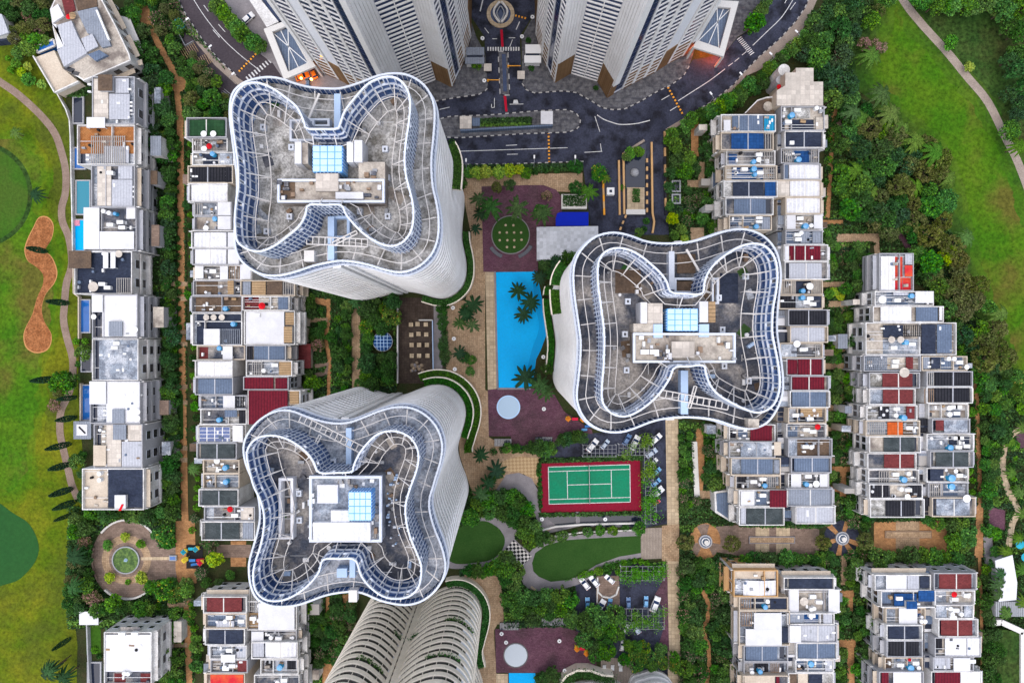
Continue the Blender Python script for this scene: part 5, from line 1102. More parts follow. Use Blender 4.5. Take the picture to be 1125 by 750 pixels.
# inner western row, outer column
row(['204.6 249 129 151 | Gg 207 131 246 149 | D 224.6 147.6 .85;D 235 147.6 .85',
     '211 250 151.4 166.8 | dd 212 152 249 166;xs 212 153 220 166 | U 230 161;D 225 164 .8',
     '211 257 167 181.6 | nd 221 168 238 181;ef 240.6 168 255 181 | T 234 169.4 .7',
     '206 256 182 201.2 | kg 209 183 247 201;ko 248 183 254 200.6 |',
     '207 250 201.4 221.4 | wg 209 202.4 249 221 |',
     '213 255 221.6 237 | ed 223 223 238 237;Wo 239.4 222 254 236.8;xs 214 223 222 236 |',
     '213 255 237.2 252.8 | pd 214 238 238 252;Wo 239.4 237.4 254 252.6 | T 236.6 240.6;D 227 251 .8',
     '210 262 253 272.4 | wg 212 255 248 272;Wf 249.5 255 261 272 |',
     '211 263 272.6 291 | wg 213 273.4 248 291;Wf 249.5 273 262.6 290.6 |',
     '214 277 291.2 307.6 | Wo 215 292 224 306;Wo 242 292 251 307;Ls 252 291.6 263 307;Wo 264 290 276 307;dd 225 293 241 306 | H 234 298',
     '212 266 307.8 324.6 | Bd 214 308.6 238 324;pd 239 309 250 323;Tb 252 309 258 323 |',
     '210 266 324.8 343.4 | Bd 213 326 265 343 | T 248 339',
     '211 266 343.6 379.4 | nd 214 345 263 379;Wo 224 361 242 379;gs 242.4 361 263 378.6 | P 227 348.6 .85;P 235 348.6 .85;P 244 348.6 .85;T 256.6 356',
     '216 269 379.6 395.2 | dd 217 380 268 395;rd 217 381 227 394.6;Wo 245 380 256 395 | T 241.4 382.4',
     '214 255.5 395.4 414.2 | wg 215.8 397 254 414 |',
     '214 256 414.4 433.8 | sg 216.6 416 255 433.6 |',
     '220 271 434 448.8 | sd 231 436 245 448;Wo 245.4 434 258.6 448.6;ks 259 434 270 448 |',
     '220 271 449 466.2 | dd 222 450 246 466;so 247 450 260.6 458;kf 262 450 270 466 | T 241 461',
     '217 270 466.4 486 | Sa 218 468.8 252.6 485.4;Wb 257.6 467 268 484 |',
     '216 260 486.2 504.6 | tg 219.4 487.4 257 504 |',
     '223 263 504.8 520 | pd 225 506 261 519 | D 239 505.7 .85;T 247.8 513.6 .75',
     '223 263 520.2 536.8 | ed 225 521 261 536 | T 248.5 529 .75',
     '218 262 537 556 | tg 221 539 259.6 555.6 |',
     '224 280 556.2 572.4 | dd 233 557 262 572;cf 264 557 278 571 | U 253 559;H 258 566',
     '221 280 572.6 593.4 | tg 224 574 262 592.4;gf 266 574 278 592 |'],
    11.6, 'western terrace beside the brick alley', 'the green deck', 'W')
# inner column, parts of it under the towers
row(['264 324 307.8 325 | gf 266 309 275 324.6;Tf 276 309 291.6 324.6;Bf 292.4 309 310 324.6;xs 311 309 322 324 |',
     '266 318 325.2 341 | rd 267 326 283 340.6;pd 284 327 303 340;sf 305 326 316 340 | U 288 336 1.0',
     '268 324 341.2 378.8 | Wf 269.4 342 312 378;Tf 313 343 322.6 357;Tb 313.4 359 322 376 | H 282 346',
     '270 314 379 396 | kf 271 380 277 395.6;sg 278 380 312 396 |',
     '270 321 396.2 413.2 | ed 288 397.6 305 411;xs 277 397 287 412;Tf 306 397 320 412.6 | V 290 407;H 302 401',
     '267 317 413.4 428.2 | mf 268 414 300 428;mf 302 415 315 427 |',
     '272 330 428.4 466 | mo 273.4 428.6 316.5 466;Tf 317.6 429 328 444 |'],
    11.6, 'western terrace beside the leafy garden', 'the tower', 'E')
for (x0, y0, x1, y1), m, h, lb in (((323, 313, 335, 341), 'screed_dark', 4, 'dark lean-to shed below the curving tower wall'), ((324, 343, 336, 358), 'roof_light', 4.4, 'pale sheet-roofed shed beside the big white roof'), ((324, 360, 336, 376), 'roof_light', 3.6, 'lower pale shed beside the maroon yard'), ((324, 378, 341, 404), 'roof_brick', 3.0, 'maroon paved yard block with cream rim beside the garden')):
    o = empty('shed', (*W2((x0 + x1) / 2, (y0 + y1) / 2), 0), lb, 'shed', 'sheds behind the garden terrace'); a, b = W2(x0, y1, h), W2(x1, y0, h)
    MB().box(a[0], b[0], a[1], b[1], 0, h - .3).build('wall', 'wall_cream', o); MB().box(a[0] - .1, b[0] + .1, a[1] - .1, b[1] + .1, h - .3, h).build('roof', m, o)
# houses below the fountain court, west
row(['223 271 655 673.4 | rg 226 656.6 265 672.6 |',
     '225 271 673.6 690 | sd 227 675 259 689;lf 237 682 257 689.4;ef 262 675 270 689 | V 247.6 682;H 252 678;H 265 682',
     '225 269 690.2 708.4 | ng 228 692 266 708 |',
     '230 271 708.6 724 | ed 232 710 258 723;lf 259 709 270 723;Wo 243 718 259 727 | H 252 714',
     '231 272 724.2 739 | pd 232 725 241 738;kd 242 727 258 738;rf 260.4 725 271 738 | V 247 732;H 248 734;H 255 731',
     '226 269 739.2 765 | Rf 230.5 741 267 763 |'], 11.6, 'lower western terrace', 'the playground', 'W', northface=1)
row(['271 326 660 692 | Wo 284 661.6 324 691;Td 272 674 296 691;xs 274 645 284 672 | H 278 679;H 290 679',
     '276 326 692.2 704.8 | dd 291 693 324 704;Wo 276.5 693 290 704.4 | V 298 700;H 306 701',
     '276 327 705 723.6 | wg 290.6 706 325 723;lf 277 706 289.6 722 |',
     '286 328 723.8 740.4 | ld 289 726 325 739;kd 291 727 301 738;kd 314 727 324 738 | T 307.7 732.3 .8',
     '279 329 740.6 765 | dd 281 742 320 764 | H 312 747;V 305 749'], 11.6, 'lower western terrace facing the garden', 'the broad white roof', 'E')
# eastern double row, outer column
row(['792 852.6 125.6 144.8 | sg 805 126.4 839.6 144.4;yf 840 124.8 851.5 144;Wo 794.7 132 802.5 144 |',
     '792 850 145 165 | bg 804 145.6 840 164.6;xs 841 146 849.6 164.6 |',
     '798 852 165.2 181.6 | bd 802 168 811 180;dd 813 167 829 181;xs 840 166 851 181 | T 827.7 178;H 834 170;D 833 176',
     '797 854 181.8 198.4 | bd 805 183 840 198;xs 840.6 182 852.8 198 | T 828 186 .8;T 829 192 .6;H 835 190;H 818 186',
     '795 854.4 198.6 216.6 | ng 805.7 199.6 840 216;bf 840.6 199 852.8 216 |',
     '797 850 216.8 236.2 | sg 807 218 842.4 236 |',
     '801 848 236.4 253 | sd 803 238 813 252;sd 816 238 832 252;gf 837 238 846.6 252 | T 830.5 249;H 834 240;H 834 243'],
    12.0, 'eastern terrace beside the entrance road', 'the cyan panel', 'W')
row(['858 906 116.4 143.6 | qd 861 117 892 129;nd 868 130 896 142;pf 896.6 128 905 143;pd 893 117 904 127 | T 869.6 127 .8;H 876 121;V 897 119;H 866 134',
     '862 905 143.8 162.6 | ng 864 144.6 903.4 162.4 | H 870 157 .6',
     '858 900 162.8 179.6 | xs 858.4 164 870 179;bd 874 164.4 891 179;xs 891.6 164 899.4 179 | T 877 175.8 .8',
     '861 902 179.8 197.2 | sf 862 181 866.6 196;wg 867.6 180.4 901 197 |',
     '853 902.6 197.4 216.4 | cf 853.6 197.8 868 216;wg 868.6 197.8 902 216 |',
     '863 903 216.6 235 | wg 865 217 902.4 234.6 |',
     '863 904 235.2 252.6 | Wo 864 236 874 252;pd 875 237 893 251;Wo 893.6 236 903 251.6 | T 884.6 248.6 .8;V 891 248;H 879 240',
     '863 904 252.8 268.4 | sd 865 254 903 268;gf 880 254 890 267;gf 893 254 903 267 | H 876 258;H 877 263;V 880 256',
     '861 910 268.6 287 | mg 867 269.6 902.6 286;Wo 862 270 866.6 286 |',
     '862 910 287.2 307 | lg 867.6 288.6 904 306 |',
     '858 904 307.2 323.6 | xs 859 308 874 323;nd 876 308 893 323;xs 894 308 903.6 323 | T 881.7 319.7;D 889 314.7 1.0',
     '856 904 323.8 339.6 | kd 857 325 876 339;nf 894 325 903 338 | T 881.5 327;H 890 328;H 886 332;H 893 334',
     '866 909.6 339.8 358 | kg 868.6 341 908.6 357.6 |',
     '868 910 358.2 376.4 | lg 869.6 359.4 907 376 |',
     '857 904 376.6 393.2 | ef 858.4 378 876 392.6;dd 878 378 895 392;xs 896 378 903.6 392 | D 874.8 377.7 1.0;H 882 384',
     '864 905 393.4 412.6 | mf 865 395 876.6 411;mg 877.4 394 904 412.4 |',
     '869 911 412.8 429 | mg 871 413.6 907 428.6 |',
     '868 911.6 429.2 447.6 | sg 871 430 908.7 447 |',
     '866 908 447.8 464.8 | Tf 880 448.6 904 458;ed 868 449 879 464;kd 881 458.6 899 464 | H 874 456;H 890 460',
     '864 908 465 481.4 | sd 867 467 878 480;pd 880 467 900 480 | U 898 468.6;H 886 472;H 893 474;A 882 478',
     '866 914.6 481.6 501.8 | Bd 877.4 482 913 501.6;ef 867 483 876 501 | H 885 490.6;V 891 491',
     '869 913.6 502 519.4 | sg 873.4 502.6 911.6 519 |',
     '866 911 519.6 536 | Wo 868.6 520 880 535.4;dd 881 521 899 535;Wo 900 520 909 534.6 | T 885.6 531.6;D 896 531 .95;V 890 533;H 888 523',
     '864 915 536.2 556 | gg 867 537.6 914 556 |',
     '874 918 556.2 575.4 | lg 876 557 917 575;Wf 886 560 897 568 |'],
    11.6, 'eastern terrace beside the paved alley', 'the cream-tiled house', 'E', annex=854)
row(['801 852 466 484.6 | mo 824 467 848 484;sd 812 472 823 483;kd 802 470 810 483 |',
     '801 852 484.8 502.6 | ef 814 485.4 849 502;Co 850 485 858 500 | A 840 500;A 845 500;H 851 491',
     '803 858 502.8 522 | sg 815 504 850 521.6;gf 851 505 857 520 |',
     '808 858 522.2 537.8 | kd 811 523 822 537;dd 824 523 842 537;xs 843 523 852 536 | T 840 533;H 838 526;H 828 529',
     '812 866 538 556.6 | Wf 814 539.4 829.4 555.6;sd 832 540 844 555;mo 845.4 538 864 557 | H 838 544',
     '812 862 556.8 577 | tg 821 557.6 860.6 576;lf 814 558 820 575.6 |'],
    11.6, 'eastern terrace facing the flower garden', 'the flower garden', 'W')
# cream-tiled corner house at the head of the eastern row
o = empty('corner_house', (*W2(878, 96), 0), 'corner house with stepped cream tiled roof beside the road bend', 'house')
hp = [(863, 80), (874.5, 80), (874.5, 75), (893.6, 75), (893.6, 90), (904, 90), (904, 115.6), (853.7, 115.6), (853.7, 99.5), (863, 94)]
MB().prism(P2(hp, 12), 0, 11.6).build('wall', 'wall_cream', o); MB().prism(P2([((x - 879) * 1.012 + 879, (y - 96) * 1.012 + 96) for x, y in hp], 12), 11.62, 12).build('roof', 'roof_cream', o)
w = W2(861.5, 77, 9); MB().cyl(*w, 1.7, 0, 9, 16).build('stair_turret', 'wall_white', o); w = W2(857, 88, 8); MB().cyl(*w, 1.2, 0, 8, 10).build('stair_turret', 'wall_grey', o); w = W2(857.5, 94.5, 9); MB().cyl(*w, .8, 8.2, 9, 8, r1=.1).build('parasol', 'red_cloth', o)
MB().prism(P2([(818, 125), (832, 110.7), (842, 107.5), (849, 107), (851, 125)], 8), 0, 8).build('curved_terrace', 'screed_brown', o); w = W2(843.8, 117, 8.4); MB().cyl(*w, 1.35, 8, 8.5, 18).build('round_table', 'screed_pale', o)
mb = MB(); pl = P2([(818, 125), (832, 110.7), (842, 107.5), (849, 107)], 8.4)
for a, b in zip(pl, pl[1:]): mb.bar((*a, 8.2), (*b, 8.2), .3, 1.1)
mb.build('parapet', 'wall_white', o)
o = empty('side_annex', (*W2(794, 555), 0), 'low grey-roofed annex beside the navy-tiled house', 'house'); MB().prism(P2([(785, 540), (802, 538), (803, 573), (786, 563)], 5), 0, 4.8).build('wall', 'wall_white', o); MB().prism(P2([(787, 542), (801, 540), (801, 570), (788, 561)], 5), 4.82, 5).build('roof', 'roof_steel', o)
o = empty('side_annex', (*W2(791, 197), 0), 'small blue glazed porch beside the blue-gabled house', 'house'); a, b = W2(783, 207, 5), W2(793, 189, 5); MB().box(a[0], b[0], a[1], b[1], 0, 4.8).build('wall', 'wall_white', o)
for i in range(3): MB().box(a[0] + .12 + i * (b[0] - a[0] - .2) / 3, a[0] - .05 + (i + 1) * (b[0] - a[0]) / 3, a[1] + .2, b[1] - .2, 4.82, 4.95).build('pane', 'roof_steel', o)
# lower eastern rows
row(['806 855 626 655.4 | wg 817 637.8 853.4 654.6;Cd 808 628 853 637 |',
     '812 866 655.6 670.2 | Ls 814 657 825 669;nd 827 657 845 669.4;nf 846.6 656.6 864.6 669.4 | T 840.4 666;V 843 660',
     '812 868 670.4 708.6 | Wo 828 672.4 858.6 690.4;Wo 818.6 690 858.6 708.4;Ls 815 672 826 688;nf 859.4 689 867.4 706 |',
     '817 866 708.8 726.8 | sg 820 709.6 855 726 |',
     '817 866 727 741.4 | dd 819 728 829 741;kd 830 728 845.6 741;Ls 847 725 856 739 | T 834.8 737;V 826 738',
     '816 868 741.6 765 | Cf 818 742 852 764;mf 853 742 857 764 |'], 11.6, 'lower eastern terrace', 'the orange-rimmed gable', 'W', wall={0: 'wall_orange', 1: 'wall_cream', 2: 'wall_cream'}, northface=1)
row(['861 917 634 647.6 | nf 867.4 635.4 915 647 |',
     '866 922.6 647.8 673 | Wo 866.6 646.6 877.4 672.6;Wo 909.6 646.6 922 672.6;pd 878 648 909 672 | P 883 660 1.2;H 893 655;H 900 661;V 891 669;V 894 668',
     '865 917 673.2 686 | gf 866 674.4 884 684;bd 885 674.4 904 685;lf 905 674 915 685 | H 892 676',
     '866 920 686.2 705.6 | lg 879 687 918.6 705;Wo 867 686.4 880 705.2 |',
     '875 920 705.8 724.2 | sg 877.7 707 918.6 724 |',
     '874 916 724.4 738.6 | sd 875 725 885 738;sd 887 725 905 738;lf 907 725 915 737.6 | T 890.7 728.5 .8',
     '866 916 738.8 765 | Bf 867 740 876 764;Cf 877 740 888 764;nf 889 740 904 764 |'], 11.6, 'lower eastern terrace beside the alley', 'the crossing-path fountain', 'E', annex=858, northface=1)
# far eastern double row
row(['966 1004 278 319.6 | wg 968.6 281 984.6 319;Rd 985.4 281 994 319;Ro 993.4 291.4 1002 304;Rd 994 304 1003.4 319;lf 995 279 1003.6 290.6 |',
     '961 1026 319.8 336 | ed 963 321 974 335;sd 976 321 1000 335;lf 982 319.6 999 324.6;wo 1005 319.8 1025 333 | V 969 329 1.1;T 1001 325;H 986 330',
     '959 1037 336.2 354 | wf 968 337 1002 353.6;sf 1007 337 1031 353.4;Wf 1032.6 337 1036 352 |',
     '951 1051 354.2 390 | nf 971 357 993 371;ks 994 356.6 1011 370;nf 1013 356 1029 389;sf 1030 356 1046.6 388;ed 972 372 1011 389 | P 979 373 .95;P 989 373 .95;T 995 376;H 982 382;H 1002 378',
     '949 1012 390.2 408 | gs 950 392 974.6 406.4;pd 976 392 1012 406;rf 996 392 1004 405.4 | P 993 409 1.4;H 984 397;H 983 402'],
    11.6, 'far eastern stepped terrace', 'the red terrace', 'W')
row(['1013 1063 391 407.4 | gf 1015 392 1022 405;nf 1023.6 392 1034 405;sd 1036 392 1060 406 | V 1042 394;V 1048 394;H 1054 398;D 1061 403 .7',
     '1018 1069 407.6 424.6 | kg 1027.5 408.4 1067.6 424.2;xs 1019 408.6 1026 424 |',
     '1018 1069 424.8 443 | kg 1027.5 425.6 1066.8 442.6;Ls 1016 427 1026 443 |',
     '1020 1064 443.2 460 | pd 1028 445 1040 459;sd 1042 445 1058 459 | V 1042.6 448 .75;V 1043 455 .75;H 1048 447;H 1053 447;H 1051 454',
     '1024 1066 460.2 476 | rf 1028.8 461 1037.6 473;ef 1037.8 461 1064 475.6 |',
     '1018 1070 476.2 495 | ed 1020 478 1044 494;nd 1045 479 1068 494 | T 1043.6 491.5 .8;H 1051 481;H 1055 481;H 1053 491;H 1062 490',
     '1022 1070 495.2 513.4 | tg 1029.4 496 1065.6 513 |',
     '1018 1064 513.6 529.6 | nf 1022.6 515 1037.6 528.6;pd 1039 515 1057 528 | T 1045 524.8 1.0;D 1049 517 .6;H 1054 522',
     '1020 1064 529.8 546 | xs 1022 531 1036 545.6;sd 1038 531 1055 545 | T 1045 534 .9',
     '1024 1072 546.2 567.6 | eg 1030 548 1067 566.6 | D 1061 547 1.1'],
    11.6, 'far eastern terrace beside the hedge', 'the hedge-side junk terrace', 'E', annex=1010)
row(['955 1011 409 426.4 | rg 970.6 409.6 1004 426 |',
     '955 1006 426.6 444.6 | rg 971 427.8 1004.4 444.4 |',
     '952 1008 444.8 461.4 | kf 966 447 978 460;ed 979 446 996 461;rf 996.4 445.6 1005.6 460 | T 992.6 458.7 .8;V 984 456;H 985 449',
     '951 1011 461.6 478.8 | of 975.6 463.6 992.8 478.4;Bd 994 463.6 1006 478;xs 953 463 972 477 | H 999 470',
     '955 1012 479 497.4 | tg 972 479.8 1006.4 497 |',
     '953 1007 497.6 515.4 | rg 972.4 498.6 1005.6 515.2 |',
     '954 1010 515.6 531.4 | xs 966 517 977 531;pd 979 517 1005 530 | T 992.6 526.6 .85;H 984 521;V 998 520',
     '955 1014 531.6 547.6 | kf 958 533 977 546;pd 980 533 1000 546;kf 1001 533 1014 546 | V 990 537;D 996 545 .8;H 998 538',
     '956 1016 547.8 568.4 | kg 974 550 1006.6 567 |'],
    11.6, 'far eastern terrace beside the stepping path', 'the upper brick-red gable', 'W', wall={3: 'wall_cream', 8: 'wall_white'})
row(['961 1023 631 648.6 | Wf 974 632 997 651;lf 997.4 632 1010.6 648;nf 1011.4 633 1022 646 |',
     '968 1028 648.8 667.2 | sd 970 651 981 664;bf 983 652 1008 666;bo 1008.4 648 1026 660;bb 994 659 1005 666.6 | H 988 657',
     '973 1017 667.4 686 | ed 974 668 986 685;Wo 987 667 1007.4 685.8;bd 1008 669 1014 680 | V 1012 682;V 1016 682',
     '974 1014 686.2 703 | ng 977 687 1011 702.6 |',
     '974 1014 703.2 721.6 | kg 977.6 704 1011 721.4 |',
     '972 1014 721.8 737 | Bd 974 723 982 736;ed 984 724 1013 736 | T 1000 733 .9;U 999 724 .5;H 989 730;H 1006 728;V 1009 733',
     '966 1015 737.2 765 | wf 982 738 1013 764;mf 969 738 977 764 |'], 11.6, 'lower far eastern terrace', 'the orange court', 'W', northface=1)
row(['1026 1073 629 648 | rg 1033 630 1069 647.4 |',
     '1027 1071 648.2 664 | ed 1028 649 1040 663;pd 1042 649 1070 663 | U 1048 652.4;H 1049 658;H 1062 654;A 1034 655',
     '1027 1070 664.2 679.4 | ef 1029 665 1041 679;dd 1042 665 1058 679;ef 1060 665 1069 678 | V 1044 668;V 1046 674;H 1050 670;V 1056 674;H 1047 678',
     '1031 1075 679.6 699.6 | rg 1035 681 1070 698.6 |',
     '1027 1078 699.8 721.4 | wf 1039 700.6 1077 721;kd 1029 701 1038 716 |',
     '1025 1070 721.6 736.8 | Wo 1047 721.8 1065.6 736.6;lf 1027 722 1045 735 | H 1068 726',
     '1023 1079 737 765 | mf 1028 738 1055.6 764;wf 1056 738 1078 764 |'], 11.6, 'lower far eastern terrace beside the hedge', 'the hedge corner', 'E', annex=1016, northface=1)
# ------------------------------------------------------------------ pools, furniture, vehicles
def pool(x0, y0, x1, y1, m, label, extra=None):
    a, b = W2(x0, y1, .5), W2(x1, y0, .5); o = empty('swimming_pool', ((a[0] + b[0]) / 2, (a[1] + b[1]) / 2, 0), label, 'pool', 'villa pools beside the golf course')
    r = .35; mb = MB()
    mb.box(a[0] - r, b[0] + r, a[1] - r, a[1], 0, .62).box(a[0] - r, b[0] + r, b[1], b[1] + r, 0, .62).box(a[0] - r, a[0], a[1], b[1], 0, .62).box(b[0], b[0] + r, a[1], b[1], 0, .62)
    mb.build('pool_rim', 'wall_grey', o); MB().box(a[0], b[0], a[1], b[1], .1, .45).build('water', m, o)
pool(81, 107.6, 90.8, 135, 'pool_dark', 'drained dark pool beside the villa with the planted square'); pool(82, 163, 92.7, 185, 'pool_blue', 'short blue pool beside the orange-tiled terrace'); pool(84.3, 199, 98.3, 235, 'pool_teal', 'long teal pool beside the cream and grey villa')
pool(82, 242, 93.6, 275, 'pool', 'bright cyan pool with a pink float beside the big white roof'); pool(89, 330, 98.3, 364.6, 'pool_blue', 'blue pool with wide dark rim beside the long white gable'); pool(90, 386, 100, 407.5, 'pool_dark', 'dark pool beside the mottled villa roof'); pool(90.8, 423.4, 102, 460.7, 'pool_blue', 'long blue pool beside the small square pavilion'); pool(97, 728, 110, 760, 'pool_dark', 'dark pool below the small villa lawn')
o = empty('swimming_pool', (*W2(49, 50), 0), 'tilted blue pool beside the tilted cream-terraced villa', 'pool', 'villa pools beside the golf course'); MB().prism(P2([(39.5, 51), (58.6, 43.3), (60.3, 50), (41.3, 58)], 2.5), 0, 2.5).build('water', 'pool_blue', o)
mb = MB(); q = P2([(39.5, 51), (58.6, 43.3), (60.3, 50), (41.3, 58)], 2.6)
for i in range(4): mb.bar((*q[i - 1], 2.4), (*q[i], 2.4), .5, .5)
mb.build('pool_rim', 'wall_white', o)
tag(MB().obox((0, 0), 0, 1.9, 1.6, 0, .12).obox((0, 0), .78, 1.3, 1.3, .121, .2).build('pool_float', 'pink_cloth', loc=None), 'pink inflatable float lying in the cyan villa pool', 'pool float').location = (*W2(84, 245, .6), .5)
o = empty('pavilion', (*W2(90, 472), 0), 'small square pavilion with white skylight and dark slash beside the villas', 'pavilion'); a, b = W2(81.5, 481.4, 3.2), W2(99.2, 463.3, 3.2); MB().box(a[0], b[0], a[1], b[1], 0, 3.0).build('wall', 'wall_grey', o); MB().box(a[0] - .2, b[0] + .2, a[1] - .2, b[1] + .2, 3.0, 3.2).build('roof', 'roof_grey', o); MB().box(a[0] + .8, b[0] - .8, a[1] + .9, b[1] - .7, 3.21, 3.4).build('skylight', 'tank_white', o); MB().bar((a[0] + 1.5, b[1] - 1.4, 3.42), (b[0] - 1.3, a[1] + 1.5, 3.42), .5, .05).build('slash_panel', 'roof_black', o)
o = empty('flat_canopy', (*W2(97, 679), 0), 'white flat canopy at the head of the small villa lawn', 'canopy'); a, b = W2(87, 686, 3), W2(108, 671.5, 3); MB().box(a[0], b[0], a[1], b[1], 2.7, 3.0).build('roof', 'tank_white', o)
for x in (a[0] + .3, b[0] - .3):
    for y in (a[1] + .3, b[1] - .3): MB().box(x - .1, x + .1, y - .1, y + .1, 0, 2.7).build('post', 'ac_white', o)
def wall(name, pts, h, w, m, label, cat='wall', group=None):
    mb = MB(); q = P2(pts, h)
    for i in range(len(q) - 1): mb.bar((*q[i], h / 2), (*q[i + 1], h / 2), w, h)
    o = mb.build(name, m, loc=(*q[0], 0)); return tag(o, label, cat, group)
wall('garden_wall', [(62, 102), (72, 120), (76, 132), (77, 150), (78, 200), (79, 240), (79.5, 276)], 1.6, .3, 'wall_white', 'white boundary wall curving down from the cream villa terrace')
wall('garden_wall', [(95, 686), (96, 716), (98, 755)], 1.6, .35, 'wall_grey', 'pale wall along the small villa lawn below the flat canopy'); wall('garden_wall', [(80, 276), (80.5, 322), (86, 326), (86, 372)], 1.5, .3, 'wall_cream', 'cream boundary wall beside the slate villa terrace'); wall('garden_wall', [(88, 421), (88, 462)], 1.4, .3, 'wall_cream', 'cream wall beside the long blue pool above the pavilion')
q = [(139 + 38.5 * math.cos(math.radians(t)), 614.5 + 44 * math.sin(math.radians(t))) for t in range(135, 305, 8)]
wall('curved_wall', [(139 + 38 * math.cos(math.radians(t)), 614.5 + 43.5 * math.sin(math.radians(t))) for t in range(222, 322, 8)], .8, .5, 'kerb_white', 'white curved seat wall along the upper rim of the round plaza'); wall('curved_wall', [(139 + 38 * math.cos(math.radians(t)), 614.5 + 43.5 * math.sin(math.radians(t))) for t in range(50, 132, 8)], .8, .5, 'kerb_white', 'white curved seat wall along the lower rim of the round plaza'); wall('curved_wall', [(139 + 38 * math.cos(math.radians(t)), 614.5 + 43.5 * math.sin(math.radians(t))) for t in range(150, 205, 8)], .7, .4, 'stone_brown', 'brown curved wall along the golf side of the round plaza')
o = empty('lily_pond', (*W2(139, 614.5), 0), 'round lily pond with a small fountain at the centre of the round plaza', 'pond'); c = W2(139, 614.5)
mb = MB(); n = 40; A = [(c[0] + 4.1 * math.cos(2 * math.pi * i / n), c[1] + 4.1 * math.sin(2 * math.pi * i / n)) for i in range(n)]; B_ = [(c[0] + 3.75 * math.cos(2 * math.pi * i / n), c[1] + 3.75 * math.sin(2 * math.pi * i / n)) for i in range(n)]
mb.ring(at(A, 0), at(A, .55)).ring(at(A, .55), at(B_, .55)).ring(at(B_, .55), at(B_, .1)); mb.build('pond_rim', 'metal_grey', o); MB().cyl(*c, 3.74, .15, .38, 40).build('water', 'lily', o); MB().cyl(*c, .55, .38, .9, 12, r1=.3).cyl(*c, .3, .9, 1.3, 8, r1=.1).build('fountain_jet', 'tank_top', o)
o = empty('water_spout', (*W2(191, 612), 0), 'blue water basin at the end of the stone spine into the round plaza', 'basin'); c = W2(191, 612); MB().box(c[0] - 1.1, c[0] + 1.1, c[1] - .8, c[1] + .8, 0, .7).build('basin_wall', 'metal_grey', o); MB().box(c[0] - .8, c[0] + .8, c[1] - .5, c[1] + .5, .7, .75).build('water', 'pool_blue', o)
def fountain(px, py, r, label, m='wall_grey'):
    c = W2(px, py); o = empty('fountain', (*c, 0), label, 'fountain', 'round fountains'); 
    def rng_(r0, r1, h): 
        n = 32; mb = MB(); A = [(c[0] + r0 * math.cos(2 * math.pi * i / n), c[1] + r0 * math.sin(2 * math.pi * i / n)) for i in range(n)]; B_ = [(c[0] + r1 * math.cos(2 * math.pi * i / n), c[1] + r1 * math.sin(2 * math.pi * i / n)) for i in range(n)]
        return mb.ring(at(A, 0), at(A, h)).ring(at(A, h), at(B_, h)).ring(at(B_, h), at(B_, .05))
    rng_(r, r - .38, .7).build('basin_rim', m, o); MB().cyl(*c, r - .39, .1, .5, 32).build('water', 'roof_steel', o); rng_(r * .62, r * .5, .95).build('inner_rim', 'ac_white', o); MB().cyl(*c, r * .2, .3, 1.5, 12, r1=r * .12).build('pedestal', 'ac_white', o); MB().cyl(*c, r * .15, 1.5, 1.7, 14, r1=r * .34).build('bowl', 'kerb_white', o)
fountain(774.5, 594, 2.0, 'round grey fountain in the orange court beside the long promenade'); fountain(924.5, 590.5, 2.0, 'round grey fountain where orange paths cross dark paving')
c = W2(550, 16); o = empty('leaf_fountain', (*c, 0), 'round fountain with a leaf-shaped basin in the entrance turning circle', 'fountain')
n = 48; mb = MB(); A = [(c[0] + 4.1 * math.cos(2 * math.pi * i / n), c[1] + 4.1 * math.sin(2 * math.pi * i / n)) for i in range(n)]; B_ = [(c[0] + 3.0 * math.cos(2 * math.pi * i / n), c[1] + 3.0 * math.sin(2 * math.pi * i / n)) for i in range(n)]
mb.ring(at(A, .06), at(A, .5)).ring(at(A, .5), at(B_, .5)).ring(at(B_, .5), at(B_, .1)); mb.build('stone_ring', 'stone_cream', o); MB().cyl(*c, 2.99, .08, .3, 40).build('water', 'glass_navy', o)
for s in (-1, 1):
    pts = [(c[0] + s * (.25 + 1.75 * math.sin(math.pi * t / 12) ** 1.0), c[1] + 3.0 - 6.0 * t / 12 + .2, .9) for t in range(13)]; mb = MB()
    for a, b in zip(pts, pts[1:]): mb.bar(a, b, .55, .9)
    mb.build('leaf_wall', 'kerb_white', o)
    pts = [(c[0] + s * (.1 + .95 * math.sin(math.pi * t / 10)), c[1] + 2.0 - 4.2 * t / 10, .8) for t in range(11)]; mb = MB()
    for a, b in zip(pts, pts[1:]): mb.bar(a, b, .3, .7)
    mb.build('inner_leaf_wall', 'metal_grey', o)
# gatehouses, booths, barriers
def gatehouse(x0, y0, x1, y1, label, m):
    a, b = W2(x0, y1, 3.4), W2(x1, y0, 3.4); o = empty('gatehouse', ((a[0] + b[0]) / 2, (a[1] + b[1]) / 2, .2), label, 'gatehouse', 'gatehouses'); MB().box(a[0] + .3, b[0] - .3, a[1] + .3, b[1] - .3, .2, 3.0).build('wall', 'wall_white', o)
    ym = a[1] + (b[1] - a[1]) * .46; MB().box(a[0], b[0], a[1], ym - .35, 3.0, 3.4).build('roof', m, o); MB().box(a[0] + .3, b[0], ym + .35, b[1], 3.0, 3.4).build('roof', m, o); MB().box(a[0] + .4, b[0] - .4, ym - .3, ym + .3, 3.0, 3.15).build('roof_gutter', 'roof_navy', o); MB().box(a[0] + .31 - .05, a[0] + .3, a[1] + .8, b[1] - .8, 1.0, 2.4).build('window', 'glass_dark', o)
gatehouse(511, 52, 532, 70, 'gatehouse with blue-grey roof planes beside the entrance drive', 'roof_grey'); gatehouse(576, 49, 594.5, 69, 'gatehouse with white roof planes beside the entrance drive', 'ac_white')
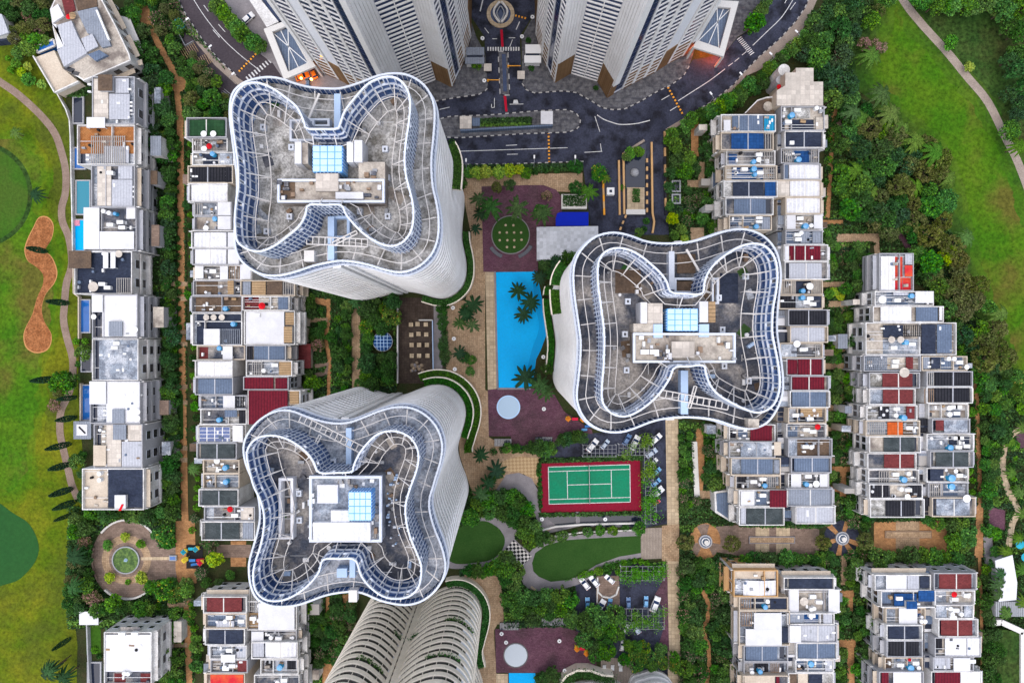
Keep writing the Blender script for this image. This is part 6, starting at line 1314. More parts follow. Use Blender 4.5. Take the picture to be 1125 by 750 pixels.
for x0, y0, x1, y1, lb in ((531.6, 70, 540, 78, 'cream guard canopy beside the yellow barrier, below the blue-grey gatehouse'), (568.5, 78, 576.5, 86.7, 'cream guard canopy beside the barrier, below the white gatehouse')):
    a, b = W2(x0, y1, 2.8), W2(x1, y0, 2.8); o = empty('guard_booth', ((a[0] + b[0]) / 2, (a[1] + b[1]) / 2, .1), lb, 'booth', 'guard booths'); MB().box(a[0] + .4, b[0] - .4, a[1] + .4, b[1] - .4, .1, 2.5).build('cabin', 'glass_dark', o); MB().box(a[0], b[0], a[1], b[1], 2.5, 2.8).build('roof', 'roof_cream', o)
for a, b, lb in (((536, 88), (549, 88), 'yellow barrier arm across the inbound lane'), ((558.4, 72.5), (572, 72.5), 'yellow barrier arm across the outbound lane')):
    A, B = W(*a, 1), W(*b, 1); o = empty('barrier', (A[0], A[1], .1), lb, 'barrier', 'barriers'); MB().bar(A, B, .22, .16).build('arm', 'paint_orange', o); MB().box(A[0] - .25, A[0] + .25, A[1] - .25, A[1] + .25, .1, 1.1).build('cabinet', 'paint_orange', o)
def island_box(x0, y0, x1, y1, h, m, nm, lb, cat):
    a, b = W2(x0, y1, h), W2(x1, y0, h); o = empty(nm, ((a[0] + b[0]) / 2, (a[1] + b[1]) / 2, .2), lb, cat); MB().box(a[0], b[0], a[1], b[1], .2, h - .15).build('wall', 'wall_grey', o); MB().box(a[0] - .1, b[0] + .1, a[1] - .1, b[1] + .1, h - .15, h).build('roof', m, o)
island_box(505.5, 128, 517.7, 141, 2.6, 'roof_cream', 'kiosk', 'cream-roofed kiosk on the traffic island near the white tower', 'kiosk'); island_box(594.5, 122.5, 607, 136, 2.6, 'tank_white', 'kiosk', 'white-roofed kiosk at the rounded end of the traffic island', 'kiosk'); island_box(519, 130, 527, 138, 1.8, 'roof_steel', 'pump_house', 'small blue-grey pump house beside the cream kiosk on the island', 'pump house')
wall('sign_wall', [(505.5, 143.2), (607, 137.5)], 2.2, .5, 'roof_steel', 'long blue-grey sign wall along the traffic island hedge', 'wall')
# ramp court with its curbs
def painted_curb(pts, lb, h=.9, m2='kerb_dark', seg=1.1):
    P = np.array(P2(pts, h)); L = np.sum(np.linalg.norm(np.diff(P, axis=0), axis=1)); Q = resample(P, max(3, int(L / seg)), False); mb = MB()
    for i in range(len(Q) - 1):
        d = Q[i + 1] - Q[i]; mb.obox((Q[i] + Q[i + 1]) / 2, math.atan2(d[1], d[0]), np.linalg.norm(d) * .99, .55, 0, h, i % 2 if m2 else 0)
    return tag(mb.build('ramp_wall', ['wall_orange', m2 or 'wall_orange'], loc=(*Q[0], 0)), lb, 'wall', 'orange ramp walls')
painted_curb([(711, 174), (711, 233)], 'orange and black striped ramp wall beside the rooftop garden bed'); painted_curb([(730.5, 144), (731.5, 236)], 'orange and black striped wall on the garden side of the ramp', .9, seg=2.2); painted_curb([(685, 168), (686, 235)], 'plain orange wall on the pool side of the ramp court', .9, None); painted_curb([(680, 176), (681, 236)], 'outer orange wall beside the pavilion planter', .7, None); painted_curb([(716, 156), (717, 234), (719, 244), (717, 256)], 'inner orange wall curving round the foot of the ramp', .8, None); painted_curb([(662.5, 192), (664, 236)], 'short orange wall with the intercom post', .7, 'paint_orange', 1.5)
painted_curb([(688, 236), (683, 248), (680, 256)], 'splayed yellow and black ramp wall near the white paved roof', .6, 'kerb_dark', .8)
for a, b in (((686, 168), (708, 154)), ((731, 142), (782, 112))):
    pass
o = empty('ramp_garden', (*W2(698, 190), 0), 'sunken ramp court with a grey globe and a hedge box between orange walls', 'garden'); MB().prism(P2([(687, 170), (707, 158), (709.5, 158), (709.5, 233), (688, 233)]), .085, .14).build('floor', 'pool_dark', o); c = W2(697, 190); MB().dome(*c, .3, 1.3, 1.3, 16, 5).build('globe', 'metal_grey', o); a, b = W2(689, 232, .8), W2(708, 206, .8); MB().box(a[0], b[0], a[1], b[1], .15, .8).build('planter', 'stone_cream', o); a, b = W2(695, 222, 1.4), W2(703, 207, 1.4); rs = np.random.RandomState(4); leaf_mesh('hedge', np.c_[rs.uniform(a[0], b[0], 500), rs.uniform(a[1], b[1], 500), rs.uniform(.9, 1.6, 500)], .4, 'hedge_green', rs, o); a, b = W2(688, 235.5, .9), W2(709, 230, .9); MB().box(a[0], b[0], a[1], b[1], .15, .9).build('slab', 'kerb_white', o)
wall('parapet_wall', [(686, 168), (708, 154)], 1.0, .7, 'cart_path_grey', 'grey slanting parapet at the head of the ramp court'); 
o = empty('intercom_kiosk', (*W2(671, 210), 0), 'small white intercom kiosk beside the short orange wall', 'kiosk'); a, b = W2(667, 214, 2), W2(675, 206, 2); MB().box(a[0], b[0], a[1], b[1], 0, 2).build('cabinet', 'ac_white', o); MB().box(a[0] + .7, b[0] - .7, a[1] + .7, b[1] - .7, 2.0, 2.1).build('vent', 'roof_navy', o)
for x0, y0, x1, y1, lb in ((738, 198, 748, 211, 'white-framed light well beside the striped ramp wall, upper of the pair'), (738, 213, 748, 224, 'white-framed light well beside the striped ramp wall, lower of the pair')):
    a, b = W2(x0, y1, 1), W2(x1, y0, 1); o = empty('light_well', ((a[0] + b[0]) / 2, (a[1] + b[1]) / 2, 0), lb, 'light well', 'light wells'); mb = MB(); mb.box(a[0], a[0] + .4, a[1], b[1], 0, 1).box(b[0] - .4, b[0], a[1], b[1], 0, 1).box(a[0] + .4, b[0] - .4, a[1], a[1] + .4, 0, 1).box(a[0] + .4, b[0] - .4, b[1] - .4, b[1], 0, 1); mb.build('rim', 'metal_grey', o); MB().box(a[0] + .41, b[0] - .41, a[1] + .41, b[1] - .41, .1, .3).build('grille', 'pool_dark', o)
# pool club roofs
o = empty('clubhouse', (*W2(625, 265), 0), 'clubhouse with pale paved flat roof beside the curved tower', 'building'); ch = [(589.8, 249.4), (657, 248.5), (657, 265), (640, 285), (590, 285)]; MB().prism(P2(ch, 4.5), 0, 4.2).build('wall', 'wall_white', o); MB().prism(P2([((x - 622) * 1.006 + 622, (y - 266) * 1.006 + 266) for x, y in ch], 4.5), 4.21, 4.5).build('roof', mat('roof_paved', (.60, .62, .66), (.52, .54, .58), .3, .25, .12, 2.0, pattern='tile', psize=1.0, pcol=(.5, .52, .56)).name, o)
o = empty('shade_roof', (*W2(628, 240), 0), 'deep blue flat shade roof between the clubhouse and the hedge box', 'shade roof'); MB().prism(P2([(612, 234.5), (616, 233), (646.5, 233), (646.5, 248), (610.5, 248.3), (610.5, 240)], 3.2), 3.0, 3.2).build('roof', 'cobalt', o)
for q in ((613, 246), (644, 246), (644, 235.5), (617, 236)): w = W2(*q, 3); MB().cyl(*w, .1, 0, 3.0, 8).build('post', 'metal_grey', o)
o = empty('hedge_planter', (*W2(631, 221), 0), 'pale planter box filled with dark hedge above the blue shade roof', 'planter'); a, b = W2(617, 229, 2.2), W2(645, 213, 2.2); MB().box(a[0], b[0], a[1], b[1], 0, 1.7).build('box', 'kerb_white', o); rs = np.random.RandomState(8); leaf_mesh('hedge', np.c_[rs.uniform(a[0] + .4, b[0] - .4, 1400), rs.uniform(a[1] + .7, b[1] - .3, 1400), rs.uniform(1.6, 2.2, 1400)], .4, 'leaf_dark', rs, o)
# round lawn mound with its pale discs, curved benches
o = empty('lawn_mound', (*W2(561, 258), 0), 'raised round lawn dotted with pale stepping discs on the purple plaza', 'lawn'); c = W2(561, 258, .6); MB().cyl(*c, 5.75, .05, .6, 48).build('stone_rim', 'stone_grey', o); MB().cyl(*c, 5.45, .3, .75, 48).build('turf', 'lawn', o)
for gx, gy in ((555.5, 247.5), (564, 247.5), (549, 255.5), (556.8, 255.5), (564.8, 255.5), (572.5, 255.5), (549, 264), (557.5, 264), (565, 264), (573, 263.5), (557, 271.5), (565, 271.5)): w = W2(gx, gy, .8); MB().cyl(*w, .36, .76, .85, 12).build('disc', 'stone_cream', o)
for t0, t1, lb in ((112, 150, 'curved dark bench along the lower rim of the round lawn, palm side'), (28, 70, 'curved dark bench along the lower rim of the round lawn, clubhouse side')):
    pts = [W2(561 + 25.5 * math.cos(math.radians(t)), 258 + 25.5 * math.sin(math.radians(t)), .5) for t in range(t0, t1 + 1, 6)]; o = empty('curved_bench', (*pts[0], 0), lb, 'bench', 'curved benches'); mb = MB()
    for a, b in zip(pts, pts[1:]): mb.bar((*a, .45), (*b, .45), 1.1, .12)
    mb.build('seat', 'pool_dark', o); mb = MB()
    for a, b in zip(pts, pts[1:]): mb.bar((*a, .22), (*b, .22), .5, .34)
    mb.build('base', 'kerb_white', o)
for px, py, r, lb in ((558.6, 447, 3.15, 'large pale blue splash-pool disc on the purple plaza below the big pool'), (566.6, 719, 3.35, 'large pale disc with dark rim on the lowest purple plaza')):
    c = W2(px, py); o = empty('splash_disc', (*c, 0), lb, 'splash pool'); MB().cyl(*c, r + .35, .1, .22, 48).build('rim', 'pool_dark' if py > 600 else 'tank_top', o); MB().cyl(*c, r, .12, .27, 48).build('disc', mat('disc_%d' % int(py), (.42, .56, .70) if py < 600 else (.50, .55, .60), fine=.06, rough=.3).name, o)
# glass dome in the inner garden
c = W2(420.7, 375, 2); o = empty('glass_dome', (*c, 0), 'blue glass dome pavilion among the trees of the inner garden', 'pavilion'); MB().dome(*c, 2.4, 2.85, 1.0, 20, 4).build('dome', 'roof_blue', o, smooth=False); mb = MB()
for d in (-1.5, -.5, .5, 1.5):
    h = math.sqrt(2.85 ** 2 - d * d)
    for s in range(8):
        u0, u1 = -h + 2 * h * s / 8, -h + 2 * h * (s + 1) / 8; f = lambda u: 2.46 + 1.0 * math.sqrt(max(0, 1 - (u * u + d * d) / 8.13))
        mb.bar((c[0] + u0, c[1] + d, f(u0)), (c[0] + u1, c[1] + d, f(u1)), .12, .1); mb.bar((c[0] + d, c[1] + u0, f(u0)), (c[0] + d, c[1] + u1, f(u1)), .12, .1)
mb.build('glazing_bar', 'tank_top', o); MB().cyl(*c, 2.9, 2.25, 2.42, 24).build('ring_beam', 'ac_white', o)
for i in range(6): MB().cyl(c[0] + 2.6 * math.cos(i * 1.047), c[1] + 2.6 * math.sin(i * 1.047), .1, 0, 2.25, 8).build('post', 'ac_white', o)
# cafe courtyard tables
tn = 0
def table(px, py, lb):
    c = W2(px, py, .75); o = empty('cafe_table', (*c, .06), lb, 'table', 'cream cafe tables in the dark courtyard'); MB().box(c[0] - .62, c[0] + .62, c[1] - .62, c[1] + .62, .70, .78).build('table_top', 'stone_cream', o); MB().box(c[0] - .08, c[0] + .08, c[1] - .08, c[1] + .08, .1, .70).build('leg', 'metal_grey', o)
for i, (x, y) in enumerate([(451.4, 356.5), (458.7, 356), (467.8, 356.3), (451.8, 367.7), (459.8, 366.7), (468.2, 367.3), (452.2, 378.8), (460.4, 378.8), (469, 378.8), (452.4, 390.6), (460.4, 390.6), (469.6, 390.6)]):
    table(x, y, f'cream cafe table, {ORD[i % 3]} from the dome in the {ORD[i // 3]} row below the tower')
o = empty('rock_garden', (*W2(459, 405), 0), 'pale rock pile at the end of the dark cafe courtyard', 'rock pile')
for i in range(16):
    a_ = rnd.random() * 6.28; r = rnd.random() ** .6 * 2.0; c = W2(459, 405); mb = MB(); k = .35 + .4 * rnd.random(); mb.dome(c[0] + r * math.cos(a_), c[1] + r * math.sin(a_), .06, k, k * 1.1, 7, 3); mb.build('rock', rnd.choice(['rock', 'stone_grey', 'rock']), o)
wall('courtyard_wall', [(436.5, 327), (436.5, 421)], 1.8, .3, 'kerb_white', 'thin white wall between the inner garden and the cafe courtyard'); wall('courtyard_wall', [(475, 352), (476, 418)], 1.0, .25, 'rail_blue', 'low blue-grey rail along the cafe courtyard walkway', 'rail'); wall('courtyard_wall', [(460, 351.5), (475, 351.5)], 1.8, .3, 'kerb_white', 'short white wall at the upper end of the cafe tables')
# pergolas over the parking
def pergola(x0, y0, x1, y1, nx, ny, lb, vine=0):
    a, b = W2(x0, y1, 2.6), W2(x1, y0, 2.6); o = empty('pergola', ((a[0] + b[0]) / 2, (a[1] + b[1]) / 2, .06), lb, 'pergola', 'white parking pergolas'); mb = MB()
    for i in range(nx + 1): x = a[0] + (b[0] - a[0]) * i / nx; mb.bar((x, a[1], 2.6), (x, b[1], 2.6), .09, .12)
    for i in range(ny + 1): y = a[1] + (b[1] - a[1]) * i / ny; mb.bar((a[0], y, 2.49), (b[0], y, 2.49), .09, .08)
    mb.build('lattice', 'metal_grey', o)
    for x in (a[0], b[0]):
        for y in (a[1], b[1]): MB().box(x - .1, x + .1, y - .1, y + .1, .06, 2.4).build('post', 'ac_white', o)
    if vine:
        rs = np.random.RandomState(int(x0)); cs = [(rs.uniform(a[0], b[0]), rs.uniform(a[1], b[1])) for _ in range(max(2, vine // 150))]
        P = np.concatenate([np.c_[rs.normal(cx, .8, 150), rs.normal(cy, .8, 150), rs.uniform(2.5, 3.1, 150)] for cx, cy in cs]); leaf_mesh('vine', P, .4, 'leaf_bright', rs, o)
pergola(640.5, 489, 677, 501.5, 8, 3, 'white lattice pergola over cars on the splash-disc side of the tennis court'); pergola(680, 488, 712, 500, 7, 3, 'white lattice pergola over the long white van above the tennis court', 150); pergola(708, 480, 718, 528, 2, 11, 'white vine pergola along the net end of the tennis court, upper half', 1500); pergola(709, 530, 721, 575, 2, 10, 'white vine pergola along the tennis court, lower half beside the white pickup', 1500)
pergola(682, 622, 730, 637.5, 8, 3, 'white pergola under the tree row at the head of the lower parking', 1800); pergola(682, 668.5, 730, 691, 8, 3, 'white pergola over the planted strip of the lower parking', 1700)
wall('curved_kerb', [(656.5, 634), (657, 650), (662, 655), (670, 656.5), (677, 653), (680, 644)], .5, .45, 'kerb_white', 'pale curved kerb round the brown court in the lower parking'); wall('curved_kerb', [(656, 662), (656.5, 640)], .45, .3, 'kerb_white', 'pale straight kerb beside the brown court in the lower parking')
# cars
def car_proto(m):
    T = bpy.data.objects.new('car', None); COL.objects.link(T); WT[T.name] = (0, 0, 0)
    prof = [(-2.2, .35), (-2.25, .75), (-2.05, .95), (-1.35, 1.0), (-.75, 1.02), (.95, 1.02), (1.75, .92), (2.15, .75), (2.2, .38)]
    mb = MB(); n = len(prof)
    for (x0, z0), (x1, z1) in zip(prof, prof[1:]): mb.face([(x0, -.86, z0), (x0, .86, z0), (x1, .86, z1), (x1, -.86, z1)][::-1])
    mb.face([(x, -.86, z) for x, z in prof][::-1]); mb.face([(x, .86, z) for x, z in prof]); mb.face([(-2.2, -.86, .35), (-2.2, .86, .35), (2.2, .86, .38), (2.2, -.86, .38)])
    mb.build('body', m, T)
    lo = [(-1.75, -.80), (1.05, -.80), (1.05, .80), (-1.75, .80)]; hi = [(-1.35, -.62), (.35, -.62), (.35, .62), (-1.35, .62)]
    mb = MB()
    for i in range(4): j = (i + 1) % 4; mb.face([(*lo[i], 1.0), (*lo[j], 1.0), (*hi[j], 1.45), (*hi[i], 1.45)])
    mb.build('windscreen', 'glass_navy', T); MB().prism([(-1.38, -.64), (.38, -.64), (.38, .64), (-1.38, .64)], 1.44, 1.50).build('roof', m, T)
    for x in (-1.35, 1.35):
        for y in (-.80, .80):
            mb = MB(); k = 12
            for s in range(k): a_, b_ = 6.283 * s / k, 6.283 * (s + 1) / k; mb.face([(x + .33 * math.cos(a_), y - .1, .33 + .33 * math.sin(a_)), (x + .33 * math.cos(b_), y - .1, .33 + .33 * math.sin(b_)), (x + .33 * math.cos(b_), y + .1, .33 + .33 * math.sin(b_)), (x + .33 * math.cos(a_), y + .1, .33 + .33 * math.sin(a_))])
            for yy in (-.1, .1): mb.face([(x + .33 * math.cos(6.283 * s / k), y + yy, .33 + .33 * math.sin(6.283 * s / k)) for s in range(k)])
            mb.build('wheel', 'tyre', T)
    for y in (-.62, .62): MB().box(2.12, 2.23, y - .17, y + .17, .58, .74).build('headlight', 'ac_white', T); MB().box(-2.28, -2.2, y - .15, y + .15, .62, .8).build('tail_light', 'car_red', T)
    return T
def copy_tree(o, parent=None):
    c = o.copy(); COL.objects.link(c)
    if parent is not None: c.parent = parent
    for ch in o.children: copy_tree(ch, c)
    return c
protos = {}
def car(px, py, ang, m, label, s=1.0, group='cars parked in the estate', z=.07, name=None):
    if m not in protos: protos[m] = car_proto(m); o = protos[m]
    else: o = copy_tree(protos[m])
    s *= .86; w = W2(px, py, 1.0); o.location = (*w, z); o.rotation_euler = (0, 0, math.radians(ang)); o.scale = (s, s, s)
    return tag(o, label, 'car', group)
for a in ((651, 489, 50, 'car_white', 'white car slanting over the first lattice pergola above the tennis court', 1.15), (665, 488, 50, 'car_pale', 'pale blue car beside the white slanting car above the tennis court', .85), (689, 483, 60, 'car_blue', 'dark blue car above the gap between the two lattice pergolas', .95), (697.5, 486, 62, 'car_white', 'long white van under the second lattice pergola', 1.2), (720.8, 482, 42, 'car_white', 'white car with dark windows at the top of the vine pergola', 1.05), (716, 497.5, 35, 'car_pale', 'silver car under the top of the vine pergola', 1.0), (718, 507.6, 40, 'car_white', 'small white car below the silver car at the vine pergola', .8), (721.7, 518, 40, 'car_sky', 'sky blue car beside the vine pergola, upper of the two', .8), (721, 530, 40, 'car_sky', 'sky blue car beside the vine pergola, lower of the two', .85), (721.7, 541, 40, 'car_white', 'large white pickup below the two sky blue cars', 1.25), (722, 552, 30, 'car_red', 'small red car below the white pickup beside the promenade', .6),
          (642.5, 641, 128, 'car_white', 'white car at the tree corner of the lower parking', 1.05), (653, 638.5, 130, 'car_white', 'white car half under the trees beside the brown court', 1.0), (670, 636.4, 140, 'car_white', 'white car nosing into the brown court under the trees', .9), (645.6, 662.8, 92, 'car_sky', 'light blue car facing the lower parking trees', .9), (659.5, 666, 58, 'car_white', 'white van below the brown court kerb', 1.2), (670, 663.6, 80, 'car_sky', 'blue car right below the brown court', .85), (690.7, 662.4, 92, 'car_blue', 'dark blue car alone in the lower parking', .85), (710, 661, 88, 'car_sky', 'blue car next to the tall white car in the lower parking', .85), (720, 663.6, 68, 'car_white', 'white car with blue windows at the paved end of the lower parking', 1.25), (686.7, 691.4, 60, 'car_white', 'white car below the planted pergola strip', .9), (698.8, 690, 125, 'car_pale', 'silver car below the planted pergola strip', 1.0), (684, 709.6, 80, 'car_white', 'white car beside the yellow-flowered trees', .8), (272, 20, 42, 'car_white', 'white van parked beside the dark link roof', 1.15)): car(*a)
mat('taxi_orange', (.80, .22, .02), fine=.05, rough=.3, spec=.5)
car(332, 84, 20, 'taxi_orange', 'orange taxi at the lit porch of the white canopy', 1.1, 'orange taxis', .2); car(344, 80, 115, 'taxi_orange', 'second orange taxi nosing out from the lit porch of the canopy', 1.0, 'orange taxis', .2); car(338, 90, 95, 'car_blue', 'dark blue car between the two orange taxis at the porch', .9, 'cars parked in the estate', .2)
# street lamps
lamp0 = None
def lamp(px, py, h, arm, label, group='street lamps along the estate road', cap=.34):
    global lamp0
    if lamp0 is None:
        T = bpy.data.objects.new('street_lamp', None); COL.objects.link(T); WT[T.name] = (0, 0, 0)
        MB().cyl(0, 0, .09, 0, 6.6, 8, r1=.06).build('pole', 'metal_grey', T); MB().bar((0, 0, 6.6), (1.3, 0, 6.9), .09, .09).build('arm', 'metal_grey', T); MB().box(1.0, 2.0, -.22, .22, 6.86, 7.02).build('lamp_head', 'ac_white', T); lamp0 = T; o = T
    else: o = copy_tree(lamp0)
    w = W2(px, py, 7); o.location = (w[0] - 1.5 * math.cos(arm), w[1] - 1.5 * math.sin(arm), .1); o.rotation_euler = (0, 0, arm); tag(o, label, 'street lamp', group)
for i, (x, y, a) in enumerate([(875, 34.7, 2.4), (846.7, 59, 2.4), (814, 81, 2.3), (781, 102.7, 2.2), (632, 172.4, 1.57), (587, 172.4, 1.57), (512, 176, 1.57)]): lamp(x, y, 7, a, f'white-headed street lamp, {ORD[i]} along the outer kerb from the thicket end')
for i, (x, y, a) in enumerate([(205.8, 21, .6), (231, 51, .7), (256, 81, .7)]): lamp(x, y, 7, a, f'white-headed street lamp, {ORD[i]} down the sidewalk beside the service yard')
bol = None
def garden_lamp(px, py, label, s=1.0, z=0):
    global bol
    if bol is None:
        T = bpy.data.objects.new('garden_lamp', None); COL.objects.link(T); WT[T.name] = (0, 0, 0); MB().cyl(0, 0, .09, 0, 2.4, 8).build('pole', 'metal_grey', T); MB().cyl(0, 0, .75, 2.35, 2.5, 16, r1=.7).build('lamp_shade', 'ac_white', T); MB().cyl(0, 0, .2, 2.5, 2.65, 10).build('cap', 'roof_navy', T); bol = T; o = T
    else: o = copy_tree(bol)
    o.location = (*W2(px, py, 2.4), z + .05); o.scale = (s, s, s); tag(o, label, 'garden lamp', 'white disc garden lamps')
for x, y, lb in ((497.5, 338, 'white disc lamp beside the cafe courtyard, nearest the tower hedge'), (498.5, 372, 'white disc lamp beside the cafe courtyard, level with the palm bed'), (499.5, 405.5, 'white disc lamp beside the cafe courtyard, nearest the lower tower'), (597.6, 449.2, 'white disc lamp in the middle of the purple plaza below the pool'), (597, 392, 'white disc lamp between the pool and the curved tower'), (595.4, 570.5, 'white disc lamp at the corner of the red tennis surround'), (665.2, 570.5, 'white disc lamp over the dark drain pond'), (551, 696.5, 'small white disc lamp at the corner of the lowest purple plaza'), (556, 706, 'white disc lamp touching the large dark-rimmed disc'), (614.7, 704.5, 'white disc lamp in the middle of the lowest purple plaza'), (620.5, 737, 'white disc lamp beside the cream balcony planter'), (515.8, 60, 'white lamp by the blue-grey gatehouse drive'), (530, 41.5, 'white lamp on the drive kerb above the blue-grey gatehouse'), (585, 18, 'white lamp on the kerb beside the leaf fountain'), (573.5, 39.5, 'white lamp on the drive kerb above the white gatehouse'), (532, 88, 'white lamp beside the inbound barrier')): garden_lamp(x, y, lb, .8)
# play structures
def play(px, py, parts, label, mat_=None):
    c = W2(px, py); o = empty('play_structure', (*c, .1), label, 'play structure', 'play structures'); X, Y = c
    if mat_: a, b = W2(mat_[0], mat_[3]), W2(mat_[2], mat_[1]); MB().box(a[0], b[0], a[1], b[1], .1, .16).build('rubber_mat', 'rubber', o)
    for nm, dx, dy, m in parts:
        x, y = X + dx, Y + dy
        if nm == 'roof':
            p = MB().cyl(x, y, .95, 2.6, 3.5, 4, r1=.1).build('tower_roof', m, o); mb = MB()
            for sx in (-.5, .5):
                for sy in (-.5, .5): mb.cyl(x + sx, y + sy, .06, .1, 2.65, 6)
            mb.box(x - .55, x + .55, y - .55, y + .55, 1.1, 1.2); mb.build('platform_frame', 'play_yellow', o)
        elif nm == 'slide':
            mb = MB(); d = 1 if dx >= 0 else -1; mb.bar((x - d * .9, y, 1.3), (x + d * .9, y, .3), .7, .1); mb.build('slide', m, o)
        elif nm == 'bridge': MB().bar((x - .9, y, 1.3), (x + .9, y, 1.3), .8, .2).build('bridge', m, o)
        else: MB().cyl(x, y, .8, .12, .5, 12).build('play_disc', m, o)
play(632, 459.5, [('roof', -2.3, .2, 'play_orange'), ('roof', 2.0, 0, 'play_orange'), ('bridge', -.2, 0, 'play_red'), ('roof', 3.4, 1.6, 'play_green'), ('disc', 4.6, -.6, 'play_green'), ('slide', 3.6, -2.2, 'play_blue'), ('slide', 2.6, -3.2, 'car_sky')], 'orange and green play structure on the purple plaza beside the tower curve')
play(640, 710, [('roof', -1.9, .4, 'play_orange'), ('bridge', -.3, 0, 'play_red'), ('roof', .9, -.9, 'play_orange'), ('roof', 3.0, 0, 'play_green'), ('slide', 1.2, 1.7, 'play_blue'), ('disc', 2.2, -1.6, 'play_green')], 'orange, blue and green play structure beside the lower parking trees')
play(213, 610, [('bridge', -.2, 2.4, 'turquoise'), ('roof', 1.6, 2.6, 'turquoise'), ('roof', -1.9, 1.8, 'turquoise'), ('roof', -1.7, -.6, 'play_yellow'), ('bridge', .1, -1.0, 'play_blue'), ('slide', 2.2, -1.0, 'play_red'), ('roof', 2.9, -1.4, 'play_red'), ('slide', .6, -2.3, 'play_blue')], 'turquoise, yellow and red play structure on a black mat beside the round plaza', (205, 598, 223, 624))
o = empty('turquoise_canopy', (*W2(198, 27), 0), 'turquoise shade canopy in the dark service yard beside the road', 'canopy'); MB().prism(P2([(193, 18), (199.5, 21.5), (203, 29), (196, 36), (190.5, 28)], 2.6), 2.4, 2.6).build('roof', 'turquoise', o)
for q in ((194.5, 21), (200.5, 29), (196, 33)): w = W2(*q, 2.6); MB().cyl(*w, .08, 0, 2.4, 6).build('post', 'metal_grey', o)
wall('yard_rail', [(197, 38), (203, 50), (212, 45)], 1.0, .14, 'metal_grey', 'thin grey rail in the service yard below the turquoise canopy', 'rail')
for k, (x, y, a) in enumerate([(208, 56, .55), (224, 67, .5), (246, 108, .9)]):
    o = empty('timber_frame', (*W2(x, y), 0), ['yellow slatted frame below the turquoise canopy yard', 'larger yellow slatted frame beside the sidewalk lamp', 'dark slatted frame under the tower rim beside the thicket'][k], 'frame', 'slatted frames in the service yard'); c = W2(x, y, 1.2); mb = MB()
    for i in range(8):
        t = (i - 3.5) * .62; mb.bar((c[0] + t * math.cos(a) - 1.6 * math.sin(a), c[1] + t * math.sin(a) + 1.6 * math.cos(a), 1.2), (c[0] + t * math.cos(a) + 1.6 * math.sin(a), c[1] + t * math.sin(a) - 1.6 * math.cos(a), 1.2), .14, .14)
    mb.build('slat', 'roof_tan' if k < 2 else 'metal_grey', o)
# tennis net
A, B = W(*tc(.5, -.02), .5), W(*tc(.5, 1.02), .5); o = empty('tennis_net', (A[0], A[1], .15), 'tennis net with white band across the green court', 'tennis net'); MB().bar((A[0], A[1], .6), (B[0], B[1], .6), .04, .85).build('net', 'kerb_dark', o); MB().bar((A[0], A[1], 1.05), (B[0], B[1], 1.05), .07, .06).build('band', 'ac_white', o)
for p in (A, B): MB().cyl(p[0], p[1], .07, .15, 1.12, 8).build('post', 'metal_grey', o)
wall('retaining_wall', [(592, 583), (610, 578.5), (640, 576), (704, 574.5)], 1.2, .5, 'kerb_white', 'white curved retaining wall between the drain pond and the tree row'); wall('garden_edge', [(598, 592), (612, 588.5), (640, 584.5), (704, 582)], .6, .4, 'kerb_white', 'white kerb wall above the long oval lawn'); wall('footbridge', [(634, 562), (635.4, 578)], .5, 1.2, 'stone_grey', 'narrow grey footbridge over the drain pond', 'footbridge')
for a, b, lb in (((583.5, 644), (589, 648.5), 'timber bench on the grey walk below the long lawn'), ((601, 583), (606, 579), 'timber bench beside the drain pond wall')):
    A, B = W(*a, .45), W(*b, .45); o = empty('bench', (A[0], A[1], .1), lb, 'bench', 'timber benches'); MB().bar(A, B, .6, .1).build('seat', 'stone_cream', o); MB().bar((A[0] * .8 + B[0] * .2, A[1] * .8 + B[1] * .2, .25), (A[0] * .2 + B[0] * .8, A[1] * .2 + B[1] * .8, .25), .4, .3).build('base', 'metal_grey', o)
o = empty('planter_strip', (*W2(848, 592.5), 0), 'long narrow stone planter between the two cream court panels', 'planter'); a, b = W2(823, 597, .5), W2(873.6, 589, .5); MB().box(a[0], b[0], a[1], b[1], 0, .45).build('box', 'stone_grey', o); MB().box(a[0] + .3, b[0] - .3, a[1] + .3, b[1] - .3, .45, .5).build('bed', 'stone_tan', o)
o = empty('planter_strip', (*W2(998, 587), 0), 'long narrow stone planter on the orange court', 'planter'); a, b = W2(972.7, 591, .5), W2(1023.7, 583, .5); MB().box(a[0], b[0], a[1], b[1], 0, .45).build('box', 'wood', o); MB().box(a[0] + .3, b[0] - .3, a[1] + .3, b[1] - .3, .45, .5).build('bed', 'stone_tan', o)
wall('stone_border', [(763, 485), (764, 510), (766, 546)], .4, 1.6, 'kerb_white', 'broad pale stone border beside the long promenade flower garden', 'border')
for a, b, lb in (((543, 486), (562, 486), 'dark slatted vent block under the purple plaza, promenade side'), ((588, 484), (607, 484), 'dark slatted vent block under the purple plaza, tennis side'), ((549, 688), (570, 688), 'dark slatted vent block above the lowest purple plaza, promenade side'), ((595, 683), (622, 683), 'dark slatted vent block above the lowest purple plaza, parking side')):
    A, B = W2(*a, .8), W2(*b, .8); o = empty('vent_block', (*A, 0), lb, 'vent block', 'slatted vent blocks'); MB().box(A[0], B[0], A[1] - 1.1, A[1] + 1.1, .0, .6).build('box', 'pool_dark', o); mb = MB()
    for i in range(int((B[0] - A[0]) / .45)): mb.box(A[0] + .2 + i * .45, A[0] + .34 + i * .45, A[1] - 1.0, A[1] + 1.0, .6, .72)
    mb.build('slat', 'metal_grey', o)
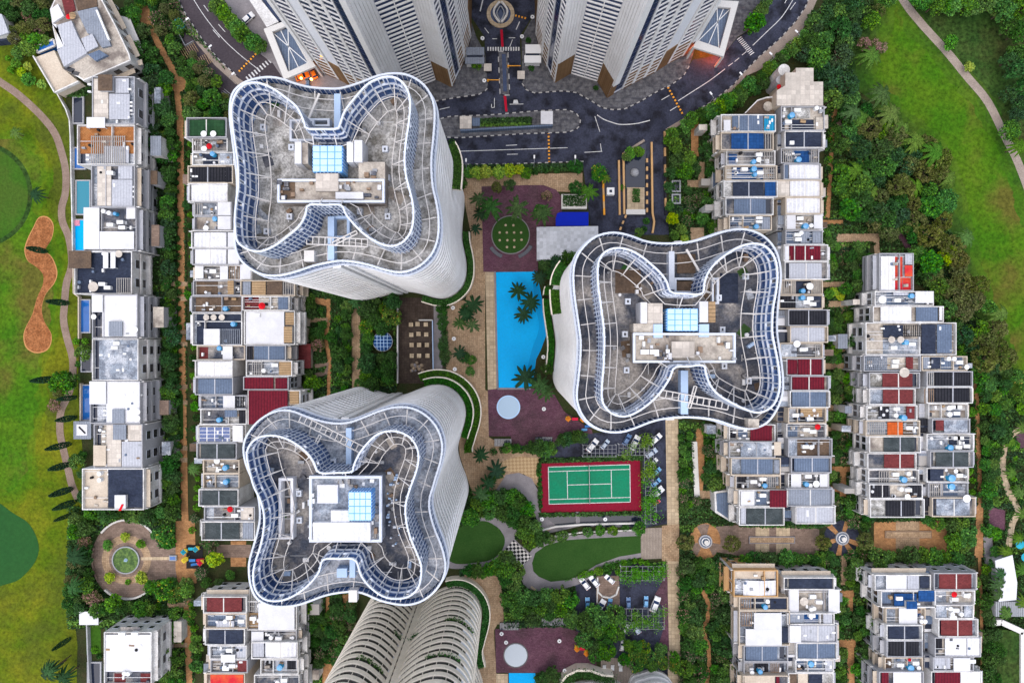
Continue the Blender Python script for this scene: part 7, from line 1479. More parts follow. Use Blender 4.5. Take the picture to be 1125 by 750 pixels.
# sun chairs by the cream balconies
for i, (x, y) in enumerate([(664, 734), (673, 734), (681, 729), (682, 735)]):
    c = W2(x, y, .5); o = empty('sun_chair', (*c, 0), f'white sun chair on the timber terrace under the yellow-flowered trees, {ORD[i]} from the planter', 'sun chair', 'white sun chairs'); MB().box(c[0] - .5, c[0] + .5, c[1] - .6, c[1] + .4, .3, .42).build('seat', 'ac_white', o); MB().bar((c[0], c[1] + .5, .4), (c[0], c[1] + 1.2, .9), 1.0, .1).build('backrest', 'ac_white', o); MB().box(c[0] - .4, c[0] + .4, c[1] - .5, c[1] + .3, .05, .3).build('frame', 'metal_grey', o)
sheet('timber_terrace', [(660, 722), (695, 722), (695, 760), (660, 760)], 8, 'deck_boards')
# base of the tower at the bottom edge: curved white balconies
def balcony_stack(label, pts, mats, n, step, inset):
    q0 = P2(pts); c = (sum(p[0] for p in q0) / len(q0), sum(p[1] for p in q0) / len(q0)); T = empty('balcony_block', (*c, 0), label, 'building', 'balcony blocks at the lower edge'); Q = smooth_loop(q0, 60)
    if np.sum(Q[:, 0] * np.roll(Q[:, 1], -1) - np.roll(Q[:, 0], -1) * Q[:, 1]) < 0: Q = Q[::-1]
    for k in range(n):
        z0 = k * step; R = off(Q, -inset * k); mb = MB()
        mb.prism([tuple(p) for p in off(R, -1.0)], z0, z0 + step - .05); mb.build('storey', 'glass_dark', T); mb = MB(); a, b = R, off(R, -1.02); mb.ring(at(a, z0 + .01), at(a, z0 + 1.3)).ring(at(a, z0 + 1.3), at(b, z0 + 1.3)); mb.build('balcony_band', mats, T)
    return T, Q
T, Q = balcony_stack('white balcony block with stacked curved bands at the lower edge of the picture', [(690, 748), (704, 737), (722, 735), (736, 745), (742, 765), (738, 800), (690, 800)], 'tower_white', 14, 3.2, 0.0)
T, Q = balcony_stack('white balcony block with a planted ledge at the lower edge of the picture', [(618, 757), (634, 748), (660, 746), (684, 752), (688, 800), (616, 800)], 'tower_white', 14, 3.2, 0.0)
o = empty('ledge_planter', (*W2(648, 742), 0), 'cream curved planter filled with grass before the lower balcony block', 'planter'); L = [(616, 750), (622, 742), (634, 736), (648, 736), (662, 741), (674, 742)]; q = P2(L, 4); mb = MB()
for a, b in zip(q, q[1:]): mb.bar((*a, 2.1), (*b, 2.1), .6, 4.2)
mb.build('planter_wall', 'tower_cream', o); rs = np.random.RandomState(77); P = np.array(P2(smooth_loop([(x, y + 5) for x, y in L], 60, False).tolist(), 4)); P = np.repeat(P, 40, 0) + rs.randn(2400, 2) * .7; leaf_mesh('hedge', np.c_[P, rs.uniform(3.6, 4.4, 2400)], .4, 'hedge_green', rs, o)
# club building beyond the eastern hedge
o = empty('club_roof', (*W2(1105, 634), 0), 'white flat club roof beyond the eastern hedge, between palms', 'building'); a = P2([(1094, 616), (1112, 610), (1117, 640), (1116, 658), (1098, 660)], 5); MB().prism(a, 0, 4.7).build('wall', 'wall_grey', o); MB().prism(P2([(1093.4, 615.4), (1112.4, 609.4), (1117.6, 640), (1116.6, 658.6), (1097.6, 660.6)], 5), 4.71, 5).build('roof', 'tank_white', o)
o = empty('slatted_roof', (*W2(1112, 667), 0), 'dark slatted roof just below the white club roof', 'building'); a, b = W2(1094, 677, 4), W2(1128, 660.8, 4); MB().box(a[0], b[0], a[1], b[1], 0, 3.7).build('wall', 'wall_grey', o); mb = MB()
for i in range(16): x = a[0] + (b[0] - a[0]) * (i + .5) / 16; mb.box(x - .2, x + .2, a[1], b[1], 3.72, 3.95)
mb.build('slat', 'metal_grey', o)
o = empty('sports_lawn', (*W2(1106, 720), 0), 'walled grass court with white rim beyond the eastern hedge', 'court'); MB().prism(P2([(1090, 690), (1121, 694), (1121, 765), (1090, 765)], 2), 0, 2).build('turf', 'dark_grass', o); mb = MB(); q = P2([(1090, 684), (1100, 683), (1124, 694), (1124, 765)], 2.4)
for a, b in zip(q, q[1:]): mb.bar((*a, 1.3), (*b, 1.3), 1.6, 2.6)
mb.build('rim_wall', 'kerb_white', o)
for x, y, lb in ((1121, 598, 'turquoise parasol beside the curved club walk'), (1127, 612, 'second turquoise parasol at the picture edge below the first')): c = W2(x, y, 2.4); o = empty('parasol', (*c, .1), lb, 'parasol', 'turquoise parasols'); MB().cyl(*c, .06, .1, 2.5, 6).build('pole', 'ac_white', o); MB().cyl(*c, 1.3, 2.3, 2.8, 10, r1=.1).build('canopy', 'turquoise', o)
# ------------------------------------------------------------------ vegetation
def crown_points(rs, r, hz, n_cl, per, cl):
    """leaf positions: clumps spread over an uneven dome"""
    P, O = [], []
    lob = [(rs.uniform(0, 6.28), rs.uniform(.72, 1.12)) for _ in range(5)]
    for i in range(n_cl):
        a = rs.uniform(0, 6.28); e = math.asin(rs.uniform(-.15, 1.0)); w = 1.0
        for la, lw in lob: w *= 1 + (lw - 1) * max(0, math.cos(a - la)) ** 2
        R = r * w * rs.uniform(.62, .86)
        c = np.array((R * math.cos(a) * math.cos(e), R * math.sin(a) * math.cos(e), hz * .95 * math.sin(e) * rs.uniform(.75, 1.1)))
        d = rs.randn(per, 3); d /= np.linalg.norm(d, axis=1, keepdims=True); d[:, 2] = np.abs(d[:, 2]) * .9 - .15
        q = c + d * cl * r * rs.uniform(.55, 1.0, (per, 1)) * rs.uniform(.7, 1.3)
        P.append(q); O.append(d)
    return np.concatenate(P), np.concatenate(O)
def tree_proto(kind, seed, r, h, mats, n_cl=36, per=34, cl=.28, leaf=.55, flower=None, fshare=.12, trunk=True, nm='tree'):
    """returns (crown mesh, trunk mesh)"""
    rs = np.random.RandomState(seed); P, O = crown_points(rs, r, h * .42, n_cl, per, cl); P[:, 2] += h * .56
    mi = np.zeros(len(P), int); mm = list(mats)
    if len(mats) > 1: mi = (rs.rand(len(P)) < .3).astype(int)
    if flower:
        mm.append(flower); k = (np.arange(len(P)) // per); sel = rs.rand(n_cl) < .75
        mi[(rs.rand(len(P)) < fshare) & sel[k] & (O[:, 2] > .1)] = len(mm) - 1
    V = leaf_quads(P, leaf, rs, O, .75)
    me = bpy.data.meshes.new('crown'); n = len(V) // 4
    me.vertices.add(len(V)); me.vertices.foreach_set('co', V.astype(np.float32).ravel()); me.loops.add(len(V)); me.loops.foreach_set('vertex_index', np.arange(len(V), dtype=np.int32)); me.polygons.add(n); me.polygons.foreach_set('loop_start', np.arange(0, len(V), 4, dtype=np.int32)); me.polygons.foreach_set('loop_total', np.full(n, 4, dtype=np.int32))
    for k in mm: me.materials.append(M[k])
    me.polygons.foreach_set('material_index', mi.astype(np.int32)); me.update(calc_edges=True)
    tb = MB().cyl(0, 0, .09 * r ** .8 + .04, 0, h * .6, 7, r1=.05 * r ** .8 + .02)
    for i in range(5): a = i * 1.26 + seed; tb.bar((0, 0, h * (.36 + .04 * i)), (r * .6 * math.cos(a), r * .6 * math.sin(a), h * (.68 + .03 * i)), .09 * r ** .5, .09 * r ** .5)
    tm = bpy.data.meshes.new('trunk'); tm.from_pydata(tb.v, [], tb.f); tm.materials.append(M['bark']); tm.update()
    return me, tm
def palm_proto(seed, r, h, m, n=15, droop=.55):
    rs = np.random.RandomState(seed); V = []
    for i in range(n):
        a = 6.283 * i / n + rs.uniform(-.2, .2); up = rs.uniform(.1, .75); L = r * rs.uniform(.85, 1.1); K = 15; ca, sa = math.cos(a), math.sin(a); pts = []
        for t in np.linspace(0, 1, K): d = L * t * (1 - .12 * up * t); pts.append((d * ca, d * sa, h + L * (up * t - (droop + up) * t * t)))
        pts = np.array(pts); side = np.array((-sa, ca, 0))
        for j in range(1, K):
            p0, p1 = pts[j - 1], pts[j]; t = j / K; w = L * .12 * math.sin(math.pi * min(1, .12 + .86 * t)) ** .7
            dd = (p1 - p0); fwd = dd / np.linalg.norm(dd)
            V += [p0 + side * .05, p0 - side * .05, p1 - side * .05, p1 + side * .05]
            for s in (-1, 1):
                for q in (.0, .33, .66):
                    b = p0 + dd * q; tip = b + side * s * w + fwd * w * .55 + np.array((0, 0, -w * .35)) * rs.uniform(.6, 1.3); e = fwd * L * .026
                    V += [b - e, b + e, tip + e * .5, tip - e * .5]
    V = np.array(V); nq = len(V) // 4; me = bpy.data.meshes.new('crown'); me.vertices.add(len(V)); me.vertices.foreach_set('co', V.astype(np.float32).ravel()); me.loops.add(len(V)); me.loops.foreach_set('vertex_index', np.arange(len(V), dtype=np.int32)); me.polygons.add(nq); me.polygons.foreach_set('loop_start', np.arange(0, len(V), 4, dtype=np.int32)); me.polygons.foreach_set('loop_total', np.full(nq, 4, dtype=np.int32)); me.materials.append(M[m]); me.update(calc_edges=True)
    tb = MB().cyl(0, 0, .17, 0, h * .5, 8, r1=.13).cyl(0, 0, .13, h * .5, h, 8, r1=.11); tm = bpy.data.meshes.new('trunk'); tm.from_pydata(tb.v, [], tb.f); tm.materials.append(M['bark']); tm.update()
    return me, tm
PRO = {}
def mk(k, *v): PRO[k] = list(v)
T_ = tree_proto
mk('dark', *(T_('t', 10 + i, 3.2, 6.5, ['leaf_dark', 'leaf_mid'], leaf=.55) for i in range(3))); mk('mid', *(T_('t', 20 + i, 3.0, 6.0, ['leaf_mid', 'leaf_bright'], leaf=.55) for i in range(3))); mk('bright', *(T_('t', 30 + i, 2.6, 5.0, ['leaf_bright', 'leaf_mid'], leaf=.52) for i in range(2))); mk('lime', *(T_('t', 40 + i, 2.2, 3.8, ['leaf_lime', 'leaf_bright'], 30, 40, leaf=.46) for i in range(2)))
mk('olive', *(T_('t', 50 + i, 3.4, 7.0, ['leaf_olive', 'leaf_bronze'], 46, 26, .20, .55) for i in range(3))); mk('bronze', *(T_('t', 60 + i, 3.2, 6.6, ['leaf_bronze', 'leaf_olive'], 42, 24, .22, .55) for i in range(2))); mk('blue', *(T_('t', 70 + i, 3.3, 6.5, ['leaf_blue', 'leaf_dark'], 34, 36, .28, .55) for i in range(2)))
mk('pink', *(T_('t', 80 + i, 2.4, 4.0, ['leaf_dark', 'leaf_mid'], 28, 50, .3, .34, 'petal_pink', .22) for i in range(2))); mk('yellow', *(T_('t', 90 + i, 2.6, 4.6, ['leaf_mid', 'leaf_bright'], 30, 46, .3, .36, 'petal_yellow', .12) for i in range(2))); mk('frangipani', *(T_('t', 95 + i, 2.2, 3.6, ['leaf_bronze', 'leaf_olive'], 30, 40, .26, .30, 'petal_pink', .55) for i in range(1)))
mk('palm', *(palm_proto(100 + i, 3.3, 8.0 + i, 'leaf_palm', 12) for i in range(3))); mk('palml', *(palm_proto(110 + i, 3.0, 5.5, 'leaf_palm_light', 12) for i in range(2))); mk('palmd', *(palm_proto(115 + i, 2.6, 5.5, 'leaf_cypress', 13) for i in range(2)))
def cyp(seed):
    rs = np.random.RandomState(seed); n = 900; z = rs.rand(n) ** .8; rr = .75 * np.sin(np.pi * np.clip(z * .82 + .16, 0, 1)) ** .7; a = rs.rand(n) * 6.283; P = np.c_[rr * np.cos(a), rr * np.sin(a), .4 + z * 8.6]; V = leaf_quads(P, .42, rs, np.c_[np.cos(a), np.sin(a), .4 + 0 * a], .2)
    nq = len(V) // 4; me = bpy.data.meshes.new('crown'); me.vertices.add(len(V)); me.vertices.foreach_set('co', V.astype(np.float32).ravel()); me.loops.add(len(V)); me.loops.foreach_set('vertex_index', np.arange(len(V), dtype=np.int32)); me.polygons.add(nq); me.polygons.foreach_set('loop_start', np.arange(0, len(V), 4, dtype=np.int32)); me.polygons.foreach_set('loop_total', np.full(nq, 4, dtype=np.int32)); me.materials.append(M['leaf_cypress']); me.update(calc_edges=True)
    tb = MB().cyl(0, 0, .14, 0, 4, 7, r1=.06); tm = bpy.data.meshes.new('trunk'); tm.from_pydata(tb.v, [], tb.f); tm.materials.append(M['bark']); tm.update(); return me, tm
mk('cypress', cyp(1), cyp(2))
BASE_R = dict(dark=3.2, mid=3.0, bright=2.6, lime=2.2, olive=3.4, bronze=3.2, blue=3.3, pink=2.4, yellow=2.6, frangipani=2.2, palm=3.3, palml=3.0, palmd=2.6, cypress=1.0)
LOOK = dict(dark='dark green', mid='mid-green', bright='bright green', lime='lime yellow', olive='olive-brown', bronze='bronze-tinged', blue='bluish green', pink='pink-flowered', yellow='yellow-flowered', frangipani='pale-blossomed', palm='dark-fronded', palml='light-fronded', palmd='blackish', cypress='narrow dark')
NAME = dict(palm='palm_tree', palml='palm_tree', palmd='palm_tree', cypress='cypress_tree')
LAND = {'the lily-pond plaza': (139, 614), 'the kidney bunker': (45, 320), 'the tilted villa': (85, 60), 'the fairway tee mound': (20, 215), 'the square pavilion': (90, 472), 'the turquoise yard canopy': (198, 27), 'the winding brick path': (190, 85), 'the green house deck': (227, 140), 'the alley lawn strip': (199, 458), 'the black-mat playground': (213, 611), 'the flat villa canopy': (97, 679), 'the parked white van': (272, 20), 'the traffic island': (560, 135), 'the leaf fountain': (550, 16), 'the blue gatehouse': (521, 60), 'the white gatehouse': (586, 60), 'the round lawn mound': (561, 258), 'the blue shade roof': (628, 240), 'the turquoise pool': (570, 340), 'the splash-pool disc': (558, 447), 'the glass dome': (420, 375), 'the cafe rock pile': (459, 405), 'the tennis court': (647, 533), 'the checker terrace': (569, 607), 'the short oval lawn': (525, 596), 'the long oval lawn': (640, 610), 'the brown parking court': (667, 648), 'the dark-rimmed disc': (566, 719), 'the planted parking pergola': (706, 680), 'the lower balcony block': (700, 745), 'the orange fountain court': (774, 594), 'the striped ramp wall': (731, 190), 'the small light wells': (743, 211), 'the pale stone border': (765, 515), 'the crossing-path fountain': (924, 590), 'the orange planter court': (998, 587), 'the cream corner house': (880, 95), 'the blossom tree on the fairway': (957, 52), 'the red rooftop terrace': (1000, 300), 'the hedge-side navy roof': (1045, 505), 'the alley cross path': (928, 335), 'the upper alley landing': (940, 262), 'the lower alley landing': (926, 525), 'the white club roof': (1105, 634), 'the club lawn court': (1105, 715), 'the curved club walk': (1105, 520), 'the sunken club lawn': (1100, 448), 'the eastern cart path': (1062, 84), 'the cart path palm': (1110, 160), 'the road bend lamp': (847, 59), 'the far eastern hedge': (1085, 560), 'the winding flower path': (776, 680), 'the maroon house yard': (332, 391), 'the lower tower garden': (355, 690), 'the thicket beside the corner house': (925, 110), 'the red house umbrella': (1048, 652)}
PLANTS = []
vr = random.Random(23)
def plant(kind, px, py, rpx, shrub=None, top=True, hz=1.0):
    """a plant whose crown reads rpx pixels wide about (px, py)"""
    if kind.startswith('palm'): rpx *= 1.06
    r = rpx * S; b = BASE_R[kind]; s = r / b
    if kind in NAME and kind != 'cypress': s = max(s, .5)
    if kind == 'cypress': s = vr.uniform(.85, 1.2)
    hh = {'palm': 6.5, 'palml': 5.5, 'palmd': 5.5, 'cypress': 0}.get(kind, 5.0) * s
    x, y = W2(px, py, hh * .8 if top else 0)
    PLANTS.append((kind, x, y, s, px, py, rpx, (rpx < 7.2 and kind not in NAME) if shrub is None else shrub, hz))
def on_path(x, y):
    w = W2(x, y); return any(q > .058 and b[0] <= w[0] <= b[1] and b[2] <= w[1] <= b[3] and inside(p, *w) for q, b, p in SHEETS)
def scatter(poly, n, kinds, r0, r1, sep=.8, avoid=(), free=False):
    xs = [p[0] for p in poly]; ys = [p[1] for p in poly]; got = []; k = 0
    while len(got) < n and k < n * 60:
        k += 1; x, y = vr.uniform(min(xs), max(xs)), vr.uniform(min(ys), max(ys)); r = vr.uniform(r0, r1)
        if not inside(poly, x, y) or any(math.hypot(x - a, y - b) < (r + c) * sep for a, b, c in got) or any(ax0 - r * .6 < x < ax1 + r * .6 and ay0 - r * .6 < y < ay1 + r * .6 for ax0, ay0, ax1, ay1 in avoid): continue
        if not free and any(on_path(x + dx * r * .55, y + dy * r * .55) for dx, dy in ((0, 0), (1, 0), (-1, 0), (0, 1), (0, -1))): continue
        got.append((x, y, r)); plant(vr.choice(kinds), x, y, r * (1.16 if r > 8 else 1.06))
def along(pts, n, kinds, r0, r1, jit=1.0, closed=False):
    for x, y in smooth_loop(pts, n, closed): plant(vr.choice(kinds), x + vr.uniform(-jit, jit), y + vr.uniform(-jit, jit), vr.uniform(r0 * .9, r1 * (1.3 if r1 > 6 else 1.05)))
# eastern belt
scatter([(985, 190), (1015, 150), (1032, 180), (1044, 235), (1058, 282), (1078, 318), (1098, 358), (1112, 392), (1090, 405), (1062, 378), (1040, 340), (1020, 290), (1000, 250), (990, 215)], 34, ['olive', 'olive', 'bronze', 'olive', 'mid'], 9, 14, .60)
scatter([(895, 8), (945, 0), (940, 30), (925, 60), (930, 100), (915, 112), (905, 80), (884, 60), (893, 30)], 18, ['mid', 'dark', 'mid', 'blue'], 9, 13, .60)
scatter([(918, 108), (940, 105), (955, 128), (985, 150), (1005, 165), (990, 195), (998, 235), (1010, 265), (985, 262), (960, 248), (938, 236), (920, 205), (918, 160), (932, 150)], 40, ['dark', 'blue', 'mid', 'dark', 'olive'], 8, 13, .62, [(925, 165, 940, 180)])
scatter([(1008, 270), (1024, 290), (1042, 335), (1062, 372), (1090, 402), (1085, 420), (1066, 405), (1050, 372), (1034, 345), (1028, 320), (1012, 305)], 18, ['dark', 'mid', 'mid', 'blue'], 7, 11, .62)
for x, y, r in ((956, 62, 14), (963, 107, 14), (976, 126, 16), (1004, 156, 15), (1024, 168, 16), (988, 142, 13), (1040, 196, 12), (1058, 262, 12), (1096, 345, 12), (1004, 205, 12), (946, 132, 12), (930, 128, 11)): plant('palml' if int(x) % 3 else 'palm', x, y, r)
for x, y, r in ((938, 188, 12), (949, 197, 13), (956, 210, 11), (1118, 162, 12), (1113, 150, 7)): plant('palml', x, y, r)
for x, y, r in ((953, 45, 8), (965, 48, 9), (960, 55, 7), (973, 50, 7)): plant('frangipani', x, y, r)
plant('bright', 1047, 44, 9); plant('lime', 1069, 71, 6.5); plant('lime', 1048, 278, 13); plant('yellow', 938, 158, 10); plant('yellow', 950, 175, 9); plant('blue', 966, 236, 14); plant('blue', 978, 245, 12); plant('blue', 1098, 108, 10, top=False); plant('pink', 1095, 378, 9); plant('pink', 1086, 384, 8)
along([(1012, -2), (1030, 3), (1060, 4), (1085, 8), (1105, 10), (1128, 12)], 13, ['bright', 'mid', 'mid', 'bright'], 7, 10, 4); along([(1112, 28), (1118, 60), (1108, 72), (1120, 95), (1122, 120), (1112, 138)], 11, ['dark', 'mid', 'dark', 'blue'], 7, 10, 5)
along([(976, -4), (966, 8), (958, 22)], 4, ['olive', 'mid'], 8, 10, 3)
# strip between the corner house path and the belt
along([(922, 128), (914, 150), (916, 175), (911, 196)], 9, ['mid', 'dark', 'lime', 'pink'], 4, 6.5, 3); along([(921, 112), (930, 128), (940, 142), (948, 152)], 7, ['mid', 'bright', 'dark'], 6, 8, 2)
# road-side hedges and the garden inside the bend
along([(733, 152), (745, 142), (760, 133), (790, 118), (815, 98), (832, 86), (850, 72), (862, 62), (880, 45), (895, 25)], 26, ['mid', 'dark', 'mid', 'bright'], 6, 8.5, 1.5); along([(790, 130), (805, 118), (822, 102), (838, 95), (850, 88)], 9, ['mid', 'dark'], 6, 8, 3)
for x, y, r, k in ((742, 160, 10, 'mid'), (745, 178, 11, 'dark'), (757, 175, 10, 'bright'), (752, 188, 11, 'mid'), (764, 186, 9, 'dark'), (738, 190, 8, 'dark'), (736, 205, 7, 'dark'), (780, 165, 12, 'dark'), (783, 190, 9, 'dark'), (785, 140, 8, 'mid'), (775, 140, 6, 'mid'), (778, 225, 10, 'mid'), (772, 240, 8, 'bright'), (750, 252, 7, 'bright'), (740, 240, 8, 'lime'), (736, 226, 6, 'mid'), (785, 250, 9, 'mid'), (753, 262, 6, 'lime'), (790, 215, 8, 'dark'), (742, 258, 7, 'mid')): plant(k, x, y, r)
scatter([(753, 208), (785, 208), (786, 245), (755, 245)], 12, ['pink', 'pink', 'dark'], 5, 8, .62)
along([(497, 155), (500, 190), (507, 196)], 3, ['dark'], 5, 6, 1)
for x, y, r, k in ((523, 189, 8, 'lime'), (534, 187, 8.5, 'lime'), (549, 188, 9, 'lime'), (560, 186, 8.5, 'lime'), (571, 185, 7.5, 'lime'), (578, 191, 7, 'mid'), (515, 190, 7, 'bright'), (588, 188, 5, 'dark'), (600, 186, 5, 'dark'), (612, 186, 5, 'dark'), (632, 183, 9, 'dark'), (658, 188, 11, 'yellow'), (507, 202, 7, 'dark'), (546, 206, 7.5, 'olive'), (560, 203, 7.5, 'dark'), (633, 207, 9, 'dark'), (601, 213, 6.5, 'frangipani'), (594, 232, 9, 'mid'), (685, 205, 4, 'mid'), (693, 168, 7, 'bright'), (703, 166, 7, 'bright'), (689, 172, 6, 'mid'), (711, 242, 5, 'mid'), (702, 255, 6, 'mid'), (708, 251, 5, 'dark'), (625, 285, 12, 'dark'), (610, 288, 11, 'blue'), (637, 278, 8, 'dark'), (599, 292, 9, 'dark')): plant(k, x, y, r)
for x, y, r, k in ((540, 232, 14, 'palm'), (568, 233, 14, 'palm'), (595, 238, 13, 'palm'), (527, 222, 10, 'palm'), (647, 211, 11, 'palml'), (665, 196, 7, 'palml'), (592, 306, 9, 'palmd'), (569, 320, 11, 'palmd'), (583, 332, 11, 'palmd'), (575, 345, 10, 'palmd'), (577, 415, 14, 'palmd'), (592, 422, 13, 'palm'), (521, 334, 11, 'palmd'), (512, 345, 10, 'palmd'), (520, 357, 9, 'palm'), (506, 355, 8, 'palm'), (505, 387, 8, 'palmd'), (528, 235, 9, 'palmd'), (523, 252, 7, 'palmd'), (600, 430, 11, 'palm'), (528, 499, 9, 'palmd'), (545, 515, 11, 'palmd'), (536, 530, 10, 'palmd'), (529, 540, 10, 'palm')): plant(k, x, y, r)
for x, y, r, k in ((513, 342, 9, 'dark'), (509, 392, 8, 'dark'), (517, 395, 7, 'mid'), (516, 408, 6, 'mid'), (604, 385, 6, 'dark'), (601, 405, 8, 'dark'), (604, 300, 8, 'dark'), (603, 318, 6, 'dark'), (548, 520, 7, 'dark'), (541, 525, 7, 'dark')): plant(k, x, y, r)
# traffic island hedge and gatehouse trees
for x, y, r, k in ((523, 71, 6, 'mid'), (583.6, 73.7, 4.5, 'dark'), (580.5, 43, 4, 'dark'), (470, 58, 5, 'dark'), (655, 96, 3.5, 'dark')): plant(k, x, y, r)
along([(238, 4), (248, 16), (258, 28), (268, 40), (277, 47), (286, 52)], 13, ['mid', 'bright', 'mid'], 7, 9, 2); along([(826, 30), (834, 20), (842, 4)], 5, ['mid', 'dark'], 8, 11, 3)
# north-west thicket
scatter([(150, -5), (186, -5), (196, 25), (205, 50), (228, 78), (252, 100), (255, 125), (236, 128), (207, 128), (205, 105), (188, 70), (172, 30)], 34, ['mid', 'dark', 'mid', 'bronze', 'pink'], 6, 9, .62, [(203, 30, 214, 56)]); scatter([(155, 55), (172, 60), (186, 92), (192, 128), (190, 180), (172, 176), (163, 130), (166, 95)], 20, ['dark', 'mid', 'dark', 'blue'], 7, 11, .62); scatter([(138, -5), (152, -5), (160, 40), (150, 30), (128, 10)], 6, ['dark', 'mid'], 6, 9, .6)
scatter([(-4, -4), (44, -4), (58, 22), (52, 42), (38, 50), (18, 60), (14, 40), (5, 12)], 20, ['mid', 'dark', 'bronze', 'bright'], 7, 10, .62); along([(4, 62), (26, 70), (32, 84), (40, 92), (8, 72)], 8, ['bright', 'lime', 'bright'], 4, 6.5, 3); scatter([(22, 12), (50, 20), (40, 34)], 4, ['frangipani'], 6, 8, .6)
# alley between the western rows
along([(183, 190), (185, 210), (184, 240), (184, 268), (186, 292), (185, 330), (188, 356), (186, 390), (189, 412), (186, 450), (190, 478), (188, 505), (186, 530), (190, 555)], 46, ['dark', 'mid', 'dark', 'blue'], 6, 9, 3); along([(193, 150), (192, 220), (194, 300), (194, 400), (195, 470), (194, 540)], 40, ['dark', 'mid', 'dark'], 3.5, 5, 1.5)
along([(206, 135), (205, 190), (207, 240), (208, 300), (208, 350), (210, 420), (212, 470), (214, 520), (213, 570)], 40, ['mid', 'dark', 'bright', 'pink'], 4, 6, 2); along([(205, 640), (207, 680), (213, 700), (216, 740)], 12, ['mid', 'bright', 'pink'], 4.5, 7, 2)
plant('palml', 214, 514, 9); plant('palml', 178, 148, 5); along([(203, 108), (206, 118), (200, 124)], 4, ['pink', 'frangipani'], 5, 6, 2)
scatter([(186, 640), (200, 640), (206, 750), (180, 755), (176, 720), (186, 690)], 22, ['mid', 'yellow', 'mid', 'dark'], 6, 9, .62); scatter([(176, 510), (194, 510), (196, 570), (178, 570)], 8, ['dark', 'mid'], 7, 9, .6)
# round plaza surroundings and golf edge
scatter([(80, 566), (104, 560), (102, 590), (96, 620), (100, 650), (108, 665), (86, 672), (72, 668), (76, 630), (84, 600)], 30, ['dark', 'mid', 'dark', 'frangipani', 'bronze'], 6, 9.5, .6); along([(104, 560), (135, 566), (165, 566), (192, 562)], 12, ['mid', 'dark'], 6, 8.5, 2.5); along([(110, 668), (125, 664), (150, 668), (170, 668)], 9, ['mid', 'bright', 'dark'], 5, 8, 2)
for x, y, r, k in ((180, 590, 12, 'yellow'), (172, 586, 8, 'mid'), (186, 595, 8, 'mid'), (176, 650, 13, 'yellow'), (166, 645, 9, 'mid'), (187, 641, 7, 'mid'), (133.5, 591.7, 6.2, 'lime'), (115.7, 599, 6.5, 'bright'), (151.7, 598, 6, 'bright'), (115.7, 637, 7, 'lime'), (153, 636, 8.5, 'lime'), (139, 640, 4, 'olive'), (232, 617, 11, 'lime'), (230, 602, 8, 'pink'), (222, 596, 7, 'pink'), (218, 632, 8, 'pink'), (252, 632, 6, 'mid'), (226, 640, 7, 'dark'), (240, 640, 6, 'dark'), (208, 584, 5, 'pink'), (92, 387, 9, 'mid'), (68, 420, 13, 'mid'), (79, 417, 10, 'dark'), (62, 433, 6, 'bronze'), (56, 446, 8, 'frangipani'), (84, 507, 9, 'mid'), (90, 520, 7, 'dark'), (90, 500, 6, 'dark'), (92, 545, 8, 'dark'), (90, 375, 5, 'bright'), (80, 375, 5, 'bright'), (83, 400, 5, 'mid'), (107, 722, 4, 'dark'), (100, 716, 5, 'bright')): plant(k, x, y, r)
for x, y in ((38, 278.5), (62, 335), (48, 418), (64, 489), (64, 511), (66, 538), (70, 552), (66, 566), (64, 702), (70, 438), (70, 460)): plant('cypress', x + 14, y - 2, 6)
for x, y, r, k in ((17, 146, 8, 'palml'), (42, 214, 9, 'palmd'), (58, 735, 12, 'palmd'), (66, 728, 11, 'palm'), (72, 742, 12, 'palmd'), (84, 610, 12, 'palmd'), (90, 640, 11, 'palm')): plant(k, x, y, r)
# inner garden beside the dome
scatter([(398, 330), (433, 330), (434, 412), (400, 428)], 20, ['dark', 'mid', 'dark', 'yellow'], 7, 11, .62, [(409, 364, 433, 387)]); scatter([(364, 326), (386, 330), (386, 425), (366, 440)], 24, ['dark', 'mid', 'dark', 'yellow'], 5, 8.5, .62); scatter([(338, 322), (358, 326), (356, 350), (358, 390), (344, 388), (340, 345)], 14, ['dark', 'mid', 'frangipani'], 5, 8, .62)
plant('mid', 343, 421, 12); plant('dark', 338, 412, 7); plant('palm', 393, 332, 9); plant('mid', 396, 422, 8); along([(486, 340), (487, 360), (488, 385), (488, 408)], 9, ['dark'], 5, 6.5, 1)
# southern courtyard woods
scatter([(510, 562), (530, 545), (552, 535), (568, 540), (578, 556), (586, 575), (598, 586), (590, 600), (578, 592), (565, 578), (550, 568), (530, 563), (515, 568)], 26, ['dark', 'mid', 'mid', 'dark'], 8, 11, .58); scatter([(555, 612), (570, 622), (572, 640), (590, 650), (612, 650), (636, 648), (630, 660), (610, 672), (585, 680), (564, 668), (554, 645)], 28, ['dark', 'mid', 'mid'], 8, 11, .56); along([(515, 626), (530, 628), (548, 622), (556, 612)], 7, ['dark', 'mid'], 6, 8, 2)
along([(604, 592), (620, 588), (637, 586), (654, 584), (671, 583), (688, 581), (702, 580)], 8, ['mid'], 5.6, 6.4, .5); along([(640, 636), (652, 630), (668, 624), (685, 620), (702, 618), (716, 622), (728, 626)], 16, ['bright', 'mid', 'bright'], 4.5, 5.8, 1.2); along([(668, 630), (685, 629), (700, 630), (720, 631)], 6, ['bright', 'mid'], 4.5, 5.8, 1.5)
scatter([(625, 672), (650, 668), (678, 672), (684, 690), (670, 712), (658, 724), (645, 705), (630, 690)], 13, ['mid', 'dark', 'mid', 'mid'], 8, 11, .58, free=True); scatter([(690, 708), (712, 705), (742, 720), (744, 738), (722, 732), (700, 734), (684, 726)], 15, ['yellow', 'yellow', 'mid'], 7, 9, .58, free=True); plant('dark', 606, 740, 10); plant('dark', 595, 745, 9)
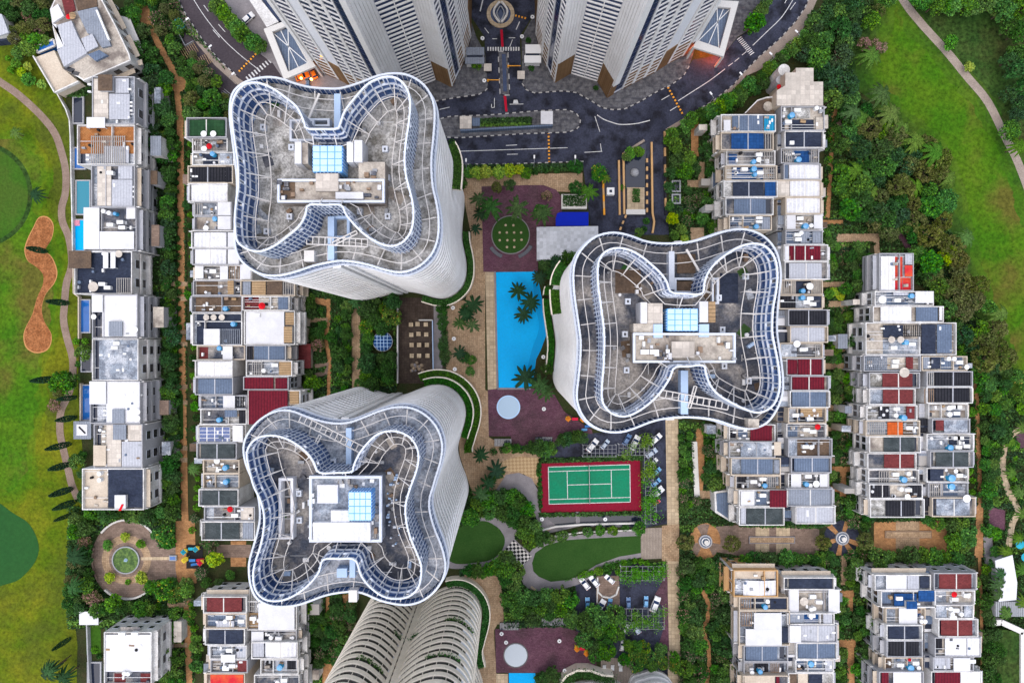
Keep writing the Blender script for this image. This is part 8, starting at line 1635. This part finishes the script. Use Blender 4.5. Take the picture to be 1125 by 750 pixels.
along([(543, 497), (556, 492), (572, 494), (590, 492), (605, 494)], 9, ['dark', 'mid', 'dark'], 6, 8.5, 2); along([(615, 482), (628, 480), (640, 482)], 4, ['dark'], 7, 9, 2); along([(592, 512), (593, 530), (594, 556)], 10, ['mid', 'dark'], 3, 4, .5)
# promenade garden on the east
scatter([(747, 478), (762, 470), (782, 470), (798, 490), (786, 535), (764, 560), (748, 560)], 30, ['dark', 'pink', 'mid', 'pink'], 5, 8, .6, [(762, 484, 770, 546)]); scatter([(750, 614), (806, 618), (806, 640), (800, 660), (804, 700), (800, 755), (750, 755)], 62, ['dark', 'mid', 'mid', 'pink', 'dark'], 6, 9.5, .58, [(770, 660, 781, 685)]); plant('olive', 753, 594, 11); plant('olive', 803, 595, 11); plant('olive', 950, 593, 11); plant('olive', 903, 594, 10)
scatter([(783, 485), (800, 480), (806, 540), (785, 545)], 9, ['dark', 'mid'], 6, 9, .6); plant('mid', 798, 650, 12)
along([(820, 616), (840, 614), (860, 613), (880, 614), (895, 614)], 8, ['mid', 'dark'], 7, 9, 1); along([(965, 612), (980, 612), (1004, 610), (1032, 612), (1050, 612)], 8, ['mid', 'dark', 'mid'], 8, 10, 1.5); along([(1020, 573), (1050, 575), (1062, 582), (1058, 600), (1046, 594)], 8, ['mid', 'dark', 'mid'], 7, 10, 2); along([(850, 576), (884, 576)], 3, ['mid', 'dark'], 4, 6, 1); along([(1000, 570), (1015, 570)], 2, ['mid'], 5, 6, 1)
# eastern alley
scatter([(908, 252), (922, 268), (920, 300), (908, 306)], 7, ['mid', 'dark', 'bright'], 5.5, 8, .6); scatter([(932, 270), (948, 268), (950, 310), (934, 330)], 9, ['dark', 'mid', 'dark'], 6, 8.5, .6); scatter([(908, 315), (932, 316), (930, 330), (908, 330)], 6, ['mid', 'bright', 'lime'], 5.5, 8, .55); scatter([(908, 340), (922, 340), (922, 396), (908, 396)], 11, ['dark', 'mid'], 5.5, 8, .6); scatter([(932, 340), (948, 340), (950, 396), (934, 396)], 11, ['mid', 'dark'], 6, 8.5, .6); scatter([(912, 406), (922, 406), (922, 444), (910, 444)], 6, ['dark', 'mid'], 5.5, 7.5, .6); scatter([(932, 408), (948, 406), (950, 444), (932, 444)], 8, ['mid', 'bright', 'dark'], 6, 8, .6); scatter([(908, 455), (942, 455), (944, 468), (908, 468)], 8, ['mid', 'bright', 'mid'], 6, 8, .55); scatter([(914, 475), (922, 475), (922, 508), (914, 508)], 6, ['dark'], 5, 7, .6); scatter([(934, 474), (950, 474), (950, 508), (934, 508)], 8, ['dark', 'mid'], 6, 8, .6); scatter([(914, 520), (922, 520), (922, 532), (914, 532)], 3, ['mid', 'bright'], 5, 6.5, .6); scatter([(934, 522), (948, 522), (950, 560), (934, 560)], 7, ['dark', 'mid'], 6, 8, .6)
scatter([(896, 545), (920, 545), (918, 572), (900, 578)], 9, ['pink', 'dark', 'mid'], 5.5, 8, .6); scatter([(930, 545), (956, 560), (950, 580), (932, 572)], 9, ['mid', 'dark', 'pink'], 6, 8, .6); scatter([(900, 606), (920, 612), (918, 640), (902, 632)], 9, ['dark', 'mid', 'pink'], 5.5, 8, .6); scatter([(934, 608), (955, 612), (952, 645), (932, 645)], 11, ['pink', 'dark', 'mid'], 6, 8.5, .6); scatter([(918, 660), (932, 660), (930, 700), (918, 700)], 8, ['mid', 'dark'], 6, 8, .6); scatter([(938, 674), (954, 668), (956, 700), (940, 702)], 7, ['mid', 'dark'], 6, 8, .6); scatter([(918, 712), (930, 712), (930, 752), (918, 752)], 7, ['mid', 'dark'], 6, 8, .6); scatter([(940, 712), (956, 712), (956, 752), (940, 752)], 7, ['dark', 'mid', 'bright'], 6, 8, .6)
for x, y, r in ((962, 294, 8), (957, 284, 7), (952, 296, 7)): plant('mid', x, y, r)
# far eastern hedge and the club
scatter([(1078, 410), (1092, 405), (1082, 440), (1080, 480), (1092, 490), (1098, 510), (1085, 540), (1080, 500), (1076, 450)], 22, ['mid', 'dark', 'mid'], 6, 9, .6); scatter([(1083, 540), (1090, 530), (1092, 560), (1084, 585)], 6, ['mid', 'dark'], 6, 8, .6); scatter([(1080, 615), (1096, 600), (1094, 640), (1092, 690), (1102, 720), (1092, 755), (1082, 755), (1080, 680)], 26, ['dark', 'mid', 'dark'], 6, 9, .58); along([(1070, 640), (1074, 680), (1079, 720)], 8, ['mid', 'bright'], 5, 6.5, 1.5); along([(1100, 405), (1115, 410), (1128, 420)], 5, ['mid', 'yellow', 'dark'], 7, 9, 2); scatter([(1084, 412), (1128, 424), (1128, 462), (1092, 604), (1085, 560), (1098, 505), (1084, 470)], 16, ['mid', 'dark', 'mid', 'bright'], 6, 9, .6, [(1100, 462, 1128, 600)]); along([(1122, 490), (1114, 515), (1118, 532), (1124, 552)], 6, ['bright', 'dark', 'pink'], 4, 5, 2); along([(1105, 424), (1098, 440), (1094, 458), (1106, 480), (1112, 486)], 7, ['dark', 'mid', 'dark'], 7, 9, 2); along([(1070, 420), (1071, 450), (1070, 500), (1072, 540)], 12, ['mid', 'bright', 'dark'], 4, 6, 1.5)
for x, y, r in ((1110, 519, 8), (1118, 540, 8), (1122, 564, 8), (1121, 470, 8), (1105, 606, 9), (1116, 590, 8), (1112, 630, 9), (1120, 625, 8), (1104, 672, 9), (1122, 660, 9), (1108, 485, 8)): plant('palml', x, y, r)
for x, y, r in ((1092, 638, 9), (1092, 650, 8), (1094, 628, 8)): plant('palm', x, y, r)
# lower tower garden
scatter([(333, 656), (350, 668), (352, 690), (334, 690)], 9, ['dark', 'mid'], 6, 8.5, .58); scatter([(345, 695), (372, 660), (388, 660), (384, 695), (368, 728), (346, 730)], 24, ['dark', 'mid', 'pink', 'dark'], 6, 8.5, .58); sheet('garden_path', P2([(358, 655), (362, 655), (362, 682), (372, 682), (372, 686), (358, 686)]), 3, 'brick_orange', px=False); sheet('garden_path', P2([(340, 680), (358, 681), (358, 685), (340, 684)]), 3.5, 'stone_brown', px=False); sheet('garden_path', P2([(376, 652), (390, 652), (385, 690), (378, 668)]), 3, 'brick_orange', px=False); sheet('garden_path', P2([(354, 724), (376, 724), (360, 752), (354, 752)]), 3, 'brick_orange', px=False)
# keep the 300 largest of each kind as things
def kname(p): return NAME.get(p[0]) or ('shrub' if p[7] else {'olive': 'olive_tree', 'bronze': 'olive_tree', 'pink': 'flowering_tree', 'yellow': 'flowering_tree', 'frangipani': 'flowering_tree', 'mid': 'leafy_tree', 'bright': 'leafy_tree', 'lime': 'leafy_tree'}.get(p[0], 'broadleaf_tree'))
LSC = 1.0
order = sorted(PLANTS, key=lambda p: -p[6]); byk = {}
for p in order: byk.setdefault(kname(p), []).append(p)
items = [p for k in byk for p in byk[k][:298]]
rest = [p for k in byk for p in byk[k][298:]]
lab = {}
for p in items:
    land = min(LAND, key=lambda k: math.hypot(LAND[k][0] - p[4], LAND[k][1] - p[5])); size = 'tall ' if p[6] > 11.5 else ('small ' if p[6] < (5 if p[7] else 8) else '')
    if p[0] == 'cypress': size = ''
    lab.setdefault((f"{size}{LOOK[p[0]]} {dict(palm_tree='palm', cypress_tree='cypress', shrub='shrub').get(kname(p), 'tree')}", land), []).append(p)
VARI = {}
for (look, land), ps in lab.items():
    ps.sort(key=lambda p: math.hypot(LAND[land][0] - p[4], LAND[land][1] - p[5]))
    for i, p in enumerate(ps):
        kind, x, y, s, px, py, rpx, sh_, hz = p; nm = kname(p); me, tm = vr.choice(PRO[kind])
        o = bpy.data.objects.new(nm, None); COL.objects.link(o); o.location = (x, y, 0); o.rotation_euler = (0, 0, vr.uniform(0, 6.28)); zs = s * hz * vr.uniform(.9, 1.15) * (.8 if sh_ else 1); o.scale = (s, s * vr.uniform(.9, 1.1), zs)
        c = bpy.data.objects.new('crown', me); COL.objects.link(c); c.parent = o
        t = bpy.data.objects.new('trunk', tm); COL.objects.link(t); t.parent = o
        tag(o, f'{look}, {ORD[min(i, 35)]} outward from {land}' if len(ps) > 1 else f'{look} beside {land}, the only one there', dict(palm_tree='palm', cypress_tree='cypress', shrub='shrub').get(nm, 'tree'), f'{look}s near {land}')
# ground cover: low leaves over the planting beds
BEDS = [([(150, -10), (190, -10), (258, 92), (256, 128), (205, 130), (206, 600), (215, 760), (172, 760), (180, 560), (165, 500), (160, 100)], 15000), ([(905, 0), (960, 0), (935, 60), (940, 105), (1000, 140), (1035, 180), (1060, 280), (1105, 370), (1128, 420), (1100, 480), (1082, 430), (1040, 340), (960, 270), (905, 250), (905, 110), (880, 60)], 16000), ([(905, 250), (955, 260), (955, 760), (915, 760), (918, 580), (908, 400)], 9000), ([(745, 460), (800, 470), (806, 580), (806, 760), (746, 760)], 9000), ([(735, 148), (790, 115), (860, 70), (800, 130), (795, 270), (735, 265)], 5000), ([(335, 315), (436, 328), (436, 430), (335, 445)], 7000), ([(505, 535), (575, 530), (600, 585), (580, 640), (660, 625), (735, 615), (730, 640), (660, 640), (630, 690), (555, 690), (540, 620), (505, 640)], 8000), ([(625, 665), (685, 670), (745, 720), (745, 745), (690, 740), (640, 710)], 3500), ([(75, 555), (200, 560), (200, 600), (176, 600), (176, 640), (205, 640), (205, 690), (100, 690), (75, 690)], 7000), ([(1066, 400), (1128, 420), (1128, 760), (1078, 760), (1076, 600), (1068, 500)], 8000), ([(325, 650), (392, 650), (350, 760), (330, 760)], 3500), ([(0, 0), (50, 0), (55, 40), (30, 60), (0, 40)], 2500), ([(806, 606), (1070, 606), (1070, 622), (806, 622)], 3000), ([(812, 568), (900, 572), (900, 580), (812, 578)], 900), ([(955, 562), (1070, 560), (1070, 574), (955, 574)], 1200), ([(640, 500), (706, 500), (706, 505), (640, 507)], 500), ([(592, 563), (706, 561), (706, 565), (592, 567)], 900), ([(592, 503), (706, 500), (706, 504.5), (592, 508)], 900), ([(335, 128), (250, 128), (206, 128), (230, 100)], 800), ([(525, 131), (584, 129), (584, 138), (525, 139.5)], 1600), ([(506, 181.5), (640, 180), (640, 188), (506, 192)], 1200), ([(1000, -5), (1128, -5), (1128, 14), (1010, 8)], 1500), ([(94, 106), (88, 108), (68, 106), (92, 95), (104, 95)], 600)]
AV = [(193.5, 120, 203, 610), (758, 131, 768, 172), (762, 484, 769, 546), (410, 362, 433, 388), (176, 600, 196, 640), (386.5, 330, 396, 428), (554, 592, 585, 622), (633, 640, 735, 666)]
rs = np.random.RandomState(99); PP = []; MI = []
HARD = [(q, bb, p) for q, bb, p in SHEETS]
for bi, (poly, n) in enumerate(BEDS):
    n = int(n * 1.5)
    xs = [p[0] for p in poly]; ys = [p[1] for p in poly]; k = 0; tries = 0
    while k < n and tries < n * 5:
        tries += 1; x, y = rs.uniform(min(xs), max(xs)), rs.uniform(min(ys), max(ys))
        if not inside(poly, x, y) or any(a <= x <= c and b <= y <= d for a, b, c, d in AV): continue
        w = W2(x, y)
        if k % 1 == 0 and bi not in (13, 15, 16, 17, 19, 20) and any(q > .035 and b[0] <= w[0] <= b[1] and b[2] <= w[1] <= b[3] and inside(p, *w) for q, b, p in HARD): continue
        PP.append((*w, .1 + rs.rand() ** 2 * (.9 if bi != 19 else .6))); k += 1; MI.append([0, 0, 1, 1, 2, 0, 3][(int(x / 9) * 7 + int(y / 8) * 5 + bi) % 7] if rs.rand() < .8 else rs.randint(3))
tag(leaf_mesh('ground_cover', np.array(PP), .7, None, rs, mats=['leaf_dark', 'leaf_mid', 'leaf_blue', 'leaf_bright'], mi=MI), None, None, None, 'stuff')
if rest:
    V = []; mi = []; mm = ['leaf_dark', 'leaf_mid', 'leaf_bright']
    for p in rest:
        r = p[6] * S; n = 150; q = rs.randn(n, 3); q /= np.linalg.norm(q, axis=1, keepdims=True); q[:, 2] = abs(q[:, 2]); V.append(np.array((p[1], p[2], .3)) + q * r * .8 * rs.rand(n, 1) ** .3); mi += [{'dark': 0, 'mid': 1}.get(p[0], 2)] * n
    tag(leaf_mesh('undergrowth', np.concatenate(V), .42, None, rs, mats=mm, mi=mi), None, None, None, 'stuff')
print('PLANTS', {k: len(v) for k, v in byk.items()}, 'cover', len(PP), 'objects', len(bpy.data.objects))
# ------------------------------------------------------------------ camera, light
cam = bpy.data.cameras.new('camera'); co = bpy.data.objects.new('camera', cam); COL.objects.link(co)
co.location = (0, 0, H); co.rotation_euler = (0, 0, 0); cam.sensor_width = 36.0; cam.sensor_fit = 'HORIZONTAL'; cam.lens = 36.0 * H / 304.05; cam.clip_start = 1.0; cam.clip_end = 3000.0
sc.camera = co
wd = bpy.data.worlds.new('World'); sc.world = wd; wd.use_nodes = True; nt = wd.node_tree
sky = nt.nodes.new('ShaderNodeTexSky'); sky.sky_type = 'NISHITA'; sky.sun_disc = False
EL, AZ = math.radians(72), math.radians(215)
sky.sun_elevation = EL; sky.sun_rotation = AZ; sky.air_density = 1.0; sky.dust_density = 3.0
nt.links.new(sky.outputs[0], nt.nodes['Background'].inputs[0]); nt.nodes['Background'].inputs[1].default_value = .09
sl = bpy.data.lights.new('sun', 'SUN'); so = bpy.data.objects.new('sun', sl); COL.objects.link(so)
sl.energy = 1.5; sl.angle = math.radians(130); sl.color = (1.0, .975, .95)
from mathutils import Vector
so.rotation_euler = Vector((-math.sin(AZ) * math.cos(EL), -math.cos(AZ) * math.cos(EL), -math.sin(EL))).to_track_quat('-Z', 'Y').to_euler()
sc.view_settings.view_transform = 'Standard'; sc.view_settings.look = 'None'; sc.view_settings.gamma = 1.0; sc.view_settings.use_curve_mapping = False
sc.view_settings.exposure = 1.08
sc.cycles.use_denoising = True; sc.cycles.max_bounces = 5; sc.cycles.diffuse_bounces = 3; sc.cycles.glossy_bounces = 2; sc.cycles.transmission_bounces = 2
